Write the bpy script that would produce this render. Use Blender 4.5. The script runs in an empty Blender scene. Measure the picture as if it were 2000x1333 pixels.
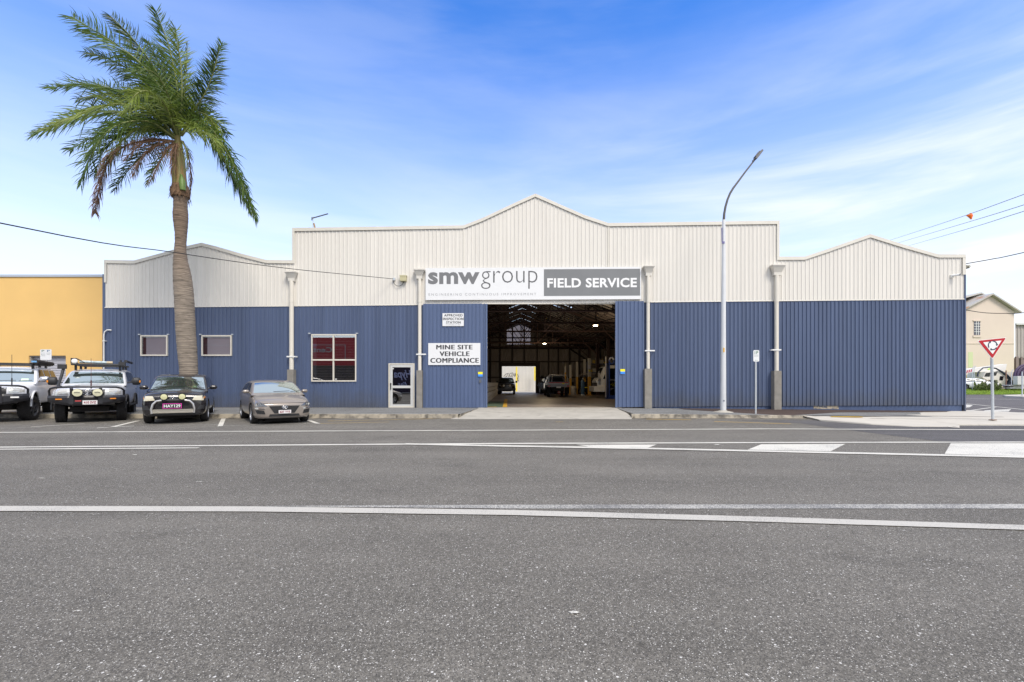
import bpy, bmesh, math, random
from math import radians, sin, cos, pi, sqrt, atan2
from mathutils import Vector, Matrix
from mathutils.bvhtree import BVHTree

# ---------------------------------------------------------------- camera, sky, sun, exposure
SC = bpy.context.scene
COL = SC.collection
F = 880.0; HY = 748.0; CH = 1.36          # focal length in px of the 2000 px photo, horizon row, eye height
cam_d = bpy.data.cameras.new('camera'); cam = bpy.data.objects.new('camera', cam_d); COL.objects.link(cam)
cam.location = (0, 0, CH); cam.rotation_euler = (pi/2, 0, 0)
cam_d.sensor_width = 36; cam_d.lens = 36*F/2000.0
cam_d.shift_y = (HY-666.5)/2000.0
cam_d.clip_end = 3000; cam_d.clip_start = 0.05
SC.camera = cam

SUN_EL, SUN_AZ = 50.0, 150.0               # azimuth clockwise from +Y: behind the camera, to the right
W = bpy.data.worlds.new('World'); SC.world = W; W.use_nodes = True
nt = W.node_tree; N = nt.nodes; Lk = nt.links
for n in list(N): N.remove(n)
def wn(t, **k):
    n = N.new(t)
    for a, b in k.items(): setattr(n, a, b)
    return n
out = wn('ShaderNodeOutputWorld'); bg = wn('ShaderNodeBackground'); bg.inputs[1].default_value = 0.15
sky = wn('ShaderNodeTexSky', sky_type='NISHITA'); sky.sun_disc = False
sky.sun_elevation = radians(SUN_EL); sky.sun_rotation = radians(SUN_AZ)
sky.air_density = 1.0; sky.dust_density = 0.3; sky.ozone_density = 2.0
hs = wn('ShaderNodeHueSaturation'); hs.inputs['Saturation'].default_value = 1.4; hs.inputs['Value'].default_value = 1.5; hs.inputs['Hue'].default_value = 0.513
Lk.new(sky.outputs[0], hs.inputs['Color'])
tc = wn('ShaderNodeTexCoord')
sep = wn('ShaderNodeSeparateXYZ'); Lk.new(tc.outputs['Generated'], sep.inputs[0])
def wmath(op, a, b=None, c=None, clamp=False):
    n = wn('ShaderNodeMath', operation=op); n.use_clamp = clamp
    for i, v in enumerate((a, b, c)):
        if v is None: continue
        if isinstance(v, (int, float)): n.inputs[i].default_value = v
        else: Lk.new(v, n.inputs[i])
    return n.outputs[0]
def wramp(v, a, b, lo=0.0, hi=1.0):
    n = wn('ShaderNodeMapRange'); n.interpolation_type = 'SMOOTHSTEP'
    Lk.new(v, n.inputs[0]); n.inputs[1].default_value = a; n.inputs[2].default_value = b
    n.inputs[3].default_value = lo; n.inputs[4].default_value = hi
    return n.outputs[0]
SK_R1 = 36
# cloud layer coordinates: direction projected on a high flat sheet
zz = wmath('ADD', sep.outputs['Z'], 0.16)
cx = wmath('DIVIDE', sep.outputs['X'], zz); cy = wmath('DIVIDE', sep.outputs['Y'], zz)
comb = wn('ShaderNodeCombineXYZ'); Lk.new(cx, comb.inputs[0]); Lk.new(cy, comb.inputs[1])
def cloud(rot, scl, scale, detail, dist, loc=(0, 0, 0)):
    m = wn('ShaderNodeMapping'); m.inputs['Rotation'].default_value = (0, radians(rot), 0); m.inputs['Scale'].default_value = scl
    m.inputs['Location'].default_value = loc
    Lk.new(tc.outputs['Generated'], m.inputs[0])
    n = wn('ShaderNodeTexNoise'); n.inputs['Scale'].default_value = scale; n.inputs['Detail'].default_value = detail
    n.inputs['Roughness'].default_value = 0.55; n.inputs['Distortion'].default_value = dist
    Lk.new(m.outputs[0], n.inputs[0]); return n.outputs[0]
c1 = wramp(cloud(SK_R1, (1.1, 1.1, 7.5), 1.0, 9, 0.35, (1.3, 0.2, 0.4)), 0.44, 0.70)      # long cirrus streaks
c2 = wramp(cloud(SK_R1*.6, (0.9, 0.9, 3.2), 1.0, 6, 0.5, (4.4, 2.0, 0)), 0.40, 0.68)         # soft veils
el = sep.outputs['Z']
side = wmath('MULTIPLY_ADD', sep.outputs['X'], 0.26, 0.0)
low = wramp(wmath('SUBTRACT', el, side), 0.52, 0.02)                                 # more veil low and to the right
veil = wmath('MULTIPLY', wmath('ADD', wmath('MULTIPLY', c1, 0.50), wmath('MULTIPLY', c2, 0.36)), wmath('ADD', wmath('MULTIPLY', low, 1.0), 0.22))
veil = wmath('ADD', veil, wmath('MULTIPLY', wramp(el, 0.66, 0.14), 0.60), clamp=True)
veil = wmath('MAXIMUM', veil, wmath('MULTIPLY', wramp(sep.outputs['Y'], 0.22, -0.30), 0.85))  # unseen white overcast behind the camera, added to neutralise the light
veil = wmath('MAXIMUM', veil, wramp(el, 0.66, 0.75, 0.0, 0.75))      # bright overcast overhead, above the frame, whitening the windscreen reflections
mix = wn('ShaderNodeMix', data_type='RGBA'); Lk.new(veil, mix.inputs[0])
Lk.new(hs.outputs[0], mix.inputs[6]); mix.inputs[7].default_value = (5.2, 5.35, 5.6, 1)
Lk.new(mix.outputs[2], bg.inputs[0]); Lk.new(bg.outputs[0], out.inputs[0])

sd = bpy.data.lights.new('sun', 'SUN'); sd.energy = 2.3; sd.angle = radians(20); sd.color = (1.0, 0.92, 0.81)
so = bpy.data.objects.new('sun', sd); COL.objects.link(so); so.location = (0, -20, 40)
a = radians(SUN_AZ); e = radians(SUN_EL)
to_sun = Vector((sin(a)*cos(e), cos(a)*cos(e), sin(e)))
so.rotation_euler = to_sun.to_track_quat('Z', 'Y').to_euler()
SC.view_settings.view_transform = 'Standard'; SC.view_settings.look = 'None'
SC.view_settings.exposure = 0.55; SC.view_settings.gamma = 1
SC.view_settings.use_curve_mapping = False
SC.cycles.max_bounces = 8; SC.cycles.diffuse_bounces = 4; SC.cycles.glossy_bounces = 4; SC.cycles.transmission_bounces = 6
SC.cycles.use_denoising = True

# ---------------------------------------------------------------- survey helpers
def wy(x): return 21.83 - 0.0227*x                       # plane of the warehouse front
def wpt(px, py, off=0.0):                                # a point of the front seen at photo pixel px, py
    t = (px-1000)/F; d = 21.83/(1+0.0227*t)
    return (t*d, wy(t*d)-off, CH-(py-HY)/F*d)
def wx(px): return wpt(px, 0)[0]
def wz(px, py): return wpt(px, py)[2]
def gpt(px, py, z=0.0):
    d = F*(CH-z)/(py-HY); return ((px-1000)/F*d, d)
def dpt(px, py, d): return Vector(((px-1000)/F*d, d, CH-(py-HY)/F*d))
def interp(pts, x):
    if x <= pts[0][0]: return pts[0][1]
    for (a0, b0), (a1, b1) in zip(pts, pts[1:]):
        if x <= a1: return b0+(b1-b0)*(x-a0)/(a1-a0) if a1 > a0 else b1
    return pts[-1][1]

# ---------------------------------------------------------------- materials
MATS = {}
def mat(name, col, rough=0.6, metal=0.0, var=0.0, vscale=3.0, bump=0.0, bscale=40.0, spec=0.5, coat=0.0, vstretch=(1, 1, 1), dark=None, dscale=1.0, dthr=(0.5, 0.75), trans=0.0, emis=0.0):
    if name in MATS: return MATS[name]
    m = bpy.data.materials.new(name); m.use_nodes = True; t = m.node_tree; b = t.nodes['Principled BSDF']
    b.inputs['Base Color'].default_value = (*col, 1); b.inputs['Roughness'].default_value = rough
    b.inputs['Metallic'].default_value = metal; b.inputs['Specular IOR Level'].default_value = spec
    b.inputs['Coat Weight'].default_value = coat; b.inputs['Coat Roughness'].default_value = 0.04
    L = t.links.new; n = t.nodes.new
    cur = None
    if var > 0 or dark or bump:
        co = n('ShaderNodeTexCoord'); mp = n('ShaderNodeMapping'); L(co.outputs['Object'], mp.inputs[0]); mp.inputs['Scale'].default_value = vstretch
    if var > 0:
        no = n('ShaderNodeTexNoise'); no.inputs['Scale'].default_value = vscale; no.inputs['Detail'].default_value = 6; L(mp.outputs[0], no.inputs[0])
        r = n('ShaderNodeMapRange'); r.inputs[1].default_value = 0.25; r.inputs[2].default_value = 0.75
        r.inputs[3].default_value = 1-var; r.inputs[4].default_value = 1+var; L(no.outputs[0], r.inputs[0])
        mx = n('ShaderNodeMix'); mx.data_type = 'RGBA'; mx.blend_type = 'MULTIPLY'; mx.inputs[0].default_value = 1
        mx.inputs[6].default_value = (*col, 1); L(r.outputs[0], mx.inputs[7]); cur = mx.outputs[2]
    if dark:
        no = n('ShaderNodeTexNoise'); no.inputs['Scale'].default_value = dscale; no.inputs['Detail'].default_value = 8; no.inputs['Roughness'].default_value = 0.65; L(mp.outputs[0], no.inputs[0])
        r = n('ShaderNodeMapRange'); r.inputs[1].default_value = dthr[0]; r.inputs[2].default_value = dthr[1]; L(no.outputs[0], r.inputs[0])
        mx = n('ShaderNodeMix'); mx.data_type = 'RGBA'
        if cur: L(cur, mx.inputs[6])
        else: mx.inputs[6].default_value = (*col, 1)
        mx.inputs[7].default_value = (*dark, 1); L(r.outputs[0], mx.inputs[0]); cur = mx.outputs[2]
    if cur: L(cur, b.inputs['Base Color'])
    if bump:
        no = n('ShaderNodeTexNoise'); no.inputs['Scale'].default_value = bscale; no.inputs['Detail'].default_value = 4; L(mp.outputs[0], no.inputs[0])
        bp = n('ShaderNodeBump'); bp.inputs['Strength'].default_value = bump; bp.inputs['Distance'].default_value = 0.02
        L(no.outputs[0], bp.inputs['Height']); L(bp.outputs[0], b.inputs['Normal'])
    if trans:
        tr = n('ShaderNodeBsdfTranslucent'); tr.inputs[0].default_value = (*[min(1, c*1.6) for c in col], 1)
        ms = n('ShaderNodeMixShader'); ms.inputs[0].default_value = trans
        L(b.outputs[0], ms.inputs[1]); L(tr.outputs[0], ms.inputs[2]); L(ms.outputs[0], t.nodes['Material Output'].inputs[0])
    if emis:
        b.inputs['Emission Color'].default_value = (*col, 1); b.inputs['Emission Strength'].default_value = emis
    MATS[name] = m; return m

def glass_mat(name, tint=(0.02, 0.024, 0.028), refl=0.4, rough=0.02, gcol=(0.9, 0.95, 0.95), spec=0.5):
    if name in MATS: return MATS[name]
    m = bpy.data.materials.new(name); m.use_nodes = True; t = m.node_tree; b = t.nodes['Principled BSDF']
    b.inputs['Base Color'].default_value = (*tint, 1); b.inputs['Roughness'].default_value = 0.08; b.inputs['Specular IOR Level'].default_value = spec
    g = t.nodes.new('ShaderNodeBsdfGlossy'); g.inputs['Roughness'].default_value = rough; g.inputs[0].default_value = (*gcol, 1)
    ms = t.nodes.new('ShaderNodeMixShader'); ms.inputs[0].default_value = refl
    t.links.new(b.outputs[0], ms.inputs[1]); t.links.new(g.outputs[0], ms.inputs[2]); t.links.new(ms.outputs[0], t.nodes['Material Output'].inputs[0])
    MATS[name] = m; return m
def pane_mat(name, refl=0.35, tint=(0.55, 0.55, 0.57)):     # window glass one can see through, tinted, with a mirror coat
    if name in MATS: return MATS[name]
    m = bpy.data.materials.new(name); m.use_nodes = True; t = m.node_tree
    tr = t.nodes.new('ShaderNodeBsdfTransparent'); tr.inputs[0].default_value = (*tint, 1)
    g = t.nodes.new('ShaderNodeBsdfGlossy'); g.inputs['Roughness'].default_value = 0.0
    ms = t.nodes.new('ShaderNodeMixShader'); ms.inputs[0].default_value = refl
    t.links.new(tr.outputs[0], ms.inputs[1]); t.links.new(g.outputs[0], ms.inputs[2]); t.links.new(ms.outputs[0], t.nodes['Material Output'].inputs[0])
    MATS[name] = m; return m

def asphalt_mat(name, base, chips=True, dark=0.75):
    m = bpy.data.materials.new(name); m.use_nodes = True; t = m.node_tree; b = t.nodes['Principled BSDF']; L = t.links.new
    def n(ty, **k):
        x = t.nodes.new(ty)
        for a, c in k.items(): setattr(x, a, c)
        return x
    co = n('ShaderNodeTexCoord')
    def noise(scale, detail, stretch=(1, 1, 1), rough=0.6):
        mp = n('ShaderNodeMapping'); mp.inputs['Scale'].default_value = stretch; L(co.outputs['Object'], mp.inputs[0])
        x = n('ShaderNodeTexNoise'); x.inputs['Scale'].default_value = scale; x.inputs['Detail'].default_value = detail; x.inputs['Roughness'].default_value = rough
        L(mp.outputs[0], x.inputs[0]); return x.outputs[0]
    def rng(v, a, c, lo, hi):
        x = n('ShaderNodeMapRange'); L(v, x.inputs[0]); x.inputs[1].default_value = a; x.inputs[2].default_value = c; x.inputs[3].default_value = lo; x.inputs[4].default_value = hi; return x.outputs[0]
    def mul(a, c):
        x = n('ShaderNodeMath', operation='MULTIPLY'); L(a, x.inputs[0])
        if isinstance(c, float): x.inputs[1].default_value = c
        else: L(c, x.inputs[1])
        return x.outputs[0]
    v = mul(rng(noise(0.5, 6, (1, 1.6, 1)), 0.3, 0.7, 0.84, 1.12), rng(noise(0.6, 4, (0.05, 1.5, 1)), 0.3, 0.7, 0.83, 1.14))   # patches and long wheel tracks
    v = mul(v, rng(noise(170, 3, rough=0.75), 0.30, 0.70, 0.45, 1.5))
    v = mul(v, rng(noise(28, 3), 0.3, 0.7, 0.84, 1.14))
    v = mul(v, rng(noise(0.9, 8, (.55, 1, 1), .7), 0.56, 0.66, 1.03, 0.84))                                  # oil and tyre stains
    for vs_, lo_, hi_ in ((95, .72, 1.28), (150, .74, 1.26)):                                            # stone mosaic
        vq = n('ShaderNodeTexVoronoi'); vq.inputs['Scale'].default_value = vs_; L(co.outputs['Object'], vq.inputs[0])
        sq = n('ShaderNodeSeparateColor'); L(vq.outputs['Color'], sq.inputs[0]); v = mul(v, rng(sq.outputs[1], 0, 1, lo_, hi_))
    col = n('ShaderNodeMix', data_type='RGBA', blend_type='MULTIPLY'); col.inputs[0].default_value = 1; col.inputs[6].default_value = (*base, 1); L(v, col.inputs[7])
    cur = col.outputs[2]
    if chips:
        for sc_, thr, cc in ((125, 0.94, (0.60, 0.58, 0.53)), (170, 0.90, (0.40, 0.38, 0.35)), (120, 0.90, (0.055, 0.052, 0.05)), (66, 0.99, (0.60, 0.58, 0.54))):
            mp = n('ShaderNodeMapping'); mp.inputs['Location'].default_value = (sc_*0.137, sc_*0.071, 0); L(co.outputs['Object'], mp.inputs[0])
            vo = n('ShaderNodeTexVoronoi'); vo.inputs['Scale'].default_value = sc_; vo.inputs['Randomness'].default_value = 1; L(mp.outputs[0], vo.inputs[0])
            sp = n('ShaderNodeSeparateColor'); L(vo.outputs['Color'], sp.inputs[0])
            g = n('ShaderNodeMath', operation='GREATER_THAN'); L(sp.outputs[0], g.inputs[0]); g.inputs[1].default_value = thr
            d = n('ShaderNodeMath', operation='LESS_THAN'); L(vo.outputs['Distance'], d.inputs[0]); d.inputs[1].default_value = 0.42
            mx = n('ShaderNodeMix', data_type='RGBA'); L(mul(g.outputs[0], d.outputs[0]), mx.inputs[0]); L(cur, mx.inputs[6]); mx.inputs[7].default_value = (*cc, 1); cur = mx.outputs[2]
    L(cur, b.inputs['Base Color']); b.inputs['Roughness'].default_value = 0.85; b.inputs['Specular IOR Level'].default_value = 0.3
    bp = n('ShaderNodeBump'); bp.inputs['Strength'].default_value = 0.6; bp.inputs['Distance'].default_value = 0.006
    L(noise(130, 4), bp.inputs['Height']); L(bp.outputs[0], b.inputs['Normal'])
    MATS[name] = m; return m

def paint_mark_mat(name, col, wear=0.42):
    m = bpy.data.materials.new(name); m.use_nodes = True; t = m.node_tree; b = t.nodes['Principled BSDF']; L = t.links.new
    co = t.nodes.new('ShaderNodeTexCoord')
    no = t.nodes.new('ShaderNodeTexNoise'); no.inputs['Scale'].default_value = 90; no.inputs['Detail'].default_value = 5; L(co.outputs['Object'], no.inputs[0])
    n2 = t.nodes.new('ShaderNodeTexNoise'); n2.inputs['Scale'].default_value = 1.3; n2.inputs['Detail'].default_value = 4; L(co.outputs['Object'], n2.inputs[0])
    ad = t.nodes.new('ShaderNodeMath'); ad.operation = 'MULTIPLY_ADD'; L(n2.outputs[0], ad.inputs[0]); ad.inputs[1].default_value = 0.35; L(no.outputs[0], ad.inputs[2])
    r = t.nodes.new('ShaderNodeMapRange'); L(ad.outputs[0], r.inputs[0]); r.inputs[1].default_value = wear+0.14; r.inputs[2].default_value = wear+0.26
    mx = t.nodes.new('ShaderNodeMix'); mx.data_type = 'RGBA'; L(r.outputs[0], mx.inputs[0]); mx.inputs[6].default_value = (0.16, 0.157, 0.15, 1); mx.inputs[7].default_value = (*col, 1)
    L(mx.outputs[2], b.inputs['Base Color']); b.inputs['Roughness'].default_value = 0.7
    MATS[name] = m; return m

# ---------------------------------------------------------------- mesh builder
class MB:
    def __init__(s): s.v = []; s.f = []; s.m = []; s.sm = []; s.mi = 0; s.smooth = False
    def add(s, vs, fs, smooth=None):
        o = len(s.v); s.v.extend([tuple(p) for p in vs])
        for f in fs: s.f.append(tuple(i+o for i in f)); s.m.append(s.mi); s.sm.append(s.smooth if smooth is None else smooth)
        return s
    def quad(s, a, b, c, d): return s.add([a, b, c, d], [(0, 1, 2, 3)])
    def box(s, x0, y0, z0, x1, y1, z1, M=None):
        vs = [Vector((x, y, z)) for z in (z0, z1) for y in (y0, y1) for x in (x0, x1)]
        if M is not None: vs = [M @ v for v in vs]
        return s.add(vs, [(0, 2, 3, 1), (4, 5, 7, 6), (0, 1, 5, 4), (2, 6, 7, 3), (0, 4, 6, 2), (1, 3, 7, 5)])
    def prism(s, poly, ax0, ax1, fn):                       # poly 2D list, extruded between ax0 and ax1; fn(u, v, w) -> point
        n = len(poly); vs = [fn(u, v, ax0) for u, v in poly]+[fn(u, v, ax1) for u, v in poly]
        fs = [tuple(range(n))[::-1], tuple(range(n, 2*n))]+[(i, (i+1) % n, n+(i+1) % n, n+i) for i in range(n)]
        return s.add(vs, fs)
    def tube(s, pts, r, seg=8, cap=True, smooth=True):
        pts = [Vector(p) for p in pts]; n = len(pts)
        rs = r if isinstance(r, (list, tuple)) else [r]*n
        rings = []; up = None
        for i, p in enumerate(pts):
            t = (pts[min(i+1, n-1)]-pts[max(i-1, 0)])
            if t.length < 1e-9: t = Vector((0, 0, 1))
            t.normalize()
            if up is None:
                up = Vector((0, 0, 1)) if abs(t.z) < 0.9 else Vector((0, 1, 0))
            a = t.cross(up).normalized(); b = a.cross(t).normalized(); up = b
            rings.append([p+(a*cos(2*pi*k/seg)+b*sin(2*pi*k/seg))*rs[i] for k in range(seg)])
        vs = [v for rg in rings for v in rg]; fs = []
        for i in range(n-1):
            for k in range(seg):
                k2 = (k+1) % seg; fs.append((i*seg+k, i*seg+k2, (i+1)*seg+k2, (i+1)*seg+k))
        s.add(vs, fs, smooth)
        if cap: s.add(rings[0], [tuple(range(seg))[::-1]], False); s.add(rings[-1], [tuple(range(seg))], False)
        return s
    def lathe(s, prof, M=None, seg=24, smooth=True):        # prof: (r, h) about local z
        vs = []; M = M or Matrix()
        for r, h in prof:
            for k in range(seg): vs.append(M @ Vector((r*cos(2*pi*k/seg), r*sin(2*pi*k/seg), h)))
        fs = []
        for i in range(len(prof)-1):
            for k in range(seg):
                k2 = (k+1) % seg; fs.append((i*seg+k, i*seg+k2, (i+1)*seg+k2, (i+1)*seg+k))
        return s.add(vs, fs, smooth)
    def grid(s, rows, smooth=True, close=False):
        n = len(rows[0]); vs = [p for r in rows for p in r]; fs = []
        for i in range(len(rows)-1):
            for k in range(n if close else n-1):
                k2 = (k+1) % n; fs.append((i*n+k, i*n+k2, (i+1)*n+k2, (i+1)*n+k))
        return s.add(vs, fs, smooth)

def split_islands(names):
    """separate meshes holding several loose pieces into one object per piece"""
    for o in list(COL.objects):
        if o.type != 'MESH' or o.children or o.name.split('.')[0] not in names: continue
        me = o.data; par = list(range(len(me.vertices)))
        def find(i):
            while par[i] != i: par[i] = par[par[i]]; i = par[i]
            return i
        for p in me.polygons:
            r0 = find(p.vertices[0])
            for v in p.vertices[1:]: par[find(v)] = r0
        # join pieces that touch (same position)
        pos = {}
        for v in me.vertices:
            k = (round(v.co.x, 3), round(v.co.y, 3), round(v.co.z, 3))
            if k in pos: par[find(v.index)] = find(pos[k])
            else: pos[k] = v.index
        groups = {}
        for p in me.polygons: groups.setdefault(find(p.vertices[0]), []).append(p)
        if len(groups) < 2: continue
        base = o.name.split('.')[0]
        for g in groups.values():
            idx = {}; vs = []; fs = []
            for p in g:
                f = []
                for v in p.vertices:
                    if v not in idx: idx[v] = len(vs); vs.append(tuple(me.vertices[v].co))
                    f.append(idx[v])
                fs.append(f)
            nm = bpy.data.meshes.new(base); nm.from_pydata(vs, [], fs)
            for m in me.materials: nm.materials.append(m)
            nm.polygons.foreach_set('use_smooth', [p.use_smooth for p in g]); nm.update()
            c = o.copy(); c.data = nm; COL.objects.link(c)
        bpy.data.objects.remove(o)
def tag(o, label=None, cat=None, group=None, kind=None):
    if label: o['label'] = label
    if cat: o['category'] = cat
    if group: o['group'] = group
    if kind: o['kind'] = kind
    return o
def world_loc(o):
    v = Vector((0, 0, 0))
    while o: v += o.location; o = o.parent
    return v
def mesh_from(name, mb, mats):
    me = bpy.data.meshes.new(name); me.from_pydata([tuple(v) for v in mb.v], [], mb.f)
    if not isinstance(mats, (list, tuple)): mats = [mats]
    for m in mats: me.materials.append(m)
    me.polygons.foreach_set('material_index', mb.m); me.polygons.foreach_set('use_smooth', mb.sm)
    me.update(); return me
def obj(name, mb, mats, parent=None, label=None, cat=None, group=None, kind=None, local=False, bevel=0.0, at=None, fixn=False):
    """links mb as ONE object. Vertices are given in world space and re-based to the parent (or to `at`), unless local."""
    off = Vector((0, 0, 0))
    if parent is not None and not local: off = world_loc(parent)
    elif at is not None: off = Vector(at)
    if off.length > 0: mb.v = [(p[0]-off.x, p[1]-off.y, p[2]-off.z) for p in mb.v]
    me = mesh_from(name, mb, mats)
    if fixn:
        bm = bmesh.new(); bm.from_mesh(me); bmesh.ops.recalc_face_normals(bm, faces=bm.faces); bm.to_mesh(me); bm.free()
    o = bpy.data.objects.new(name, me); COL.objects.link(o)
    if parent is not None: o.parent = parent
    elif at is not None: o.location = at
    if bevel:
        b = o.modifiers.new('bevel', 'BEVEL'); b.width = bevel; b.segments = 2; b.limit_method = 'ANGLE'; b.angle_limit = radians(40)
    return tag(o, label, cat, group, kind)
def empty(name, loc, label=None, cat=None, group=None, rz=0.0, parent=None):
    o = bpy.data.objects.new(name, None); COL.objects.link(o); o.location = loc; o.rotation_euler = (0, 0, rz); o.empty_display_size = 0.2
    if parent: o.parent = parent
    return tag(o, label, cat, group)
def copy_tree(o, parent=None):
    c = o.copy(); COL.objects.link(c)
    if parent is not None: c.parent = parent
    for ch in list(o.children): copy_tree(ch, c)
    return c

def text_mb(s, box, fn, offset=0.0, mb=None, depth=0.0, space=1.0, shear=0.0, align='CENTER', lines=1.0, bold=0.0):
    """lettering fitted into box (u0, v0, u1, v1); fn(u, v) -> world point"""
    cu = bpy.data.curves.new('t', 'FONT'); cu.body = s; cu.size = 1; cu.offset = offset; cu.align_x = align; cu.space_character = space; cu.shear = shear; cu.space_line = lines
    cu.resolution_u = 3
    o = bpy.data.objects.new('t', cu); COL.objects.link(o)
    dg = bpy.context.evaluated_depsgraph_get(); dg.update(); me = bpy.data.meshes.new_from_object(o.evaluated_get(dg))
    xs = [v.co.x for v in me.vertices]; ys = [v.co.y for v in me.vertices]
    x0, x1, y0, y1 = min(xs), max(xs), min(ys), max(ys)
    u0, v0, u1, v1 = box
    mb = mb or MB()
    mb.add([fn(u0+(v.co.x-x0)/(x1-x0)*(u1-u0), v0+(v.co.y-y0)/(y1-y0)*(v1-v0)) for v in me.vertices], [tuple(p.vertices) for p in me.polygons], False)
    if bold:
        for k, du in enumerate((-bold, bold)):
            q = [fn(u0+(v.co.x-x0)/(x1-x0)*(u1-u0)+du, v0+(v.co.y-y0)/(y1-y0)*(v1-v0)) for v in me.vertices]
            mb.add([(p[0], p[1]-.0015*(k+1), p[2]) for p in q], [tuple(p.vertices) for p in me.polygons], False)
    bpy.data.objects.remove(o); bpy.data.meshes.remove(me); bpy.data.curves.remove(cu)
    return mb

# ---------------------------------------------------------------- palette
cream = mat('cream_sheet', (0.69, 0.66, 0.605), 0.42, var=0.06, vscale=0.9, vstretch=(5, 1, .18))
cream_trim = mat('cream_trim', (0.66, 0.63, 0.56), 0.45, var=0.05, vscale=2)
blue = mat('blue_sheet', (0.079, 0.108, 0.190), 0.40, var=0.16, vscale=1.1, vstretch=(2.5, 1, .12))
blue_door = mat('blue_sliding_sheet', (0.095, 0.132, 0.235), 0.36, var=0.08, vscale=1.1, vstretch=(2.5, 1, .2))
def foot_shade(m, z0, z1, col, amt):            # foot of the sheeting darkened: shade painted into the colour, with dirt noise
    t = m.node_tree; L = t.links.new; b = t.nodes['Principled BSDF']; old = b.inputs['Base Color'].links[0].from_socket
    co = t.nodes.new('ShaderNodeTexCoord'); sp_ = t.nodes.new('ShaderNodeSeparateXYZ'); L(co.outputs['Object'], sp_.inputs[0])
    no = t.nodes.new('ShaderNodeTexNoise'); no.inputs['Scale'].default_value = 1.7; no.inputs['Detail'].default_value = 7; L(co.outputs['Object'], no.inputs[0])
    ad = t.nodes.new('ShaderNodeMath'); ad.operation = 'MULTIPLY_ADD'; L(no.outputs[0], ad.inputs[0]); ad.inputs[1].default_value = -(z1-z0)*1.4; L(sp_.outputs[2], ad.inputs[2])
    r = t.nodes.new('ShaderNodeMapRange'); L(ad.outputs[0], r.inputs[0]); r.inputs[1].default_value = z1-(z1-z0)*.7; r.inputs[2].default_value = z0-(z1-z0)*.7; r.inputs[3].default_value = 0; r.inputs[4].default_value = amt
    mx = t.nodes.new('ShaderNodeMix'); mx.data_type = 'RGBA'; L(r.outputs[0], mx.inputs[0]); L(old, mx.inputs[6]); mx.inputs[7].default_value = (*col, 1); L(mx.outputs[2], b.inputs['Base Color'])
foot_shade(blue, 0.0, .9, (.085, .085, .085), .55)
blue_flat = mat('blue_plinth', (0.055, 0.085, 0.17), 0.6, var=0.15, vscale=3)
concrete = mat('concrete', (0.40, 0.375, 0.325), 0.85, var=0.13, vscale=1.6, dark=(0.25, 0.23, 0.195), dscale=2.4, dthr=(0.56, 0.72), bump=0.2)
concrete_new = mat('pale_concrete', (0.53, 0.495, 0.43), 0.85, var=0.10, vscale=1.2, dark=(0.45, 0.42, 0.36), dscale=1.3, dthr=(0.58, 0.75), bump=0.2)
kerb_m = mat('kerb_concrete', (0.31, 0.275, 0.215), 0.85, var=0.2, vscale=2.5, dark=(0.10, 0.09, 0.075), dscale=2.2, dthr=(0.45, 0.60))
asphalt = asphalt_mat('asphalt', (0.145, 0.134, 0.115))
asphalt_dark = asphalt_mat('new_asphalt', (0.105, 0.10, 0.10), chips=False)
asphalt_side = asphalt_mat('side_street_asphalt', (0.13, 0.12, 0.118), chips=False)
asphalt_brown = asphalt_mat('brown_asphalt', (0.075, 0.052, 0.043), chips=False)
foot_grey = asphalt_mat('footpath_asphalt', (0.20, 0.20, 0.195), chips=False)
mark_w = paint_mark_mat('white_marking', (0.64, 0.615, 0.545), 0.37)
mark_worn = paint_mark_mat('worn_marking', (0.50, 0.48, 0.43), 0.50)
mark_near = paint_mark_mat('aged_marking', (0.50, 0.475, 0.42), 0.36)
mark_y = paint_mark_mat('yellow_marking', (0.72, 0.46, 0.07), 0.40)
white_paint = mat('white_paint', (0.78, 0.78, 0.76), 0.4)
sign_white = mat('sign_white', (0.74, 0.745, 0.75), 0.45, var=0.02, vscale=2)
sign_grey = mat('sign_grey', (0.19, 0.195, 0.20), 0.45, var=0.06, vscale=1.2)
letter_grey = mat('letter_grey', (0.17, 0.172, 0.178), 0.5)
letter_dark = mat('letter_dark', (0.055, 0.055, 0.06), 0.5)
letter_thin = mat('letter_thin_grey', (0.10, 0.10, 0.105), 0.5)
galv = mat('galvanised_steel', (0.55, 0.58, 0.60), 0.42, metal=0.4, var=0.08, vscale=6)
guard_m = mat('weathered_guard_steel', (0.23, 0.215, 0.19), 0.7, var=0.18, vscale=4, dark=(0.2, 0.13, 0.08), dscale=3, dthr=(.6, .75))
black_pl = mat('black_plastic', (0.022, 0.022, 0.024), 0.5)
rubber = mat('tyre_rubber', (0.022, 0.020, 0.020), 0.85, var=0.2, vscale=9)
cable_m = mat('cable_black', (0.015, 0.015, 0.016), 0.6)
dark_steel = mat('dark_interior_steel', (0.045, 0.03, 0.026), 0.7, var=0.25, vscale=2)
red_oxide = mat('red_oxide_steel', (0.075, 0.042, 0.036), 0.7, var=0.25, vscale=2)
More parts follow.
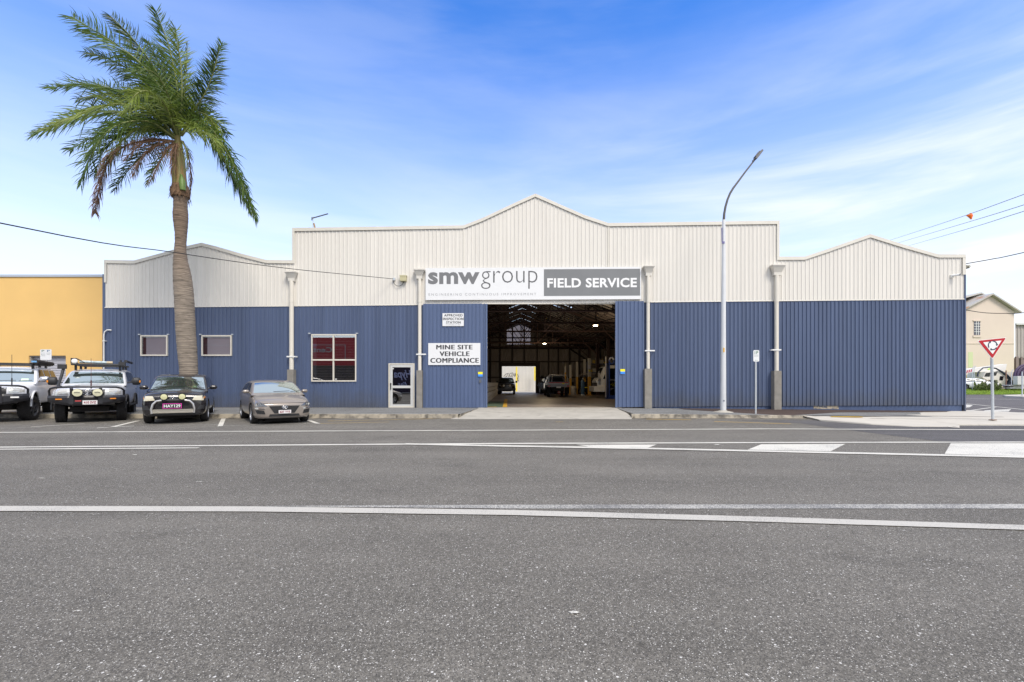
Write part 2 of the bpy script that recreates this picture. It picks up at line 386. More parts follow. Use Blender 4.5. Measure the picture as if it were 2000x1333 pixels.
# ---------------------------------------------------------------- ground, road, footpath
def sheet(name, polys, z, m, kind='structure', thick=0.0, **k):
    mb = MB()
    for poly in polys:
        if isinstance(z, (int, float)): mb.add([(x, y, z) for x, y in poly], [tuple(range(len(poly)))])
        else: mb.add([(x, y, z(x, y)) for x, y in poly], [tuple(range(len(poly)))])
    # make every sheet face up
    o = obj(name, mb, m, kind=kind, **k)
    me = o.data
    bm = bmesh.new(); bm.from_mesh(me)
    for f in bm.faces:
        f.normal_update()
        if f.normal.z < 0: f.normal_flip()
    bm.to_mesh(me); bm.free()
    return o
dirt = mat('dry_ground', (0.16, 0.14, 0.10), 0.95, var=0.2, vscale=0.4)
sheet('ground', [[(-900, -900), (900, -900), (900, 1500), (-900, 1500)]], -0.05, dirt)
KY = 17.3
sheet('road', [[(-200, -9.0), (200, -9.0), (200, KY), (-200, KY)]], 0.0, asphalt)
sheet('side_street', [[(20.9, KY), (200, KY), (200, 51.5), (20.9, 51.5)]], 0.0, asphalt_side)
def pav_z(x, y=0):
    return 0.15 if x < 5.5 else 0.15-(x-5.5)/16.0*0.15 if x < 21.5 else 0.0
# footpath: strips along the building, following its slope
def strip(name, x0, x1, y0f, y1f, m, step=2.0, dz=0.0, zf=None, **k):
    mb = MB(); n = max(1, int(abs(x1-x0)/step)); zf = zf or (lambda x, y: pav_z(x)+dz)
    for i in range(n):
        a = x0+(x1-x0)*i/n; b = x0+(x1-x0)*(i+1)/n
        mb.quad((a, y0f(a), zf(a, y0f(a))), (b, y0f(b), zf(b, y0f(b))), (b, y1f(b), zf(b, y1f(b))), (a, y1f(a), zf(a, y1f(a))))
    return obj(name, mb, m, kind=k.pop('kind', 'structure'), **k)
AX0, AX1 = wx(952), wx(1201)            # doorway
kin = lambda x: KY+0.15
wallb = lambda x: wy(x)+0.35
strip('footpath', -60, -2.34, kin, wallb, foot_grey)
strip('footpath', 5.1, 22.4, kin, wallb, foot_grey)
# brown asphalt part in front of the right wing
z4 = lambda x, y: pav_z(x)+0.004
bx = gpt(1368, 811, .10); b2 = gpt(1312, 801, .13)
obj('footpath_patch', MB().add([(gpt(1380, 811.5, .10)[0], KY+.16, .105), (10.9, KY+.16, pav_z(10.9)+.006), (14.2, 19.6, pav_z(14.2)+.006), (22.2, 21.0, .005), (22.2, 21.9, .005), (8.0, 21.9, .135), (gpt(1322, 801, .12)[0]+.5, 21.9, .136)], [(0, 1, 2, 3, 4, 5, 6)]), asphalt_brown, kind='structure')
# driveway apron
ap = MB(); yk = KY-0.55
fl = [(gpt(888, 817, .02)[0]+.1, gpt(1228, 817, .02)[0]), (AX0-.15, AX1+.15)]
rows = []
for t in [0, .12, .35, .7, 1.0]:
    y = yk+(21.95-yk)*t
    xl = interp([(0, -2.30), (.12, -2.15), (1, AX0-.4)], t); xr = interp([(0, 4.45), (.12, 4.62), (.35, 4.75), (1, AX1+.35)], t)
    rows.append([(xl+(xr-xl)*k/12, y, interp([(0, .006), (.12, .03), (.35, .10), (1, .158)], t)) for k in range(13)])
ap.grid(rows, smooth=False)
obj('driveway_apron', ap, concrete, kind='structure')
jm = mat('joint_dark', (0.12, 0.11, 0.10), 0.9)
# infill between apron flare and footpath ends
obj('footpath_flare', MB().add([(-2.345, KY+.15, .149), (-2.02, KY+.15, .149), (AX0-.3, 22.2, .149), (-2.345, 22.2, .149)], [(0, 1, 2, 3)]).add([(4.72, KY+.15, .149), (5.11, KY+.15, .149), (5.11, 22.0, .149), (5.0, 22.0, .149)], [(0, 1, 2, 3)]), foot_grey, kind='structure')
# kerbs
def kerb(x0, x1, name='kerb'):
    mb = MB(); n = int((x1-x0)/1.2)+1
    for i in range(n):
        a = x0+(x1-x0)*i/n; b = x0+(x1-x0)*(i+1)/n-0.012
        za, zb = pav_z(a)+.004, pav_z(b)+.004
        ps = []
        for x, z in ((a, za), (b, zb)):
            ps.append([(x, KY-.36, .012), (x, KY-.02, .006), (x, KY+.02, z-.02), (x, KY+.045, z), (x, KY+.17, z)])
        mb.grid(ps, smooth=False)
        if i in (0, n-1): mb.add(ps[0 if i == 0 else 1]+[(ps[0 if i == 0 else 1][0][0], KY+.17, 0), (ps[0 if i == 0 else 1][0][0], KY-.36, 0)], [tuple(range(7))])
    return obj(name, mb, kerb_m, kind='structure', fixn=False)
kerb(-60, -2.06); kerb(4.6, 11.35)
rk_ = MB()
for (xa_, ya_, xb_, yb_) in ((-2.03, KY-.34, -2.01, KY+.16), (-2.01, KY+.16, AX0-.3, 22.0), (4.62, KY-.34, 4.73, KY+.16), (4.73, KY+.16, 5.0, 21.9)): rk_.quad((xa_, ya_, -.01), (xb_, yb_, -.01), (xb_, yb_, .151), (xa_, ya_, .02 if ya_ < KY else .151))
obj('kerb_return', rk_, kerb_m, kind='structure')
# concrete corner (pram ramp and tongue) on the right
def gp(px, py, z): x, y = gpt(px, py, z); return (x, y, z)
cor = MB()
cor.add([gp(1566, 806, .07), gp(1640, 812, .05), gp(1800, 810, .05), gp(2200, 815, .045), gp(2700, 822, .045), gp(2700, 835, .045), gp(2000, 829, .045), gp(1870, 828.5, .017), gp(1790, 820, .022), gp(1700, 817, .05), gp(1600, 812.5, .06)], [tuple(range(11))])
cor.add([gp(1590, 812.3, .066), gp(1700, 817, .055), gp(1790, 820, .04), gp(1826, 823, .018), gp(1852, 833.3, .02), gp(1780, 832.0, .03), gp(1700, 828, .035), gp(1600, 820, .05), gp(1584, 816, .06)], [tuple(range(9))])
cor.add([gp(1790, 801.5, .004), gp(1880, 801, .004), gp(1990, 806, .004), gp(2300, 810, .004), gp(2300, 816, .044), gp(1800, 810.2, .049)], [tuple(range(6))])
cor.add([gp(1790, 819.9, .012), gp(1874, 828.9, .012), gp(1874, 836, .012), gp(1852, 834.2, .012), gp(1820, 822.5, .012)], [(0, 1, 2, 3, 4)])
cor.add([(11.2, KY-.36, .011), (11.2, KY+.17, pav_z(11.2)+.004), gp(1590, 812.3, .066), gp(1584, 816, .06), gp(1600, 820, .012)], [(0, 1, 2, 3, 4)])
cor.add([gp(1584, 816.8, .013), gp(1600, 820.6, .013), gp(1700, 828.6, .013), gp(1780, 832.6, .013), gp(1855, 834, .013), gp(1880, 829.5, .013), gp(1880, 814, .013), gp(1640, 806, .013)], [tuple(range(8))])
o = obj('corner_pavement', cor, concrete_new, kind='structure'); 
ke = MB()
edge = [gp(1584, 816, .06), gp(1600, 820, .05), gp(1700, 828, .035), gp(1780, 832.0, .03), gp(1852, 833.3, .02)]
for p, q in zip(edge, edge[1:]): ke.quad((p[0], p[1]-.05, 0.003), (q[0], q[1]-.05, 0.003), q, p)
edge = [gp(1870, 828.5, .045), gp(2000, 829, .045), gp(2700, 835, .045)]
for p, q in zip(edge, edge[1:]): ke.quad((p[0], p[1]-.05, 0.003), (q[0], q[1]-.05, 0.003), q, p)
obj('corner_kerb', ke, concrete, kind='structure')
jn = MB()
def jline(p, q, w, z): 
    P, Q = Vector(gpt(*p, z)), Vector(gpt(*q, z)); n = Vector((-(Q-P).y, (Q-P).x)).normalized()*w/2
    jn.quad((*(P-n), z), (*(Q-n), z), (*(Q+n), z), (*(P+n), z))
jline((1640, 811.9), (1800, 812.6), .10, .062); jline((1800, 812.6), (1960, 814.6), .10, .058); jline((1700, 817.4), (1860, 817.6), .05, .060); jline((1860, 817.6), (2000, 820), .05, .056)
obj('pavement_joint', jn, asphalt_brown, kind='structure')
# darker newer asphalt at the side-street mouth
sheet('asphalt_patch', [[gpt(1560, 827), gpt(1700, 846), gpt(1835, 862.5), gpt(2100, 866), gpt(2900, 868), gpt(2900, 838), gpt(1950, 831), gpt(1852, 834), gpt(1700, 829), gpt(1600, 821.5), gpt(1440, 822)]], 0.004, asphalt_dark)

def line(pts, w, z=0.008, mb=None):
    mb = mb or MB(); P = [Vector((x, y)) for x, y in pts]
    for i in range(len(P)-1):
        d = (P[i+1]-P[i]); n = Vector((-d.y, d.x)).normalized()*w/2
        mb.add([(*(P[i]-n), z), (*(P[i+1]-n), z), (*(P[i+1]+n), z), (*(P[i]+n), z)], [(0, 1, 2, 3)])
    return mb
def gl(*pp): return [gpt(*p) for p in pp]
def marking(name, mb, m): return obj(name, mb, m, kind='structure')
m1 = MB(); m0 = MB()
line(gl((-600, 850), (0, 845.5), (1000, 841.2), (1500, 838.6), (2000, 840.5), (2700, 843)), 0.17, mb=m1, z=.009)
line(gl((-600, 880), (0, 874.5), (800, 868.5), (1000, 867.3), (1600, 865.2), (2000, 864.5), (2700, 864)), 0.17, mb=m1, z=.009)
line(gl((-600, 884), (0, 878.5), (388, 875.8)), 0.13, mb=m1)
line(gl((790, 868.4), (1000, 872.6), (1250, 877), (2000, 894), (2700, 912)), 0.22, mb=m1, z=.012)
for q in ([(1125, 869.5), (1283, 869.2), (1266, 875.3), (1150, 873.3)], [(1487, 868.6), (1651, 868), (1622, 882.6), (1460, 879.2)], [(1857, 866.6), (2060, 866.4), (2030, 892.5), (1845, 887.6)], [(2250, 866.4), (2500, 866.4), (2460, 903), (2215, 897)]):
    m1.add([(*gpt(*p), .006) for p in q], [(0, 1, 2, 3)])
def band(top, bot, z, mb):
    for i in range(len(top)-1):
        mb.add([(*gpt(*top[i]), z), (*gpt(*top[i+1]), z), (*gpt(*bot[i+1]), z), (*gpt(*bot[i]), z)], [(0, 1, 2, 3)])
band([(-500, 990), (0, 990), (500, 991), (1000, 998), (1500, 1011.5), (2000, 1027.5), (2600, 1050)], [(-500, 1000), (0, 1000), (500, 1001), (1000, 1008), (1500, 1021.5), (2000, 1037), (2600, 1060)], .009, m0)
marking('road_marking', m0, mark_near)
# bay lines
for p, q, w in (((60, 834.6), (165, 828.4), .12), ((190, 836.5), (262, 832.8), .12), ((218, 835.2), (270, 822.5), .14), ((430, 833.2), (437, 817.5), .14), ((602, 821.5), (622, 828.3), .14)):
    line(gl(p, q), w, mb=m1)
m2 = MB()
line(gl((275, 834), (428, 829.8)), .07, mb=m2); line(gl((434, 832.5), (622, 827.6)), .07, mb=m2); line(gl((-80, 838.5), (80, 836)), .07, mb=m2); line(gl((186, 831), (225, 832)), .07, mb=m2)
for m in (m1, m2): m.v = [(x, y, z) for x, y, z in m.v]
random.seed(4)
for (px, py, w, h) in ((1443, 865.5, 26, 1.6), (1400, 869.5, 16, 1.2), (1120, 1198, 26, 5), (390, 942, 20, .8), (264, 889, 14, .8), (82, 935, 22, 1.0), (1660, 811, 8, 1)):
    pts_ = []
    for k in range(18):
        t = 2*pi*k/18; rr = random.uniform(.45, 1); pts_.append((*gpt(px+w*rr*cos(t)/2, py+h*rr*sin(t)/1.6), .008))
    if px != 1660: m1.add(pts_, [tuple(range(18))])
marking('road_marking', m1, mark_w)
m3 = MB(); band([(520, 989.5), (1000, 987), (2000, 985.5), (2600, 986)], [(520, 990), (1000, 994.6), (2000, 994.6), (2600, 996)], .005, m3)
marking('road_marking', m3, mark_worn); marking('road_marking', m2, mark_worn)
m4 = MB()
for p, q, w in (((1262, 819.3), (1350, 820.8), .10), ((1395, 824), (1545, 828.8), .09), ((640, 823), (860, 818.4), .06), ((606, 818.3), (830, 818.0), .05), ((625, 828), (760, 825), .05), ((1085, 824.6), (1100, 824.6), .06)):
    line(gl(p, q), w, mb=m4)
m4.add([(*gpt(1624, 813.5, .075), .075), (*gpt(1686, 814.2, .075), .075), (*gpt(1684, 815.6, .075), .075), (*gpt(1622, 814.6, .075), .075)], [(0, 1, 2, 3)])
marking('yellow_marking', m4, mark_y)
# side-street markings, median and far kerb
m5 = MB()
line(gl((1886, 789), (1960, 796.5), (2050, 806), (2200, 815)), .16, mb=m5)
line(gl((1884, 804), (1912, 800), (1945, 795.5)), .13, mb=m5)
m5.add([(*gpt(*p), .006) for p in ((1884, 790.5), (1900, 792), (1894, 796), (1884, 797))], [(0, 1, 2, 3)])
m5.add([(*gpt(*p), .006) for p in ((1925, 802), (1975, 799.5), (1970, 804.5), (1918, 804))], [(0, 1, 2, 3)])
line(gl((1880, 778.5), (2000, 781.5), (2100, 783)), .25, mb=m5); line(gl((1880, 769.3), (2000, 769.5)), .25, mb=m5)
marking('road_marking', m5, mark_w)
isl = MB(); P = [gpt(1960, 774.5), gpt(2010, 773), gpt(2300, 774), gpt(2300, 779), gpt(2000, 778.2), gpt(1965, 776.5)]
isl.prism(P, 0.0, 0.14, lambda u, v, w: (u, v, w))
obj('traffic_island', isl, concrete_new, kind='structure', fixn=True)
GY = 51.5
vz = lambda x, y: .02 if y < GY+.1 else .45
sheet('grass_verge_ground', [[(24, GY), (200, GY), (200, GY+3.2), (24, GY+3.2)], [(24, GY+3.2), (200, GY+3.2), (200, 140), (24, 140)]], vz, mat('grass_ground', (0.20, 0.29, 0.04), 0.9, var=0.3, vscale=1.5))
random.seed(5)
gr = MB()
for i in range(15000):
    x = random.uniform(48, 66); y = GY+random.random()**1.4*7; h = random.uniform(.06, .16)+min(1, (y-GY)/3.2)*.43; a = random.uniform(0, pi); w = .03
    gr.add([(x-w*cos(a), y-w*sin(a), h-.05), (x+w*cos(a), y+w*sin(a), h-.05), (x+random.uniform(-.05, .05), y, .04+h)], [(0, 1, 2)])
tag(obj('grass', gr, mat('grass_blade', (0.25, 0.36, 0.05), 0.8, var=.3, vscale=2)), kind='stuff', label='bright green verge grass beyond the side street', cat='grass')
# footpath on the camera's side of the street, behind the camera
sheet('footpath_near', [[(-200, -9), (200, -9), (200, -14), (-200, -14)]], 0.12, foot_grey)

# ---------------------------------------------------------------- the warehouse
BW = empty('warehouse', (wx(1045), wy(wx(1045)), 0.15), 'long corrugated warehouse, cream above blue, with stepped gables and an open vehicle doorway', 'building')
top_px = [(205.5, 509), (264, 510), (330, 492), (366, 482), (395, 475.5), (425, 483), (470, 496), (521, 509), (572, 509.6), (572.05, 446.7), (905.6, 441.5), (945, 426), (1000, 400), (1045.5, 379.5), (1090, 399), (1140, 421), (1187.7, 437), (1521, 432.5), (1521.05, 502.7), (1571, 502.4), (1620, 486), (1698.4, 458.6), (1760, 478), (1831, 498), (1883.8, 498)]
TOP = [(wx(px), wz(px, py)) for px, py in top_px]
mid_px = [(200, 601.6), (572, 598.6), (952, 594.8), (1220, 591.2), (1884, 585)]
MID = [(wx(px), wz(px, py)) for px, py in mid_px]
bot_px = [(200, 797), (600, 797.5), (952, 796.6), (1200, 796), (1400, 794.2), (1884, 791.5)]
BOT = [(wx(px), wz(px, py)) for px, py in bot_px]
XL, XR = TOP[0][0], TOP[-1][0]
def wp(x, z, off=0.0): return (x, wy(x)-off, z)
def clad(x0, x1, topf, botf, holes=(), pitch=0.19, depth=0.044, off=0.0, phase=0.0):
    """ribbed sheeting; holes: (x0, z0, x1, z1)"""
    mb = MB(); brk = []
    prof = [(0.0, 0), (0.30, 0), (0.32, .12), (0.38, .12), (0.40, 0), (0.62, 0), (0.75, 1), (0.86, 1), (0.985, 0)]
    k = math.floor((x0-phase)/pitch)
    x = phase+k*pitch
    while x < x1:
        for t, d in prof: brk.append((x+t*pitch, d*depth))
        x += pitch
    xs = [b for b in brk if x0 < b[0] < x1]
    d0 = 0.0
    xs = [(x0, 0.0)]+xs+[(x1, 0.0)]
    cuts = sorted({c for h in holes for c in (h[0], h[2])} | {t[0] for t in TOP if x0 < t[0] < x1})
    allx = list(xs)
    for c in cuts:
        if x0 < c < x1: allx.append((c, None))
    allx.sort(key=lambda q: q[0])
    for i, q in enumerate(allx):
        if q[1] is None: allx[i] = (q[0], interp(xs, q[0]))
    for (a, da), (b, db) in zip(allx, allx[1:]):
        if b-a < 1e-4: continue
        c = (a+b)/2; e = min(1e-3, (b-a)*.1)
        iv = [((botf(a+e), topf(a+e)), (botf(b-e), topf(b-e)))]
        for h in holes:
            if h[0] < c < h[2]:
                nv = []
                for (za0, za1), (zb0, zb1) in iv:
                    if h[1] > za0: nv.append(((za0, min(h[1], za1)), (zb0, min(h[1], zb1))))
                    if h[3] < za1: nv.append(((max(h[3], za0), za1), (max(h[3], zb0), zb1)))
                iv = nv
        for (za0, za1), (zb0, zb1) in iv:
            if za1-za0 < 1e-4 and zb1-zb0 < 1e-4: continue
            mb.quad(wp(a, za0, off+da), wp(b, zb0, off+db), wp(b, zb1, off+db), wp(a, za1, off+da))
    return mb
def rect_px(x0, y0, x1, y1, g=0.0):
    xm = (x0+x1)/2; ym = (y0+y1)/2
    return (wx(x0)-g, wz(xm, y1)-g, wx(x1)+g, wz(xm, y0)+g)
W1 = rect_px(277, 656.5, 327.5, 694.5); W2 = rect_px(396, 656.5, 452.5, 694.5); W3 = rect_px(610, 654.5, 695.5, 744.5); DR = rect_px(761, 711, 808.5, 797)
topf = lambda x: interp(TOP, x); midf = lambda x: interp(MID, x); botf = lambda x: interp(BOT, x)
LINT = wz(1076, 593.5)                                       # underside of the beam over the doorway
DX0, DX1 = wx(952), wx(1201)
obj('upper_cladding', clad(XL, XR, topf, midf, holes=[(DX0-.2, 0, DX1+.2, LINT)], depth=.026), cream, BW)
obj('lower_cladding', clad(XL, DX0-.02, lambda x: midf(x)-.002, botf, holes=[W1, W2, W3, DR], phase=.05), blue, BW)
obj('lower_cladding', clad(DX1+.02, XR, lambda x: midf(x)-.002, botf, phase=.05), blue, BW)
# small drip flashing between the two colours
fl = MB()
for (xa, xb) in ((XL, DX0), (DX1, XR)):
    n = 14
    for i in range(n):
        a = xa+(xb-xa)*i/n; b = xa+(xb-xa)*(i+1)/n
        fl.grid([[wp(a, midf(a)+.03, .032), wp(b, midf(b)+.03, .032)], [wp(a, midf(a)-.012, .042), wp(b, midf(b)-.012, .042)], [wp(a, midf(a)-.012, .0), wp(b, midf(b)-.012, .0)]], smooth=False)
obj('drip_flashing', fl, cream_trim, BW)
# capping along the parapet
cp = MB(); T2 = TOP
def capseg(x0, z0, x1, z1, h=.15):
    cp.grid([[wp(x0, z0-h, .045), wp(x1, z1-h, .045)], [wp(x0, z0-h, .060), wp(x1, z1-h, .060)], [wp(x0, z0+.01, .060), wp(x1, z1+.01, .060)], [wp(x0, z0+.02, -.16), wp(x1, z1+.02, -.16)], [wp(x0, z0-h, -.16), wp(x1, z1-h, -.16)]], smooth=False)
for (x0, z0), (x1, z1) in zip(TOP, TOP[1:]):
    if x1-x0 < .01:
        xx = x0; s = -1 if z1 > z0 else 1                     # vertical step
        zl, zh = min(z0, z1), max(z0, z1)
        xo = xx-.012 if z1 > z0 else xx+.012; xi = xx+.11 if z1 > z0 else xx-.11
        cp.grid([[wp(xi, zl-.15, .058), wp(xi, zh, .058)], [wp(xo, zl-.15, .058), wp(xo, zh, .058)], [wp(xo, zl-.15, -.16), wp(xo, zh, -.16)]], smooth=False)
    else: capseg(x0-.004, z0, x1+.004, z1)
cp.grid([[wp(XL+.11, TOP[0][1]-1.1, .05), wp(XL+.11, TOP[0][1], .05)], [wp(XL-.02, TOP[0][1]-1.1, .05), wp(XL-.02, TOP[0][1], .05)], [wp(XL-.02, TOP[0][1]-1.1, -.3), wp(XL-.02, TOP[0][1], -.3)]], smooth=False)
cp.grid([[wp(XR-.13, TOP[-1][1]-.95, .05), wp(XR-.13, TOP[-1][1], .05)], [wp(XR+.02, TOP[-1][1]-.95, .05), wp(XR+.02, TOP[-1][1], .05)], [wp(XR+.02, TOP[-1][1]-.95, -.3), wp(XR+.02, TOP[-1][1], -.3)]], smooth=False)
obj('parapet_capping', cp, cream_trim, BW)
# joint strips on the facade where the sheets meet
js = MB()
for px in (905.6, 1187.7):
    x = wx(px); js.box(x-.025, wy(x)-.036, wz(px, 523), x+.025, wy(x)-.004, topf(x)-.15)
obj('joint_strip', js, cream_trim, BW)
# corner flashings (blue) at both ends
cf = MB()
cf.box(XL-.13, wy(XL)-.01, 0.02, XL+.01, wy(XL)+.3, wz(205, 536))
cf.box(XR-.03, wy(XR)-.045, -.0, XR+.03, wy(XR)+.3, wz(1884, 525))
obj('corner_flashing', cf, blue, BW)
# plinth at the foot of the wall
pl = MB(); n = 20
for i in range(n):
    a = wx(1262)+(XR-.12-wx(1262))*i/n; b = wx(1262)+(XR-.12-wx(1262))*(i+1)/n
    pl.grid([[wp(a, -.06, -.035), wp(b, -.06, -.035)], [wp(a, botf(a)+.05, -.035), wp(b, botf(b)+.05, -.035)]], smooth=False)
pl.box(XR-.12, wy(XR)+.03, -.06, XR-.10, wy(XR)+1.2, botf(XR)+.05)
obj('plinth', pl, blue_flat, BW)
pw = MB(); x0, x1 = wx(1590), wx(1639)
pw.grid([[wp(x0, wz(1600, 799), -.03), wp(x1, wz(1630, 799.5), -.03)], [wp(x0, wz(1600, 793), -.03), wp(x1, wz(1630, 793), -.03)]], smooth=False)
obj('bare_brick_patch', pw, mat('bare_patch', (0.36, 0.31, 0.23), .9, var=.4, vscale=9, dark=(.08, .1, .15), dscale=7, dthr=(.5, .6)), BW)
# side and rear walls, roofs
side = MB(); YB = 53.0
def ribwall_y(x, y0, y1, zb, zt, sgn, mb, pitch=.19):
    y = y0
    while y < y1-1e-6:
        for t0, t1, a, b in ((0, .5, 0, 0), (.5, .62, 0, .028), (.62, .88, .028, .028), (.88, 1, .028, 0)):
            ya, yb_ = y+t0*pitch, y+t1*pitch
            mb.quad((x+sgn*a, ya, zb), (x+sgn*b, yb_, zb), (x+sgn*b, yb_, zt), (x+sgn*a, ya, zt))
        y += pitch
ribwall_y(XR, wy(XR)+.3, YB, 0.0, TOP[-1][1]-.3, 1, side); ribwall_y(XL-.13, wy(XL)+.3, YB, 0.05, TOP[0][1]-.3, -1, side)
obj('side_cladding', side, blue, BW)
roof_m = mat('roof_sheet', (0.40, 0.41, 0.41), 0.5, var=.1, vscale=.5)
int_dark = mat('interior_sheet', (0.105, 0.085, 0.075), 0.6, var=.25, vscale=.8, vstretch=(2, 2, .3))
HX0, HX1, RX, RZ, EZ = -6.6, 8.4, 0.95, 8.25, 5.35
rf = MB()
def roofq(x0, z0, x1, z1, y1=YB): rf.quad((x0, wy(x0)+.12, z0), (x1, wy(x1)+.12, z1), (x1, y1, z1), (x0, y1, z0))
xg1, xg2 = wx(395), wx(1698.4)
roofq(XL+.1, 5.3, xg1, 6.6); roofq(xg1, 6.6, wx(545), 5.3); roofq(wx(545), 5.3, HX0, 5.6)
roofq(xg2+.0, 6.9, XR-.1, 5.5); roofq(15.6, 5.4, xg2, 6.9); roofq(HX1, 5.35, 12.0, 6.6); roofq(12.0, 6.6, 15.6, 5.4)
obj('wing_roof', rf, roof_m, BW)
# ---------------------------------------------------------------- hall roof, trusses, back wall (seen through the doorway)
def roof_z(x): return RZ-(abs(x-RX)/(HX1-RX))*(RZ-EZ)
hr = MB(); ny = 62; slits = []
y0r = 22.05; dyr = (YB-y0r)/ny
xs_r = [HX0, -4.2, -2.4, -1.3, -.25, RX, 2.15, 3.2, 4.4, 6.3, HX1]
random.seed(11)
for i in range(ny):
    ya, yb_ = y0r+i*dyr, y0r+(i+1)*dyr
    for j in range(len(xs_r)-1):
        a, b = xs_r[j], xs_r[j+1]
        if i > 30 and j in (4, 5) and i % 6 in (3,): slits.append((a, b, ya, yb_)); continue      # gaps under the ridge vent
        if (i, j) in ((7, 6), (9, 6), (22, 7), (25, 7)): slits.append((a+.5, b-.2, ya, yb_)); continue
        hr.quad((a, ya, roof_z(a)), (b, ya, roof_z(b)), (b, yb_, roof_z(b)), (a, yb_, roof_z(a)))
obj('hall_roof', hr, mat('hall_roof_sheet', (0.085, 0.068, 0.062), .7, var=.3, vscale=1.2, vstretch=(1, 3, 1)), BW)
sl = MB()
for a, b, ya, yb_ in slits: sl.quad((a, ya, roof_z(a)+.02), (b, ya, roof_z(b)+.02), (b, ya+dyr*.55, roof_z(b)+.02), (a, ya+dyr*.55, roof_z(a)+.02)); sl.quad((a, ya+dyr*.55, roof_z(a)+.01), (b, ya+dyr*.55, roof_z(b)+.01), (b, yb_, roof_z(b)+.01), (a, yb_, roof_z(a)+.01))
clear = mat('translucent_roof_sheet', (0.45, 0.46, 0.42), 0.6, trans=0.18)
obj('roof_light', sl, clear, BW)
# purlins
pu = MB()
for k, x in enumerate((-5.6, -4.5, -3.4, -2.3, -1.2, -.1, 2.0, 3.1, 4.2, 5.3, 6.4, 7.5)):
    pu.box(x-.05, 22.1, roof_z(x)-.16, x+.05, YB, roof_z(x)-.03)
for y in [22.8+.9*i for i in range(33)]:
    for (xa, xb) in ((HX0, RX), (RX, HX1)):
        pu.tube([(xa, y, roof_z(xa)-.2), (xb, y, roof_z(xb)-.2)], .035, 4, smooth=False)
obj('purlins', pu, dark_steel, BW)
def truss(y):
    mb = MB(); zt = 5.28
    def bar(a, b, r=.05): mb.tube([(a[0], y, a[1]), (b[0], y, b[1])], r, 4, smooth=False)
    bar((HX0, zt), (HX1, zt), .06); bar((HX0, EZ), (RX, RZ-.25), .07); bar((HX1, EZ), (RX, RZ-.25), .07)
    xs = [-5.1, -3.6, -2.1, -.6, RX, 2.5, 4.0, 5.5, 7.0]
    for i, x in enumerate(xs):
        bar((x, zt), (x, roof_z(x)-.25), .03)
        if i < len(xs)-1:
            x2 = xs[i+1]
            if x < RX: bar((x, roof_z(x)-.25), (x2, zt), .03)
            else: bar((x, zt), (x2, roof_z(x2)-.25), .03)
    for xx, s in ((HX0, 1), (HX1, -1)): bar((xx, 4.1), (xx+s*1.3, zt), .05)
    return mb
for i in range(6): obj('roof_truss', truss(24.6+4.9*i), red_oxide, BW)
for i in range(6):
    y = 24.6+4.9*i
    for x in (HX0, HX1):
        c_ = MB(); c_.box(x-.13, y-.02, .15, x+.13, y+.02, 5.3); c_.box(x-.13, y-.13, .15, x-.11, y+.13, 5.3); c_.box(x+.11, y-.13, .15, x+.13, y+.13, 5.3)
        obj('column', c_, red_oxide, BW)
# floor
fm = mat('workshop_floor', (0.20, 0.165, 0.14), 0.45, var=.2, vscale=.7, dark=(0.09, 0.07, 0.06), dscale=1.1, dthr=(.5, .7), bump=.1)
flo = MB(); flo.quad((XL+.2, 21.95, .156), (15.9, 21.95, .156), (15.9, YB, .156), (XL+.2, YB, .156))
obj('workshop_floor', flo, fm, kind='structure')
gm = mat('green_floor_paint', (0.09, 0.13, 0.085), .6, var=.3, vscale=2)
ym = mat('yellow_floor_paint', (0.60, 0.33, 0.03), .6, var=.2, vscale=4)
g_ = MB(); g_.quad((-1.9, 22.3, .162), (-.46, 22.3, .162), (-.5, 29, .162), (-1.9, 29, .162)); obj('green_walkway', g_, gm, kind='structure')
g_ = MB(); g_.quad((-.46, 22.1, .166), (-.24, 22.1, .166), (-.34, 33, .166), (-.54, 33, .166)); g_.quad((-1.9, 22.1, .166), (-.75, 22.1, .166), (-.75, 22.35, .166), (-1.9, 22.35, .166)); obj('floor_marking', g_, ym, kind='structure')
# back wall with a gate opening, girts, and a translucent gable
GX0, GX1, GZ = (980.5-1000)/F*YB, (1046-1000)/F*YB, CH+(HY-716)/F*YB
bw = MB(); pit = .25
x = -9.0
def bwall(xa, xb, za, zbf, mb):
    x = xa
    while x < xb-1e-6:
        e = min(x+pit, xb)
        for t0, t1, d0, d1 in ((0, .5, 0, 0), (.5, .6, 0, .04), (.6, .9, .04, .04), (.9, 1, .04, 0)):
            a, b = x+t0*(e-x), x+t1*(e-x)
            mb.quad((a, YB-d0, za), (b, YB-d1, za), (b, YB-d1, zbf(b)), (a, YB-d0, zbf(a)))
        x = e
TZ0, TX0, TX1 = CH+(HY-673)/F*YB, (990-1000)/F*YB, (1036-1000)/F*YB
TZ1 = CH+(HY-652)/F*YB
rz_ = lambda x: roof_z(x) if HX0 < x < HX1 else EZ
bwall(-8, GX0, .15, rz_, bw); bwall(GX0, GX1, GZ, lambda x: min(TZ0, 9), bw); bwall(GX1, 16, .15, lambda x: (rz_(x) if x < HX1 else (min(EZ+abs(x-HX1)*.36+.2, EZ+(15.6-x)*.36+.3) if x < 15.6 else EZ+.3)), bw)
bwall(GX0, TX0, TZ0, rz_, bw)
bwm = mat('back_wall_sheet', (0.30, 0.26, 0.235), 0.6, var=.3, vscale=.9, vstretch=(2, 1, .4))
tg = MB(); x = TX0
for i in range(8):
    a = TX0+(min(TX1, 9)-TX0)*i/8; b = TX0+(TX1-TX0)*(i+1)/8
    tg.quad((a, YB, TZ0), (b, YB, TZ0), (b, YB, rz_(b)), (a, YB, rz_(a)))
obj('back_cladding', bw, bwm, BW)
bw2 = MB(); 
if GX1 > TX1: bwall(TX1, GX1, TZ0, rz_, bw2)
if bw2.v: obj('back_cladding', bw2, bwm, BW)
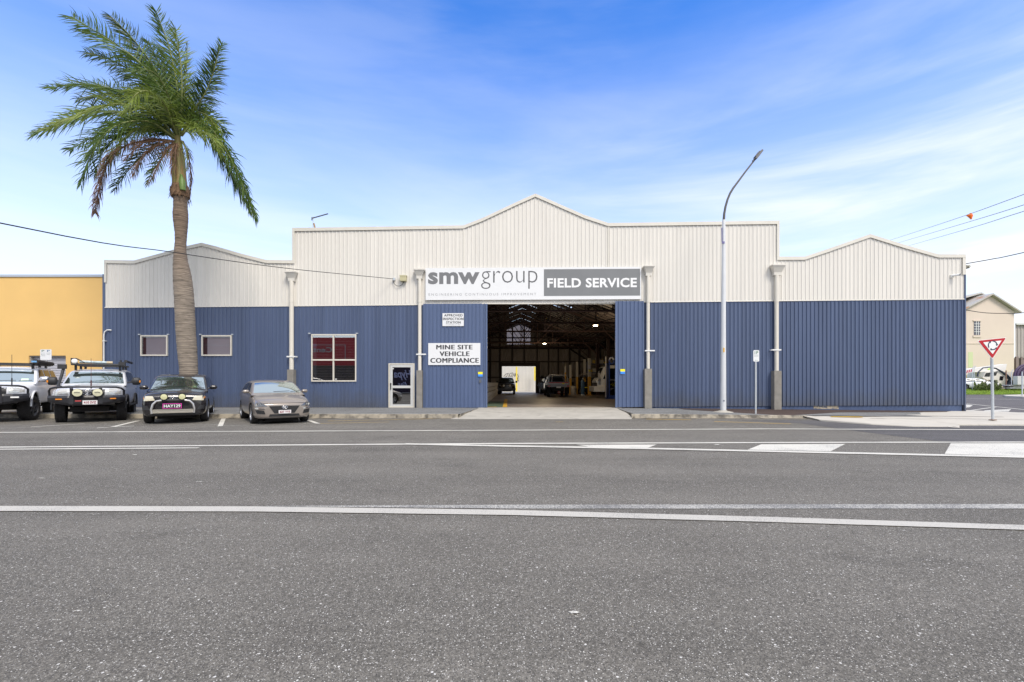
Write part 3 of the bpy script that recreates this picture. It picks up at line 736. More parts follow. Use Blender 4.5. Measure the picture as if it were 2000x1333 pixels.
obj('translucent_gable', tg, mat('translucent_gable_sheet', (0.50, 0.42, 0.40), 0.6, trans=0.30), BW)
t2 = MB(); xa, xb = (1131-1000)/F*YB, (1162-1000)/F*YB
for i in range(3):
    a = xa+(xb-xa)*i/3; t2.quad((a+.06, YB-.06, CH+(HY-672)/F*YB), (a+(xb-xa)/3-.06, YB-.06, CH+(HY-672)/F*YB), (a+(xb-xa)/3-.06, YB-.06, CH+(HY-(656+3*abs(i-1)))/F*YB), (a+.06, YB-.06, CH+(HY-(656+3*abs(i-1)))/F*YB))
obj('high_window', t2, mat('dusty_pane', (0.34, 0.29, 0.27), 0.5), BW)
gi = MB()
for z in (2.0+.0, GZ+.55, 5.4, 6.15):
    if z > GZ: gi.box(-8, YB-.2, z-.07, 16, YB-.05, z+.07)
    else: gi.box(-8, YB-.2, z-.06, GX0, YB-.05, z+.06); gi.box(GX1, YB-.2, z-.06, 16, YB-.05, z+.06)
for px in (958, 977, 1001, 1024, 1049, 1071, 1090, 1112, 1131, 1150, 1170):
    x = (px-1000)/F*YB; z0 = .15 if not GX0 < x < GX1 else GZ
    gi.box(x-.08, YB-.25, z0, x+.08, YB-.05, rz_(x)-.05)
gi.box(GX0-.15, YB-.3, .15, GX0, YB-.05, GZ+.5); gi.box(GX1, YB-.3, .15, GX1+.5, YB-.05, GZ+.5); gi.box(GX0, YB-.28, GZ, GX1, YB-.05, GZ+.42)
for a, b in (((-4.2, 6.4), (-7.5, 4.4)), ((5.2, 6.4), (9.2, 3.7))):
    gi.tube([(a[0], YB-.3, a[1]), (b[0], YB-.3, b[1])], .09, 4, smooth=False)
obj('girts', gi, dark_steel, BW)
# unseen hall side walls (dark sheeting behind the columns), put in to block light
sw = MB(); sw.quad((HX0-.15, 22.0, .15), (HX0-.15, YB, .15), (HX0-.15, YB, 5.6), (HX0-.15, 22.0, 5.6)); sw.quad((15.8, 22.0, .15), (15.8, YB, .15), (15.8, YB, 5.6), (15.8, 22.0, 5.6))
sw.quad((HX0-.15, wy(-7)+.1, 5.0), (HX0-.15, 22.3, 5.0), (HX0-.15, 22.3, 9), (HX0-.15, 22.0, 9))
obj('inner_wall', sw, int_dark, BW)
# lining that closes the front parapet against the sky from inside
ln = MB(); ln.quad((XL+.1, wy(XL)+.2, LINT+.35), (XR-.1, wy(XR)+.2, LINT+.35), (XR-.1, wy(XR)+.2, 5.9), (XL+.1, wy(XL)+.2, 5.9)); ln.quad((wx(580), wy(wx(580))+.2, 5.9), (wx(1515), wy(wx(1515))+.2, 5.9), (wx(1515), wy(wx(1515))+.2, 8.2), (wx(580), wy(wx(580))+.2, 8.2)); 
obj('front_lining', ln, int_dark, BW)
# doorway: beam with short cladding edge, sliding doors
be = MB(); be.box(DX0-.25, wy(1)-.03, LINT-.02, DX1+.1, wy(1)+.10, LINT+.035); obj('door_beam', be, cream_trim, BW)
for side_, (a, b) in (('l', (wx(827), DX0)), ('r', (DX1, wx(1257)))):
    d = empty('sliding_door', ((a+b)/2, wy((a+b)/2)-.09, .16), parent=None); d.parent = BW; d.location = Vector(((a+b)/2, wy((a+b)/2)-.09, .16))-BW.location
    sh = clad(a, b, lambda x: LINT+(.09 if side_ == 'r' else .0), lambda x: botf(x)+.01, off=.075, phase=.03)
    obj('door_sheet', sh, blue_door, d)
    ed = MB(); xe = b if side_ == 'l' else a; s_ = -1 if side_ == 'l' else 1
    ed.box(min(xe, xe+s_*.07), wy(xe)-.112, .17, max(xe, xe+s_*.07), wy(xe)-.03, LINT-.01); obj('door_edge', ed, blue_door, d)

# windows and personnel door
frame_m = mat('aluminium_cream', (0.64, 0.60, 0.52), .4, var=.04, vscale=3)
frame_g = mat('aluminium_silver', (0.62, 0.62, 0.60), .35, metal=.2)
def wframe(mb, r, w=.055, d0=-.02, d1=.065, muls=()):
    x0, z0, x1, z1 = r
    def bx(a, b, c, e): 
        y = wy((a+c)/2); mb.box(a, y-d1, b, c, y-d0, e)
    bx(x0, z0, x0+w, z1); bx(x1-w, z0, x1, z1); bx(x0+w, z0, x1-w, z0+w); bx(x0+w, z1-w, x1-w, z1)
    for m in muls: bx(*m)
for i, r in enumerate((W1, W2)):
    x0, z0, x1, z1 = r
    wnd = empty('window', Vector(((x0+x1)/2, wy((x0+x1)/2), z0))-BW.location); wnd.parent = BW
    f = MB(); wframe(f, (x0-.03, z0-.03, x1+.03, z1+.03), .065); obj('window_frame', f, frame_m, wnd)
    hd = MB(); y = wy(x0)
    for xx in (x0-.06, x1+.06): hd.box(xx-.05, y-.10, z1+.04, xx+.05, y-.02, z1+.09)
    obj('shutter_bracket', hd, galv, wnd)
    xm = x0+.10+(x1-x0)*.10
    y = wy((x0+x1)/2)
    p = MB(); p.quad((x0, y-.022, z0), (x1, y-.022, z0), (x1, y-.022, z1), (x0, y-.022, z1)); obj('pane', p, pane_mat('office_pane', .10, (.8, .8, .82)), wnd)
    bl = MB(); bl.quad((xm, y-.0, z0), (x1, y-.0, z0), (x1, y-.0, z1), (xm, y-.0, z1)); obj('blind', bl, mat('grey_roller_blind', (0.33, 0.315, 0.34), .8, var=.04, vscale=2), wnd)
    bb = MB(); bb.quad((x0, y+.03, z0), (x1, y+.03, z0), (x1, y+.03, z1), (x0, y+.03, z1)); bb.box(x0+.05, y-.018, z0, x0+.1, y+.02, z1); obj('window_reveal', bb, mat('dark_reveal', (0.05, 0.035, 0.04), .8), wnd)
x0, z0, x1, z1 = W3; xm = (x0+x1)/2-.02; zm = wz(652, 703.5)
wnd = empty('window', Vector((xm, wy(xm), z0))-BW.location); wnd.parent = BW
f = MB(); wframe(f, (x0-.03, z0-.03, x1+.03, z1+.03), .06, muls=[(xm-.03, z0, xm+.03, z1), (x0, zm-.035, xm-.03, zm+.035), (xm+.03, zm-.035, x1, zm+.035)]); obj('window_frame', f, frame_m, wnd)
y = wy(xm)
for a, b in ((x0, xm), (xm, x1)):
    for c_, d_ in ((z0, zm), (zm, z1)):
        p = MB(); p.quad((a, y-.022, c_), (b, y-.022, c_), (b, y-.022, d_), (a, y-.022, d_)); obj('pane', p, pane_mat('street_pane', .50, (.7, .7, .72)), wnd)
bl = MB()
z = z0+.05
while z < z1-.03:
    bl.quad((x0+.03, y+.02, z), (x1-.03, y+.02, z), (x1-.03, y+.045, z+.012), (x0+.03, y+.045, z+.012)); z += .078
obj('venetian_blind', bl, mat('slat_grey', (0.30, 0.29, 0.30), .6), wnd)
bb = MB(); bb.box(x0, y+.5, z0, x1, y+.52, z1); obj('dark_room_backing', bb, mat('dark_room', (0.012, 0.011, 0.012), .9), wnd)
hd = MB()
for xx in (x0-.10, x1+.06): hd.box(xx-.05, y-.10, z1+.04, xx+.05, y-.02, z1+.09)
obj('shutter_bracket', hd, galv, wnd)
st = MB(); st.box(xm+.08, y-.027, z0+.07, xm+.16, y-.024, z0+.11); obj('sticker', st, white_paint, wnd)
# glazed door
x0, z0, x1, z1 = DR; z0 = .155; y = wy((x0+x1)/2); zt = wz(785, 756)
dr = empty('glazed_door', Vector(((x0+x1)/2, y, z0))-BW.location); dr.parent = BW
f = MB(); wframe(f, (x0-.04, z0, x1+.04, z1+.02), .06); obj('door_frame', f, frame_m, dr)
f = MB(); wframe(f, (x0+.035, z0+.03, x1-.035, z1-.05), .12, d0=-.01, d1=.05, muls=[(x0+.1, zt-.06, x1-.1, zt+.06)]); obj('door_leaf', f, frame_g, dr)
for c_, d_, tl in ((z0+.1, zt-.05, .16), (zt+.05, z1-.1, .30)):
    p = MB(); p.quad((x0+.1, y-.02, c_), (x1-.1, y-.02, c_), (x1-.1, y-.02, d_), (x0+.1, y-.02, d_)); obj('door_glass', p, pane_mat('door_pane', .40, (.25, .25, .25)), dr)
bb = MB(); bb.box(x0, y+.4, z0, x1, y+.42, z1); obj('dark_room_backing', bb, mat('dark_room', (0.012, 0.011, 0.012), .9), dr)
h = MB(); h.box(x0+.055, y-.085, zt-.13, x0+.085, y-.05, zt+.12); h.box(x0+.04, y-.06, zt+.10, x0+.10, y-.045, zt+.18); obj('door_handle', h, mat('handle_dark', (.05, .05, .05), .4, metal=.5), dr)
st = MB(); st.box(x0+.15, y-.026, z1-.26, x0+.21, y-.022, z1-.22); obj('sticker', st, white_paint, dr)

# downpipes with rain heads and steel guards
def downpipe(px, hx0, hx1, hy0, hy1, pw0, pw1, gx0, gx1, gy0, brx0, brx1, bry, last=False):
    x = wx(px); y = wy(x); za, zb = wz(px, hy0), wz(px, hy1)
    r = empty('downpipe', Vector((x, y, .15))-BW.location); r.parent = BW
    a, b = wx(hx0), wx(hx1); xm = (a+b)/2; w = (b-a)/2
    hd = MB()
    hd.box(a-.03, y-.36, za-.06, b+.03, y-.03, za)
    def ring(z, wv, yo): return [(xm-wv, y-.03, z), (xm+wv, y-.03, z), (xm+wv, y-yo, z), (xm-wv, y-yo, z)]
    hd.grid([ring(za-.06, w, .34), ring(zb+.14, w*.62, .22), ring(zb, w*.60, .21)], smooth=False, close=True)
    hd.add(ring(zb, w*.60, .21), [(0, 1, 2, 3)])
    obj('rain_head', hd, mat('rain_head_cream', (0.66, 0.63, 0.57), .45, var=.05, vscale=2), r, fixn=True)
    gz = wz(px, gy0); c0, c1 = wx(pw0), wx(pw1); rr = (c1-c0)/2*.82
    p = MB(); p.tube([((c0+c1)/2, y-.14, zb+.02), ((c0+c1)/2, y-.14, gz-.1)], rr, 14)
    for zj in (wz(px, 592),): p.tube([((c0+c1)/2, y-.14, zj), ((c0+c1)/2, y-.14, zj+.10)], rr*1.12, 14)
    obj('pipe', p, mat('pipe_cream', (0.67, 0.63, 0.55), .4, var=.05, vscale=2), r)
    g0, g1 = wx(gx0), wx(gx1); zg = pav_z(x)+.0-.02
    g = MB(); g.box(g0, y-.30, zg, g0+.015, y-.036, gz); g.box(g1-.015, y-.30, zg, g1, y-.036, gz); g.box(g0, y-.315, zg, g1, y-.30, gz)
    obj('pipe_guard', g, guard_m, r)
    br = MB(); zbr = wz(px, bry); br.box(wx(brx0), y-.16-rr, zbr-.03, wx(brx1), y-.14-rr, zbr+.03); br.box(wx(brx0), y-.16, zbr-.03, wx(brx0)+.03, y-.03, zbr+.03); br.box(wx(brx1)-.03, y-.16, zbr-.03, wx(brx1), y-.03, zbr+.03)
    obj('pipe_bracket', br, white_paint, r)
downpipe(572, 563, 582, 533, 551, 567.2, 577.2, 567, 579, 722.5, 565, 582, 697.5)
downpipe(821, 811.5, 829.5, 528.5, 546.5, 816.8, 825, 816, 826.5, 724, 815, 833, 693)
downpipe(1264, 1255.5, 1274, 522, 541, 1260, 1268.2, 1256, 1269.5, 721, 1258, 1276, 686)
downpipe(1513, 1502.5, 1526, 520, 540, 1508.6, 1518, 1505, 1519, 725, 1502.5, 1520, 684.5)

# ---------------------------------------------------------------- signs and fittings on the front (things of their own)
def wbox(mb, x0, o1, z0, x1, o0, z1):
    return mb.add([wp(x0, z0, o1), wp(x1, z0, o1), wp(x0, z0, o0), wp(x1, z0, o0), wp(x0, z1, o1), wp(x1, z1, o1), wp(x0, z1, o0), wp(x1, z1, o0)], [(0, 2, 3, 1), (4, 5, 7, 6), (0, 1, 5, 4), (2, 6, 7, 3), (0, 4, 6, 2), (1, 3, 7, 5)])
def panel(name, px0, py0, px1, py1, m, off0, off1, label, cat, **k):
    x0, z0, x1, z1 = wx(px0), wz((px0+px1)/2, py1), wx(px1), wz((px0+px1)/2, py0)
    r = empty(name, ((x0+x1)/2, wy((x0+x1)/2)-off0, z0), label, cat)
    p = MB(); y = wy((x0+x1)/2); wbox(p, x0, off1, z0, x1, off0, z1); obj('panel', p, m, r)
    return r, y
def wtext(s, px0, py0, px1, py1, y, off, m, parent, name='lettering', offset=0.0, **k):
    x0, z0, x1, z1 = wx(px0), wz((px0+px1)/2, py1), wx(px1), wz((px0+px1)/2, py0)
    mb = text_mb(s, (x0, z0, x1, z1), lambda u, v: wp(u, v, off), offset=offset, **k)
    return obj(name, mb, m, parent)
r, y = panel('company_sign', 832, 524.0, 1251, 586.5, sign_white, .05, .11, 'long white company sign with grey lettering above the open doorway', 'sign')
wtext('smw', 837, 533, 937, 556.5, y, .114, letter_grey, r, offset=.034, space=1.04)
wtext('group', 940, 530.5, 1049.5, 565.5, y, .114, letter_thin, r, offset=-.016, space=1.0)
wtext('ENGINEERING CONTINUOUS IMPROVEMENT', 838, 573.8, 1047, 578.5, y, .114, mat('letter_pale', (.32, .32, .33), .5), r, offset=-.004, space=1.5)
g = MB(); x0, x1, z0, z1 = wx(1062), wx(1249), wz(1155, 579), wz(1155, 527); wbox(g, x0, .116, z0, x1, .1105, z1); obj('grey_panel', g, sign_grey, r)
wtext('FIELD SERVICE', 1068.5, 544.5, 1242.5, 563, y, .120, mat('letter_white', (.8, .8, .8), .5), r, offset=.030, space=1.05)
r, y = panel('inspection_sign', 865, 613, 906.5, 638, sign_white, .112, .13, 'small white sign reading APPROVED INSPECTION STATION', 'sign')
for t_, a, b, c, d in (('APPROVED', 868.5, 904, 614.8, 619.4), ('INSPECTION', 866.3, 905.5, 621.6, 626.3), ('STATION', 872.5, 900, 628.6, 633)):
    wtext(t_, a, c, b, d, y, .134, mat('letter_black', (.03, .03, .035), .5), r, offset=.0, space=1.15, bold=.005)
wtext('AUTHORISED No. 3870', 871.5, 634.8, 899.5, 636.2, y, .134, mat('letter_pale', (.32, .32, .33), .5), r)
r, y = panel('compliance_sign', 837.5, 671, 938.5, 713.5, sign_white, .112, .135, 'white sign reading MINE SITE VEHICLE COMPLIANCE in grey capitals', 'sign')
for t_, a, b, c, d in (('MINE SITE', 853.5, 923, 674.5, 683.2), ('VEHICLE', 860, 917, 687.2, 696.2), ('COMPLIANCE', 842, 935, 700.0, 709.2)):
    wtext(t_, a, c, b, d, y, .139, letter_dark, r, offset=0.0, space=1.1, bold=.016)
yel = mat('notice_yellow', (.85, .75, .02), .5); lb = mat('notice_blue', (.05, .26, .75), .5)
for (a, b, c, d), lab in (((934, 727, 943, 736), 'small yellow and blue notice on the left sliding door'), ((1210.5, 721.5, 1219.5, 731), 'small yellow and blue notice on the right sliding door')):
    x0, z0, x1, z1 = wx(a), wz((a+c)/2, d), wx(c), wz((a+c)/2, b); y = wy(x0); zm = (z0+z1)/2
    r = empty('notice', ((x0+x1)/2, y-.11, z0), lab, 'notice', group='notices on the sliding doors')
    p = MB(); p.box(x0, y-.125, zm, x1, y-.11, z1); obj('yellow_half', p, yel, r)
    p = MB(); p.box(x0, y-.125, z0, x1, y-.11, zm); obj('blue_half', p, lb, r)
x, z = wx(938.5), wz(938, 745); p = MB(); p.box(x-.06, wy(x)-.13, z-.08, x+.05, wy(x)-.11, z+.08); obj('door_lock', p, mat('lock_grey', (.10, .11, .13), .5), at=(x, wy(x)-.11, z), label='small dark lock plate under the left notice', cat='lock')
# meter box and cable entry
x, z = wx(789), wz(789, 545.5); y = wy(x)
r = empty('junction_box', (x, y-.03, z-.15), 'beige junction box where the overhead cable reaches the wall', 'junction box')
p = MB(); p.box(x-.15, y-.22, z-.14, x+.15, y-.03, z+.13); obj('box_body', p, mat('box_beige', (.50, .46, .28), .5), r, bevel=.015)
p = MB(); p.box(x-.165, y-.235, z+.10, x+.165, y-.03, z+.145); obj('box_lid', p, mat('box_beige_lid', (.56, .52, .34), .5), r)
p = MB(); lp = []
for i in range(17):
    t = pi*i/16; lp.append((wx(778.5)-.26*cos(t)+.02, y-.09, wz(778, 548)-.30*sin(t)+.0))
p.tube(lp, .012, 6); obj('cable_loop', p, cable_m, r)
p = MB(); p.box(wx(768), y-.10, wz(770, 549), wx(772.5), y-.0, wz(770, 544)); obj('cable_anchor', p, galv, r)
# security camera
c0 = wpt(1861, 539.5, .05)
r = empty('security_camera', c0, 'white security camera on the cream wall near the right corner', 'camera')
p = MB(); p.box(c0[0]-.14, c0[1]-.03, c0[2]-.09, c0[0]-.02, c0[1]+.05, c0[2]+.05); obj('mount', p, white_paint, r, bevel=.01)
p = MB(); p.tube([(c0[0]-.08, c0[1]-.02, c0[2]), (c0[0]+.06, c0[1]-.22, c0[2]+.0)], [.055, .06], 12); obj('camera_body', p, white_paint, r)
p = MB(); p.tube([(c0[0]+.058, c0[1]-.218, c0[2]), (c0[0]+.075, c0[1]-.245, c0[2])], [.045, .045], 12); obj('lens', p, mat('lens_black', (.02, .02, .03), .2), r)
x = XR+.12; z = wz(1884, 521); p = MB(); p.box(x, wy(XR)+.02, z-.07, x+.16, wy(XR)+.2, z+.08); p.tube([(x+.08, wy(XR)+.0, z), (x+.08, wy(XR)-.05, z)], .05, 8); obj('floodlight', p, mat('flood_grey', (.38, .37, .30), .5), at=(x, wy(XR)+.02, z), label='small box floodlight on the right corner of the parapet', cat='floodlight', bevel=.01)
# antenna on the parapet
a0 = wpt(601, 446, -.6); s_ = 21.9/F
r = empty('antenna', a0, 'thin mast with a tilted tube antenna on the left parapet', 'antenna')
p = MB(); p.tube([(a0[0], a0[1], a0[2]-.6), (a0[0], a0[1], a0[2]+.80)], .018, 6); obj('mast', p, galv, r)
p = MB(); p.tube([(a0[0]-.06, a0[1], a0[2]+.70), (a0[0]+.75, a0[1], a0[2]+.93)], .03, 6); p.tube([(a0[0]-.06, a0[1], a0[2]+.60), (a0[0]-.06, a0[1], a0[2]+.75)], .03, 6); obj('boom', p, mat('antenna_dark', (.12, .14, .16), .5), r)
p = MB(); p.tube([(a0[0]+.04, a0[1], a0[2]+.45), (a0[0]+.11, a0[1], a0[2]+.15)], [.035, .045], 6); obj('balun', p, mat('balun_brown', (.35, .22, .10), .6), r)

# ---------------------------------------------------------------- inside the workshop
def hbox(mb, px0, py0, px1, py1, d, dep=.3):
    a = dpt(px0, py1, d); b = dpt(px1, py0, d); mb.box(a.x, d, a.z, b.x, d+dep, b.z); return mb
# lamps that are lit
for (px, py, d), lab in (((1163, 637, 30.5), 'lit high bay lamp nearest the doorway'), ((1063.5, 672, 42), 'lit high bay lamp deep inside the workshop')):
    p0 = dpt(px, py, d)
    r = empty('high_bay_lamp', p0, lab, 'lamp', group='lit high bay lamps')
    p = MB(); p.tube([(p0.x, d, p0.z+.05), (p0.x, d, p0.z+.9)], .02, 6); p.lathe([(.05, .30), (.10, .28), (.21, .06), (.21, .03)], Matrix.Translation(p0), 16); obj('shade', p, dark_steel, r)
    p = MB(); p.lathe([(0, -.03), (.11, -.02), (.15, .04)], Matrix.Translation(p0), 16); obj('lens', p, mat('lamp_lit', (1.0, .80, .52), .5, emis=14), r)
    ld = bpy.data.lights.new('lamp_light', 'POINT'); ld.energy = 130; ld.color = (1, .78, .5); ld.shadow_soft_size = .2
    lo = bpy.data.objects.new('lamp_light', ld); COL.objects.link(lo); lo.parent = r; lo.location = (0, 0, -.12)
# stack of concrete blocks on the left
r = empty('block_wall', (-1.95, 24.5, .156), 'stacked pale concrete blocks just inside the doorway on the left', 'blocks')
blk = mat('block_concrete', (.50, .46, .42), .85, var=.15, vscale=3)
for j in range(4):
    for i in range(7):
        p = MB(); y0 = 23.9+i*3.0+(j % 2)*.5; p.box(-2.35, y0, .16+j*.31, -1.44+(j % 2)*.03, y0+2.9, .16+j*.31+.28); obj('block', p, blk, r, bevel=.03)
# things standing about on the right
rd = mat('trolley_red', (.30, .02, .02), .4); 
x, y = dpt(1098, 0, 45).x, 45
r = empty('tool_trolley', (x, y, .156), 'small red tool trolley behind the tray ute', 'tool trolley')
p = MB(); p.box(x-.4, y, .26, x+.4, y+.5, 1.05); obj('cabinet', p, rd, r, bevel=.02)
for k in range(4): p = MB(); p.box(x-.36, y-.015, .33+k*.18, x+.36, y-.002, .46+k*.18); obj('drawer', p, mat('drawer_grey', (.25, .24, .24), .4), r)
x, y = dpt(1120, 0, 46).x, 46
r = empty('oil_drum', (x, y, .156), 'pale oil drum between the hoist posts', 'drum')
p = MB(); p.lathe([(0, 0), (.29, 0), (.3, .02), (.29, .28), (.3, .3), (.29, .32), (.29, .58), (.3, .6), (.29, .62), (.3, .88), (0, .88)], Matrix.Translation((x, y, .156)), 20); obj('drum_body', p, mat('drum_pale', (.42, .40, .38), .5), r)
x, y = dpt(1175, 0, 47).x, 47
r = empty('storage_rack', (x, y, .156), 'tall storage rack with bins along the right of the workshop', 'rack')
p = MB()
for xx in (-1.4, 1.4):
    for yy in (0, .6): p.box(x+xx-.04, y+yy-.04, .16, x+xx+.04, y+yy+.04, 3.6)
for z in (.6, 1.5, 2.4, 3.3): p.box(x-1.36, y-.04, z, x+1.36, y+.64, z+.06)
obj('rack_frame', p, mat('rack_blue', (.03, .06, .18), .5), r)
random.seed(14)
for z in (.66, 1.56, 2.46, 3.36):
    xx = -1.3
    while xx < 1.1:
        w = random.uniform(.25, .5); h = random.uniform(.2, .6); cm_ = random.choice([mat('bin_grey', (.30, .29, .28), .6), mat('bin_blue', (.05, .12, .35), .5), mat('bin_white', (.5, .49, .47), .6), mat('bin_yellow', (.5, .35, .05), .5), mat('bin_dark', (.05, .05, .05), .6)])
        p = MB(); p.box(x+xx, y+.02, z+.002, x+xx+w-.04, y+.5, z+h); obj('bin', p, cm_, r); xx += w
# hoist posts
post_y = mat('hoist_yellow', (.62, .33, .03), .5, var=.1, vscale=3); post_w = mat('hoist_cream', (.48, .45, .40), .5, var=.15, vscale=2)
for (xa, xb, yt, ym_, yb_), lab in (((1149, 1154.3, 700, 736, 772.6), 'nearest hoist post, cream over yellow, with a control box'), ((1140, 1144.3, 702, 736, 748), 'second hoist post with a short yellow foot behind a blue gas cylinder'), ((1125.5, 1129, 707, 737, 766), 'thin middle hoist post with a pale lower half'), ((1112.5, 1116.2, 713, 739, 767), 'hoist post with a dull yellow base near the tray truck'), ((1103, 1105.6, 715, 728, 758), 'farthest and thinnest hoist post behind the tray truck')):
    d = F*(CH-.156)/(max(yb_, 770.8)-HY); a = dpt(xa, yb_, d); b = dpt(xb, yt, d); m_ = dpt(xa, ym_, d)
    r = empty('hoist_post', ((a.x+b.x)/2, d, .156), lab, 'hoist post', group='vehicle hoist posts in the workshop')
    w = b.x-a.x
    def chan(z0, z1):
        p = MB(); p.box(a.x, d, z0, b.x, d+.03, z1); p.box(a.x, d+.03, z0, a.x+.04, d+.3, z1); p.box(b.x-.04, d+.03, z0, b.x, d+.3, z1); return p
    obj('lower_post', chan(.156, m_.z), post_y, r); obj('upper_post', chan(m_.z+.002, b.z), post_w, r)
    p = MB(); p.box(a.x-.15, d-.12, .157, b.x+.15, d+.4, .18); obj('base_plate', p, post_y, r)
    if xa == 1149:
        p = MB(); q = dpt(1148, 721, d); p.box(q.x, d-.15, q.z, q.x+.27, d, q.z+.38); obj('control_box', p, mat('control_box', (.55, .55, .62), .5), r, bevel=.02)
        p = MB(); q = dpt(1150, 725, d); p.box(q.x, d-.02, q.z-.05, q.x+.14, d-.003, q.z+.08); obj('warning_sticker', p, yel, r)
d = 41.0; q = dpt(1138.3, 771, d)
r = empty('gas_cylinder', (q.x, d, .156), 'tall blue gas cylinder beside the hoist posts', 'gas cylinder')
p = MB(); p.lathe([(0, .02), (.15, .02), (.16, .06), (.16, 1.30), (.12, 1.42), (.05, 1.48), (.04, 1.56), (0, 1.56)], Matrix.Translation((q.x, d, .156)), 16); obj('cylinder_body', p, mat('cylinder_blue', (.07, .15, .25), .4), r)
p = MB(); p.lathe([(.165, .02), (.175, .02), (.175, .14), (.165, .14)], Matrix.Translation((q.x, d, .156)), 16); p.tube([(q.x-.06, d, 1.75), (q.x+.06, d, 1.75)], .03, 6); obj('base_ring', p, white_paint, r)
# blue frame with hose reel at the right of the doorway
bf = mat('frame_blue', (.02, .05, .22), .45, var=.1, vscale=3)
d = 33.5; a = dpt(1184.5, 778, d); b = dpt(1191, 712, d)
r = empty('blue_press', ((a.x+b.x)/2, d, .156), 'dark blue steel frame standing by the right side of the doorway', 'workshop press')
p = MB(); p.box(a.x, d, .157, a.x+.07, d+.5, b.z); p.box(b.x-.09, d-.06, .157, b.x, d+.5, b.z); obj('upright', p, bf, r)
p = MB(); p.box(a.x+.02, d+.05, .16, b.x+.8, d+.45, .42); obj('foot', p, bf, r); p = MB(); p.box(a.x, d-.05, b.z, b.x+.02, d+.55, b.z+.08); obj('head', p, bf, r)
p = MB(); q = dpt(1195, 705, d); tor = []
for i in range(25): t = 2*pi*i/24; tor.append((q.x+.17*cos(t), d+.1, q.z+.24*sin(t)))
p.tube(tor, .06, 8); obj('hose_reel', p, bf, r)
p = MB(); p.tube([tor[i] for i in (1, 3, 5, 7, 9, 11)], .064, 6); obj('reel_label', p, white_paint, r)
p = MB(); hbox(p, 1182.5, 697, 1184, 776, 33, .06); obj('pipe', p, post_w, at=tuple(dpt(1183, 776, 33)), label='thin pale upright rod left of the blue frame', cat='rod', )
# background clutter benches to the right, dark
random.seed(9)
cl = [(dpt(px, 768, 46).x, 46+random.random()*4) for px in range(1050, 1150, 9)]
r = empty('workbench', (6, 50, .156), 'dim workbench and shelving along the back wall', 'workbench')
p = MB(); p.box(2.9, 50.5, 1.0, 14, 51.5, 1.08); p.box(2.9, 51.2, 1.9, 9, 51.6, 1.95); 
for i in range(8): x = 3+i*1.5; p.box(x, 51.2, .16, x+.06, 51.3, 1.95)
obj('bench', p, dark_steel, r)
p = MB()
for i in range(24): x = 3+random.random()*6; z = random.choice((1.08, 1.96)); w = .15+random.random()*.3; p.box(x, 50.8, z, x+w, 51.2, z+.12+random.random()*.3)
obj('bench_clutter', p, mat('clutter', (.16, .15, .15), .7, var=.6, vscale=2), r)
# gate area behind the workshop: white corrugated wall in daylight, yellow posts, graffiti
sheet('rear_yard', [[(-25, YB, ), (24, YB), (24, 75), (-25, 75)]], .14, concrete)
YG = 64.0
wm = mat('white_rear_sheet', (.62, .60, .56), .5, var=.05, vscale=1)
r = empty('rear_wall', (1, YG, .14), 'white corrugated wall with graffiti outside the rear opening', 'wall')
p = MB(); x = -6.0
while x < 9:
    for t0, t1, d0, d1 in ((0, .5, 0, 0), (.5, .6, 0, .03), (.6, .9, .03, .03), (.9, 1, .03, 0)):
        p.quad((x+t0*.2, YG-d0, .14), (x+t1*.2, YG-d1, .14), (x+t1*.2, YG-d1, 5), (x+t0*.2, YG-d0, 5))
    x += .2
obj('sheeting', p, wm, r)
p = MB()
def gz(px, py): q = dpt(px, py, YG-.05); return (q.x, q.y, q.z)
for st_ in ([(984, 736), (988, 731), (993, 729), (990, 735), (987, 737)], [(993, 737), (996, 730), (1001, 728), (999, 736), (994, 734)], [(1001, 737), (1004, 729), (1005, 736), (1010, 730)], [(1004, 733), (1011, 732)], [(1009, 728), (1013, 736), (1010, 739)], [(1006, 729), (1013, 745)], [(1008, 741), (1012, 738), (1011, 745)]):
    p.tube([gz(*q) for q in st_], .028, 4)
obj('graffiti', p, mat('spray_black', (.02, .02, .02), .7), r)
for (a, b, c, e), n_ in (((1007.5, 717, 1010.5, 766), 'gate_post'), ((1043, 717, 1046.5, 744), 'gate_post')):
    q0 = dpt(a, e, 62.5); q1 = dpt(c, b, 62.5); p = MB(); p.box(q0.x, 62.5, .15 if e > 760 else q0.z, q1.x, 62.6, q1.z)
    obj(n_, p, mat('gate_yellow', (.85, .68, .10), .5), at=(q0.x, 62.5, .15), label='yellow gate post in the middle of the rear opening' if e > 760 else 'short yellow panel at the right edge of the rear opening', cat='post')
# ---------------------------------------------------------------- vehicles (built nose towards -Y, nose at y = 0)
car_glass = glass_mat('windscreen_glass', (0.04, 0.055, 0.052), 0.58, 0.0, (0.86, 0.97, 0.97))
side_glass = glass_mat('tinted_glass', (0.010, 0.011, 0.014), 0.025, 0.01, spec=.12)
lens_m = glass_mat('headlamp_lens', (0.50, 0.49, 0.45), 0.18, 0.05)
chrome = mat('chrome', (0.75, 0.75, 0.77), 0.12, metal=1.0)
rim_m = mat('alloy_rim', (0.45, 0.45, 0.46), 0.3, metal=0.7)
under_m = mat('underbody_black', (0.012, 0.011, 0.011), 0.9)
trim_m = mat('car_black_trim', (0.025, 0.025, 0.027), 0.55)
steel_blk = mat('bar_black_steel', (0.022, 0.022, 0.026), 0.38)
amber = mat('amber_lens', (0.75, 0.25, 0.02), 0.3)
spot_m = mat('spot_lens', (0.62, 0.60, 0.42), 0.25, var=.1, vscale=9)
plate_w = mat('plate_white', (0.70, 0.68, 0.68), 0.5)
plate_red = mat('plate_maroon', (0.25, 0.015, 0.03), 0.5)
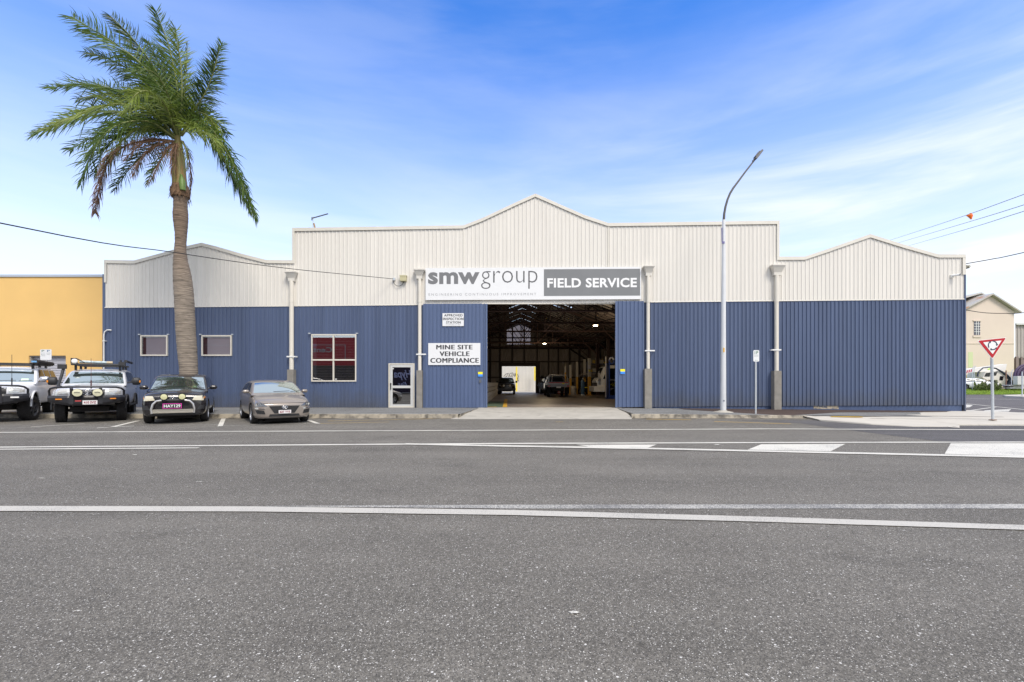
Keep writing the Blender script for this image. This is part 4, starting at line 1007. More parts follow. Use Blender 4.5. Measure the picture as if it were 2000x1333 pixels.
def paint(name, col, metal=.35, rough=.32, coat=.8): return mat(name, col, rough, metal=metal, coat=coat, var=.03, vscale=2)

class Car: pass
def make_car(name, label, sp, origin, rz, cat='car', group=None):
    c = Car(); c.sp = sp; pm = sp['paint']
    root = empty(name, origin, label, cat, group, rz=rz); c.root = root
    def O(n, mb, m, parent=None, **k): return obj(n, mb, m, parent or root, local=True, **k)
    c.O = O
    # lower body
    mb = MB(); rings = []
    for (y, hw, zb, zt, cr) in sp['st']:
        h = zt-zb
        half = [(0.0, zb), (.78*hw, zb), (.93*hw, zb+.05*h), (.985*hw, zb+.22*h), (1.0*hw, zb+.5*h), (.975*hw, zb+.78*h), (.93*hw, zt-.06*h), (.84*hw, zt+.15*cr), (.48*hw, zt+.75*cr), (0.0, zt+cr)]
        ring = [(x, y, z) for x, z in half]+[(-x, y, z) for x, z in half[-2:0:-1]]
        rings.append(ring)
    mb.grid(rings, smooth=True, close=True)
    nr = len(rings[0]); 
    for rg, fl in ((rings[0], False), (rings[-1], True)):
        vs = list(rg); n = nr; fs = []
        for i in range(n//2):
            a, b = i, i+1; a2, b2 = (n-i) % n, n-i-1
            if i == 0: fs.append((0, 1, n-1))
            elif i == n//2-1: fs.append((a, b, a2))
            else: fs.append((a, b, b2, a2))
        if fl: fs = [f[::-1] for f in fs]
        o0 = 0 if rg is rings[0] else (len(rings)-1)*nr
        for f in fs: mb.f.append(tuple(i+o0 for i in f)); mb.m.append(0); mb.sm.append(True)
    me = mesh_from('b', mb, [pm, under_m])
    bm = bmesh.new(); bm.from_mesh(me); bmesh.ops.recalc_face_normals(bm, faces=bm.faces); bm.to_mesh(me); bm.free()
    body = bpy.data.objects.new('b', me); COL.objects.link(body)
    s = body.modifiers.new('s', 'SUBSURF'); s.levels = 2; s.render_levels = 2
    cutters = []
    for ay in sp['axles']:
        for sg in (-1, 1):
            cm = MB(); W2 = sp['W']/2
            M = Matrix.Translation((sg*(W2-.14), ay, sp['R']+sp.get('archz', 0))) @ Matrix.Rotation(pi/2, 4, 'Y')
            ra = sp['R']+sp.get('gap', .055)
            seg = 28; r0 = [M @ Vector((ra*cos(2*pi*k/seg), ra*sin(2*pi*k/seg), -.17)) for k in range(seg)]; r1 = [M @ Vector((ra*cos(2*pi*k/seg), ra*sin(2*pi*k/seg), .3)) for k in range(seg)]
            cm.add(r0+r1, [tuple(range(seg))[::-1], tuple(range(seg, 2*seg))]+[(k, (k+1) % seg, seg+(k+1) % seg, seg+k) for k in range(seg)])
            cme = mesh_from('c', cm, [pm, under_m])
            for p in cme.polygons: p.material_index = 1
            co = bpy.data.objects.new('c', cme); COL.objects.link(co); cutters.append(co)
            b = body.modifiers.new('b', 'BOOLEAN'); b.operation = 'DIFFERENCE'; b.object = co; b.solver = 'EXACT'
    dg = bpy.context.evaluated_depsgraph_get(); dg.update()
    bme = bpy.data.meshes.new_from_object(body.evaluated_get(dg), depsgraph=dg)
    for o in cutters+[body]: bpy.data.objects.remove(o)
    # cabin
    cab = sp['cab']; prof = cab['prof']; zb_, zr = cab['zb'], cab['zr']; wb, wr = cab['wb'], cab['wr']
    hwf = lambda z: wb+(wr-wb)*max(0, min(1, (z-zb_)/(zr-zb_)))**1.15
    cm = MB(); n = len(prof)
    rows = []
    for (y, z) in prof:
        w = hwf(z); q = min(.05, (z-zb_)*.5+.001)
        dome = .035*max(0, min(1, (z-zb_)/(zr-zb_)))
        rows.append([(w, y, z-q-dome), (w*.97, y, z-q*.35-dome*.8), (w*.90, y, z-dome*.45), (w*.5, y, z+dome*.2), (0, y, z+dome*.45), (-w*.5, y, z+dome*.2), (-w*.90, y, z-dome*.45), (-w*.97, y, z-q*.35-dome*.8), (-w, y, z-q-dome)])
    cm.grid(rows, smooth=True)
    for sg, ix in ((1, 0), (-1, 8)):
        side = [rows[i][ix] for i in range(n)]; low = [(sg*wb, p[1], zb_-.12) for p in side]
        mid = [(sg*hwf((p[2]+zb_)/2), p[1], (p[2]+zb_)/2) for p in side]
        cm.grid([side, mid, low], smooth=True)
    cme = mesh_from('cab', cm, [pm])
    # merge cabin into the body mesh so the painted shell is one object
    bm = bmesh.new(); bm.from_mesh(bme); bm2 = bmesh.new(); bm2.from_mesh(cme)
    bmesh.ops.remove_doubles(bm2, verts=bm2.verts, dist=.0005); bmesh.ops.recalc_face_normals(bm2, faces=bm2.faces); bm2.to_mesh(cme); bm2.free()
    bm.from_mesh(cme)
    # open shell normals of the cabin: make them face outward
    bm.normal_update(); bm.to_mesh(bme)
    c.bvh = BVHTree.FromBMesh(bm); bm.free(); bpy.data.meshes.remove(cme)
    bme.name = 'body'; bo = bpy.data.objects.new('body', bme); COL.objects.link(bo); bo.parent = root
    c.body = bo
    for p in bme.polygons: p.use_smooth = True
    c.hw = hwf
    def decal(name, corners, dirv, off, m, nu=8, nv=4, parent=None, mb=None, lab=None, poly=None):
        """skin patch: bilinear grid between corners (bl, br, tr, tl) dropped onto the shell along dirv"""
        d = Vector(dirv).normalized(); P = [Vector(p) for p in corners]; rows = []
        for j in range(nv+1):
            v = j/nv; row = []
            for i in range(nu+1):
                u = i/nu; p = (P[0]*(1-u)+P[1]*u)*(1-v)+(P[3]*(1-u)+P[2]*u)*v
                h = c.bvh.ray_cast(p-d*1.5, d, 4)
                for _ in range(40):
                    if h[0] is not None and (h[0]-p).length < .6: break
                    p = Vector((p.x*.975, p.y, p.z)); h = c.bvh.ray_cast(p-d*1.5, d, 4)
                row.append((h[0] if h[0] is not None and (h[0]-p).length < .6 else p)-d*off)
            rows.append(row)
        own = mb is None; mb = mb or MB(); mb.grid(rows, smooth=True)
        edge = [rows[0][i] for i in range(nu+1)]+[rows[j][nu] for j in range(1, nv+1)]+[rows[nv][i] for i in range(nu-1, -1, -1)]+[rows[j][0] for j in range(nv-1, 0, -1)]
        mb.grid([edge, [e+d*(off+.01) for e in edge]], smooth=False, close=True)
        if own:
            o = O(name, mb, m, parent)
            if lab: o['label'] = lab
            return o
    c.decal = decal
    # glass
    A, B = cab['ws']            # ((y,z) bottom, (y,z) top) of the windscreen glass
    wa, wb2 = hwf(A[1])-.07, hwf(B[1])-.09
    nrm = Vector((0, B[1]-A[1], -(B[0]-A[0]))).normalized()
    decal('windscreen', [(-wa, A[0], A[1]), (wa, A[0], A[1]), (wb2, B[0], B[1]), (-wb2, B[0], B[1])], nrm, .006, sp.get('glass', car_glass), 12, 6)
    mb2 = MB(); 
    ctr = (A[0]-.03, A[1]-.02)
    if sp.get('wiper', True):
        w_ = MB()
        for s0 in (-.05, .55): 
            p1 = Vector((s0*wa*1.2-.1, A[0]-.01, A[1]+.03)); p2 = Vector((s0*wa*1.2+.42 if s0 < 0 else wa*.95, A[0]+.03, A[1]+.05)); w_.tube([p1, p2], .010, 4)
        O('wiper', w_, trim_m)
    if 'rg' in cab:
        A, B = cab['rg']; wa, wb2 = hwf(A[1])-.10, hwf(B[1])-.12
        nrm = Vector((0, -(A[1]-B[1])*-1, 0)); nrm = Vector((0, -(B[1]-A[1]), (B[0]-A[0]))).normalized()
        decal('rear_window', [(wa, A[0], A[1]), (-wa, A[0], A[1]), (-wb2, B[0], B[1]), (wb2, B[0], B[1])], nrm, .006, side_glass, 8, 4)
    for w in cab['win']:        # (y0b, y1b, zb, y1t, y0t, zt)
        for sg in (1, -1):
            y0b, y1b, z0, y1t, y0t, z1 = w
            decal('side_window', [(sg*wb, y0b, z0), (sg*wb, y1b, z0), (sg*wb, y1t, z1), (sg*wb, y0t, z1)], (-sg, 0, 0), .006, side_glass, 6, 4)
    # wheels
    R, tw = sp['R'], sp.get('tw', .22)
    for i, ay in enumerate(sp['axles']):
        for sg in (-1, 1):
            tx = sg*(sp['W']/2-tw/2-sp.get('inset', .015)); st = sp.get('steer', 0) if i == 0 else 0
            t = MB(); M = Matrix.Rotation(radians(st), 4, 'Z') @ Matrix.Rotation(sg*pi/2, 4, 'Y')
            pr = [(R*.66, -tw/2+.01), (R*.80, -tw/2), (R*.93, -tw/2), (R*.985, -tw*.40), (R, -tw*.30), (R, tw*.30), (R*.985, tw*.40), (R*.93, tw/2), (R*.80, tw/2), (R*.66, tw/2-.01)]
            t.lathe(pr, M, 32)
            if sp.get('knobs'):
                for k in range(26):
                    a_ = 2*pi*k/26
                    for zz_, ww in ((-tw*.36, tw*.2), (tw*.36, tw*.2), (0.0, tw*.22)):
                        MM = M @ Matrix.Rotation(a_+(.12 if zz_ == 0 else 0), 4, 'Z'); t.box(R*.97, -.028, zz_-ww/2, R+.012, .028, zz_+ww/2, MM)
            wh = bpy.data.objects.new('wheel', mesh_from('wheel', t, rubber)); COL.objects.link(wh); wh.parent = root; wh.location = (tx, ay, R)
            rm = MB(); rm.lathe([(R*.67, tw/2-.012), (R*.66, tw/2-.035), (R*.60, tw/2-.05), (R*.58, tw/2-.12), (0, tw/2-.13)], M, 28)
            ns = sp.get('spokes', 5)
            for k in range(ns):
                MM = M @ Matrix.Rotation(2*pi*k/ns, 4, 'Z')
                rm.add([MM @ Vector(p) for p in ((.04, -.045, tw/2-.04), (R*.62, -.030, tw/2-.035), (R*.62, .030, tw/2-.035), (.04, .045, tw/2-.04), (.04, -.05, tw/2-.1), (R*.62, -.04, tw/2-.09), (R*.62, .04, tw/2-.09), (.04, .05, tw/2-.1))], [(0, 1, 2, 3), (0, 4, 5, 1), (3, 2, 6, 7), (1, 5, 6, 2)])
            rm.lathe([(.065, tw/2-.06), (.06, tw/2-.025), (0, tw/2-.02)], M, 14)
            obj('rim', rm, sp.get('rim', rim_m), wh, local=True)
    # underbody and axles
    u = MB(); y0, y1 = sp['axles']
    u.tube([(-sp['W']/2+.2, y0, R), (sp['W']/2-.2, y0, R)], .05, 8); u.tube([(-sp['W']/2+.2, y1, R), (sp['W']/2-.2, y1, R)], .05, 8)
    u.lathe([(.02, -.14), (.13, -.07), (.13, .07), (.02, .14)], Matrix.Translation((.0, y1, R)) @ Matrix.Rotation(pi/2, 4, 'Y'), 12)
    zc = sp['st'][len(sp['st'])//2][2]
    u.box(-.5, .4, zc-.12, .5, sp['L']-.5, zc+.05); O('underbody', u, under_m)
    # mirrors
    my, mz = sp['mir']; ms = sp.get('mirs', (.10, .12, .08))
    for sg in (-1, 1):
        m_ = MB(); wbx = c.hw(mz)+.02
        cxm = sg*(wbx+sp.get('miro', .14)); n = 8
        rows = []
        for j in range(7):
            t = -1+2*j/6; rr = (1-abs(t)**5)**.5+.02
            rows.append([(cxm+ms[0]*t, my+ms[2]*rr*cos(2*pi*k/10), mz+ms[1]*rr*.66*max(-.88, min(.88, 1.15*sin(2*pi*k/10)))) for k in range(10)])
        m_.grid(rows, smooth=True, close=True)
        for r_ in (rows[0], rows[-1]): m_.add(r_, [tuple(range(10))], True)
        m_.tube([(sg*(wbx-.05), my+.02, mz-.05), (cxm, my+.02, mz-.03)], .025, 6)
        mo = O('mirror', m_, sp.get('mirm', pm), fixn=True)
        if sp.get('mirglow'):
            g_ = MB(); g_.box(cxm+sg*ms[0]*.75-.02, my-ms[2]-.004, mz-.05, cxm+sg*ms[0]*.75+.02, my-ms[2]+.03, mz+.03); O('indicator', g_, amber, mo)
    return c
def shape_text(c, s, x0, z0, x1, z1, y, m, parent, off=.02, name='plate_number'):
    mb = text_mb(s, (x0, z0, x1, z1), lambda u, v: (u, y, v), offset=off); return obj(name, mb, m, parent, local=True)
def plate(c, s, x, z, y, w=.37, h=.13, m=None, tm=None, bm_=None):
    p = MB(); p.box(x-w/2, y, z-h/2, x+w/2, y+.012, z+h/2); po = c.O('number_plate', p, bm_ or m or plate_w)
    if bm_:
        q = MB(); q.box(x-w/2+.015, y-.004, z-h/2+.015, x+w/2-.015, y-.001, z+h/2-.015); obj('plate_field', q, m, po, local=True)
    shape_text(c, s, x-w/2+.03, z-h*.30, x+w/2-.03, z+h*.30, y-.007, tm or plate_red, po)
def oval_badge(c, x, z, y, a, b, kind):
    p = MB()
    def ell(cx, cz, ra, rb, r=.008): p.tube([(cx+ra*cos(2*pi*k/20), y, cz+rb*sin(2*pi*k/20)) for k in range(21)], r, 5)
    ell(x, z, a, b)
    if kind == 'rings': ell(x, z+b*.25, a*.38, b*.55, .006) if False else None; ell(x, z+b*.38, a*.72, b*.42, .007); ell(x, z-.0, a*.30, b*.92, .007)
    else:
        p.tube([(x-a*.42, y, z-b*.6), (x-a*.20, y, z+b*.6)], .012, 5); p.tube([(x+a*.20, y, z-b*.6), (x+a*.42, y, z+b*.6)], .012, 5); p.tube([(x-a*.3, y, z-b*.05), (x+a*.3, y, z+b*.1)], .010, 5)
    c.O('badge', p, chrome)
def place(FL, W, th):      # origin from the front-left corner as surveyed
    return (FL[0]+W/2*cos(th), FL[1]+W/2*sin(th), 0.0)

# --- grey hatchback
th = radians(37); d0 = 14.3
sp = dict(L=4.34, W=1.795, R=.325, tw=.225, axles=(.86, 3.51), gap=.045, archz=.015, paint=paint('warm_grey_metallic', (0.265, 0.23, 0.20), .3), spokes=5,
    st=[(0.02, .50, .27, .60, .03), (.05, .64, .21, .67, .04), (.16, .80, .18, .735, .055), (.40, .875, .17, .80, .075), (.80, .895, .18, .88, .08), (1.25, .8975, .19, .955, .06), (1.9, .895, .19, .965, .02), (2.6, .8975, .19, .985, .02), (3.3, .8975, .20, 1.0, .02), (3.8, .885, .22, 1.01, .02), (4.15, .84, .28, 1.0, .02), (4.30, .76, .34, .95, .02), (4.34, .66, .42, .86, .02)],
    cab=dict(prof=[(1.05, .93), (1.30, 1.06), (1.62, 1.22), (1.93, 1.355), (2.12, 1.41), (2.5, 1.452), (2.9, 1.455), (3.3, 1.44), (3.7, 1.40), (3.95, 1.31), (4.15, 1.12), (4.27, .97)], zb=.93, zr=1.43, wb=.84, wr=.69, ws=((1.20, 1.02), (1.98, 1.385)), rg=((4.17, 1.08), (3.93, 1.34)),
        win=[(1.62, 2.42, 1.01, 2.42, 2.08, 1.345), (2.50, 3.28, 1.02, 3.22, 2.50, 1.36), (3.34, 3.72, 1.06, 3.58, 3.28, 1.32)]),
    mir=(1.52, 1.06), mirs=(.11, .10, .07), miro=.11)
c = make_car('hatchback', 'warm grey hatchback angle parked nearest the window, rightmost parked car', sp, place((-.577*d0+.05, d0), 1.795, th), th, group='cars angle parked along the kerb')
D = c.decal
gz_ = mat('grille_mesh_black', (.012, .012, .013), .5, bump=.8, bscale=90)
D('grille', [(-.30, 0, .36), (.30, 0, .36), (.46, 0, .60), (-.46, 0, .60)], (0, 1, 0), .012, gz_, 10, 4)
D('lower_intake', [(-.46, 0, .26), (.46, 0, .26), (.44, 0, .335), (-.44, 0, .335)], (0, 1, 0), .012, gz_, 8, 2)
for s in (-1, 1):
    D('fog_vent', [(s*.56, 0, .34), (s*.78, 0, .36), (s*.83, 0, .49), (s*.60, 0, .46)], (0, 1, 0), .012, gz_, 5, 3)
    D('headlight', [(s*.50, 0, .60), (s*.83, 0, .585), (s*.86, 0, .73), (s*.70, 0, .735)], (0, 1, 0), .012, glass_mat('dark_headlamp', (.06, .06, .065), .10, .03), 6, 3)
    p = MB()
    for q in (.66, .77):
        h = c.bvh.ray_cast(Vector((s*q, -2, .655)), Vector((0, 1, 0)), 4)[0]
        p.lathe([(0, -.02), (.035, -.018), (.042, 0)], Matrix.Translation(h+Vector((0, -.008, 0))) @ Matrix.Rotation(-pi/2, 4, 'X') @ Matrix.Scale(-1, 4, (0, 0, 1)), 12)
    c.O('lamp_bulb', p, lens_m)
    D('chrome_strip', [(s*.57, 0, .495), (s*.83, 0, .525), (s*.83, 0, .54), (s*.58, 0, .51)], (0, 1, 0), .016, chrome, 4, 1)
D('bonnet_gap', [(-.62, 0, .682), (.62, 0, .682), (.62, 0, .694), (-.62, 0, .694)], (0, 1, 0), .008, under_m, 16, 1)
D('splitter', [(-.78, 0, .20), (.78, 0, .20), (.80, 0, .225), (-.80, 0, .225)], (0, 1, 0), .02, rim_m, 10, 1)
oval_badge(c, 0, .555, -.03, .085, .045, 'slant'); plate(c, '627 YYS', 0, .41, -.035, .37, .11)

# --- dark SUV with nudge bar
th = radians(30); d0 = 14.45
sp = dict(L=4.4, W=1.815, R=.365, tw=.23, axles=(.90, 3.56), gap=.06, archz=.02, paint=paint('near_black_metallic', (0.014, 0.012, 0.014), .2, .25), spokes=6,
    st=[(0.02, .60, .30, .84, .02), (.05, .76, .26, .93, .03), (.15, .86, .24, .99, .05), (.42, .895, .24, 1.03, .07), (.85, .905, .26, 1.08, .07), (1.2, .9075, .28, 1.11, .04), (2.0, .9, .28, 1.10, .02), (2.9, .9075, .28, 1.12, .02), (3.8, .9, .30, 1.14, .02), (4.2, .86, .34, 1.12, .02), (4.38, .76, .42, 1.05, .02), (4.4, .66, .50, .96, .02)],
    cab=dict(prof=[(1.0, 1.05), (1.2, 1.18), (1.45, 1.36), (1.68, 1.53), (1.85, 1.61), (2.3, 1.675), (2.9, 1.69), (3.5, 1.67), (3.95, 1.62), (4.15, 1.54), (4.28, 1.32), (4.36, 1.10)], zb=1.07, zr=1.65, wb=.86, wr=.74, ws=((1.13, 1.14), (1.74, 1.56)), rg=((4.30, 1.2), (4.15, 1.50)),
        win=[(1.55, 2.35, 1.14, 2.35, 1.88, 1.54), (2.43, 3.25, 1.15, 3.25, 2.43, 1.56), (3.33, 3.95, 1.2, 3.82, 3.33, 1.54)]),
    mir=(1.38, 1.20), mirs=(.125, .13, .08), miro=.15)
c = make_car('suv', 'black SUV with chrome nudge bar and pink edged plate, before the palm trunk', sp, place((-.832*d0+.05, d0), 1.815, th), th, cat='car', group='cars angle parked along the kerb')
D = c.decal
for s in (-1, 1):
    D('headlight', [(s*.50, 0, .78), (s*.86, 0, .76), (s*.87, 0, .93), (s*.56, 0, .92)], (0, 1, 0), .012, mat('yellowed_lens', (.62, .58, .44), .2, coat=.6), 6, 4)
    D('indicator', [(s*.80, 0, .83), (s*.87, 0, .83), (s*.87, 0, .90), (s*.82, 0, .90)], (0, 1, 0), .018, amber, 2, 2)
    D('fog_vent', [(s*.62, 0, .46), (s*.82, 0, .48), (s*.84, 0, .62), (s*.70, 0, .60)], (0, 1, 0), .012, trim_m, 4, 4)
D('grille', [(-.40, 0, .60), (.40, 0, .60), (.46, 0, .84), (-.46, 0, .84)], (0, 1, 0), .012, gz_, 8, 4)
D('lower_bumper', [(-.76, 0, .30), (.76, 0, .30), (.78, 0, .35), (-.78, 0, .35)], (0, 1, 0), .014, trim_m, 12, 2)
D('bonnet_gap', [(-.50, 0, .868), (.50, 0, .868), (.50, 0, .880), (-.50, 0, .880)], (0, 1, 0), .010, under_m, 12, 1)
nb = MB(); yb = -.12
tp = [(-.56, .36), (-.57, .50), (-.53, .66), (-.44, .76), (-.30, .785), (.30, .785), (.44, .76), (.53, .66), (.57, .50), (.56, .36)]
nb.tube([(x, yb, z) for x, z in tp[:5]], .035, 10); nb.tube([(x, yb, z) for x, z in tp[5:]], .035, 10); 
barm = mat('satin_steel', (.62, .60, .57), .28, metal=.85)
bo = c.O('nudge_bar', nb, barm)
q = MB(); q.tube([(-.30, yb, .785), (.30, yb, .785)], .037, 10); obj('bar_pad', q, trim_m, bo, local=True)
q = MB(); q.box(-.55, yb-.02, .37, .55, yb+.02, .47); q.box(-.53, yb-.03, .46, .53, yb+.0, .49); obj('bar_plate', q, mat('bar_plate_m', (.40, .37, .31), .4, metal=.5, bump=.6, bscale=30), bo, local=True)
q = MB()
for s in (-1, 1): q.box(s*.35-.03, yb, .4, s*.35+.03, .15, .48)
obj('bar_bracket', q, trim_m, bo, local=True)
for s in (-1, 1):
    q = MB(); M = Matrix.Translation((s*.24, yb-.02, .90)) @ Matrix.Rotation(pi/2, 4, 'X')
    q.lathe([(0, -.08), (.08, -.06), (.105, .0), (.105, .035)], M, 20); so_ = c.O('driving_lamp', q, trim_m)
    q = MB(); q.lathe([(.090, .034), (.05, .042), (0, .045)], M, 20); obj('lens', q, mat('spot_yellow', (.58, .57, .33), .25), so_, local=True)
oval_badge(c, 0, .85, -.02, .10, .065, 'rings'); plate(c, 'HAY129', -.02, .60, yb-.06, .50, .16, m=mat('plate_black', (.012, .012, .012), .5), tm=mat('plate_letter_white', (.75, .8, .75), .5), bm_=mat('plate_pink', (.75, .05, .42), .5))

# --- bull bar builder for the two four-wheel drives
def bull_bar(c, W2, zlo, zhi, zhoop, y0, winch=True):
    b = MB()
    prof = lambda x: y0+max(0, abs(x)-.45)*.35+max(0, abs(x)-.78)*.5
    xs = [-W2, -.85, -.65, -.45, 0, .45, .65, .85, W2]
    rows = []
    for x in xs:
        y = prof(x); k = max(0, (abs(x)-.4)/(W2-.4)); zl = zlo+.13*k**1.2
        rows.append([(x, y+.42*max(.2, k), zl+.02), (x, y+.05, zl), (x, y, zl+.08), (x, y-.01, zhi-.07), (x, y+.03, zhi), (x, y+.30, zhi+.0)])
    b.grid(rows, smooth=False)
    bo = c.O('bull_bar', b, steel_blk)
    h = MB(); yy = y0+.0
    h.tube([(-.36, yy+.02, zhi-.05), (-.36, yy, zhoop-.01)], .045, 8); h.tube([(.36, yy+.02, zhi-.05), (.36, yy, zhoop-.01)], .045, 8)
    pts = [(-W2+.05, prof(W2)+.03, zhi-.02), (-W2+.04, prof(W2)+.0, zhoop-.10), (-W2+.10, prof(.85)-.02, zhoop-.02), (-W2+.22, prof(.75)-.02, zhoop+.015), (-.36, yy, zhoop+.03), (.36, yy, zhoop+.03), (W2-.22, prof(.75)-.02, zhoop+.015), (W2-.10, prof(.85)-.02, zhoop-.02), (W2-.04, prof(W2), zhoop-.10), (W2-.05, prof(W2)+.03, zhi-.02)]
    h.tube(pts, .032, 8); obj('hoop', h, steel_blk, bo, local=True)
    t = MB(); t.box(-.36, yy-.012, zhi-.17, .36, yy-.006, zhi-.06); obj('winch_slot', t, under_m, bo, local=True)
    t = MB()
    for s in (-1, 1): t.box(s*.36-.055, yy-.03, zlo+.05, s*.36+.055, yy-.005, zhi-.02)
    obj('upright_cover', t, steel_blk, bo, local=True)
    for s in (-1, 1):
        t = MB(); x = s*.66; y = prof(.66); t.box(x-.09, y-.03, zhi-.13, x+.09, y+.02, zhi-.095); obj('indicator', t, amber, bo, local=True)
    return bo, prof
def antenna(c, x, y, z0, h, m=None):
    a = MB(); a.tube([(x, y, z0), (x, y, z0+.28)], .018, 6); a.tube([(x, y, z0+.28), (x, y, z0+h)], .007, 5); c.O('radio_aerial', a, m or trim_m)
def spots(c, xs, y, z, r=.13, m=None):
    for x in xs:
        q = MB(); M = Matrix.Translation((x, y, z)) @ Matrix.Rotation(pi/2, 4, 'X')
        q.lathe([(0, -.10), (r*.7, -.08), (r, .0), (r, .04)], M, 22); so_ = c.O('driving_lamp', q, trim_m)
        q = MB(); q.lathe([(r*.93, .041), (r*.5, .055), (0, .06)], M, 22); obj('lens', q, m or spot_m, so_, local=True)
        q = MB(); q.tube([(x-r*.55, y-.075, z+.01), (x, y-.08, z+.02), (x+r*.5, y-.075, z+.005)], .008, 4); obj('lens_badge', q, trim_m, so_, local=True)

# --- silver four-wheel drive
th = radians(35); d0 = 14.75
sp = dict(L=4.78, W=1.885, R=.40, tw=.27, axles=(.92, 3.71), gap=.075, archz=.05, knobs=True, paint=paint('silver_metallic', (0.68, 0.68, 0.69), .15, .3), spokes=6, rim=mat('dark_rim', (.07, .07, .075), .4, metal=.4), steer=4,
    st=[(0.06, .56, .74, 1.04, .02), (.10, .72, .72, 1.10, .03), (.22, .86, .70, 1.15, .05), (.5, .92, .64, 1.20, .07), (1.0, .94, .48, 1.25, .07), (1.4, .9425, .48, 1.28, .04), (2.4, .94, .48, 1.29, .02), (3.4, .9425, .48, 1.29, .02), (4.2, .93, .50, 1.29, .02), (4.65, .88, .54, 1.26, .02), (4.77, .78, .60, 1.2, .02), (4.78, .7, .66, 1.1, .02)],
    cab=dict(prof=[(1.2, 1.25), (1.4, 1.36), (1.65, 1.54), (1.9, 1.72), (2.05, 1.80), (2.5, 1.875), (3.1, 1.895), (3.8, 1.88), (4.3, 1.84), (4.5, 1.77), (4.63, 1.55), (4.72, 1.28)], zb=1.27, zr=1.86, wb=.89, wr=.77, ws=((1.34, 1.34), (1.97, 1.765)), rg=((4.66, 1.42), (4.52, 1.72)),
        win=[(1.75, 2.62, 1.34, 2.62, 2.15, 1.77), (2.70, 3.45, 1.35, 3.45, 2.70, 1.78), (3.53, 4.25, 1.38, 4.2, 3.53, 1.77)]),
    mir=(1.62, 1.42), mirs=(.15, .24, .09), miro=.26, mirm=trim_m, mirglow=True)
c = make_car('four_wheel_drive', 'silver four wheel drive with round spotlights, snorkel and loaded roof rack', sp, place((-1.026*d0-.05, d0), 1.885, th), th, group='cars angle parked along the kerb')
D = c.decal
for s in (-1, 1):
    D('headlight', [(s*.48, 0, .96), (s*.90, 0, .97), (s*.90, 0, 1.15), (s*.54, 0, 1.16)], (0, 1, 0), .014, lens_m, 6, 4)
D('grille', [(-.42, 0, .88), (.42, 0, .88), (.44, 0, 1.13), (-.44, 0, 1.13)], (0, 1, 0), .012, trim_m, 8, 4)
q = MB()
for k in range(5): x = -.32+k*.16; q.box(x-.02, -.0, .90, x+.02, .05, 1.12)
c.O('grille_bars', q, chrome)
bo, pf = bull_bar(c, .98, .60, .93, 1.19, -.20)
oval_badge(c, 0, 1.04, -.03, .115, .08, 'rings'); spots(c, (-.22+.02, .30), -.28, 1.03, .135)
plate(c, '410 SVZ', .10, .70, -.235, .37, .135)
q = MB(); q.box(-.27, -.225, .735, -.12, -.212, .775); c.O('bar_badge', q, mat('badge_red', (.45, .06, .06), .5))
q = MB(); q.tube([(-.90, 1.0, 1.15), (-.92, 1.25, 1.32), (-.90, 1.55, 1.62), (-.88, 1.70, 1.86)], .045, 8); q.box(-1.02, 1.6, 1.86, -.80, 1.78, 2.02); c.O('snorkel', q, trim_m)
rk = MB(); zz_ = 2.01
for x in (-.62, .62): rk.box(x-.03, 1.9, zz_, x+.03, 4.1, zz_+.05)
for y in (1.95, 2.5, 3.05, 3.6, 4.05): rk.box(-.70, y-.04, zz_-.01, .70, y+.04, zz_+.045)
for x in (-.62, .62):
    for y in (2.1, 3.0, 3.9): rk.box(x-.03, y-.05, 1.82, x+.03, y+.05, zz_)
rk.tube([(-.72, 1.9, zz_+.03), (.72, 1.9, zz_+.03)], .035, 8); ro = c.O('roof_rack', rk, trim_m)
q = MB(); q.tube([(-.50, 1.98, zz_+.13), (.25, 2.0, zz_+.11)], .05, 8); obj('rolled_swag', q, mat('swag_grey', (.42, .50, .52), .6, var=.4, vscale=12), ro, local=True)
q = MB(); q.tube([(.25, 2.0, zz_+.11), (.42, 2.0, zz_+.11)], .05, 8); obj('strap_end', q, mat('strap_tan', (.55, .45, .30), .7), ro, local=True)
q = MB(); q.tube([(-.72, 1.95, zz_+.06), (-.72, 1.95, zz_+.24), (-.58, 1.95, zz_+.24), (-.35, 1.95, zz_+.09)], .02, 6); q.tube([(-.72, 3.4, zz_+.06), (-.72, 1.95, zz_+.24)], .02, 6); obj('rack_rail', q, trim_m, ro, local=True)
q = MB(); M = Matrix.Translation((-.62, 1.88, zz_+.14)) @ Matrix.Rotation(pi/2, 4, 'X'); q.lathe([(.085, -.03), (.085, .02), (.05, .03), (0, .035)], M, 16); obj('work_light', q, white_paint, ro, local=True)
q = MB(); q.box(.60, 1.85, zz_+.02, .80, 2.05, zz_+.14); q.tube([(.66, 1.92, zz_+.1), (.66, 1.92, zz_+.22)], .03, 6); q.tube([(.8, 1.95, zz_+.18), (.8, 3.9, zz_+.18)], .05, 8); obj('awning', q, trim_m, ro, local=True)
antenna(c, .12, -.18, 1.16, 1.02, mat('aerial_red', (.10, .03, .03), .5))
st = MB()
for s in (-1, 1): st.box(s*.90-.08, 1.5, .50, s*.90+.08, 3.2, .55)
c.O('side_step', st, trim_m)
fl = MB(); 
for s in (-1, 1):
    for ay in (.92, 3.71):
        rr = .40+.075; pts = [(s*.95, ay+rr*cos(t), .45+rr*sin(t)) for t in [pi*k/12 for k in range(13)]]; fl.tube(pts, .028, 6)
c.O('arch_flare', fl, trim_m)

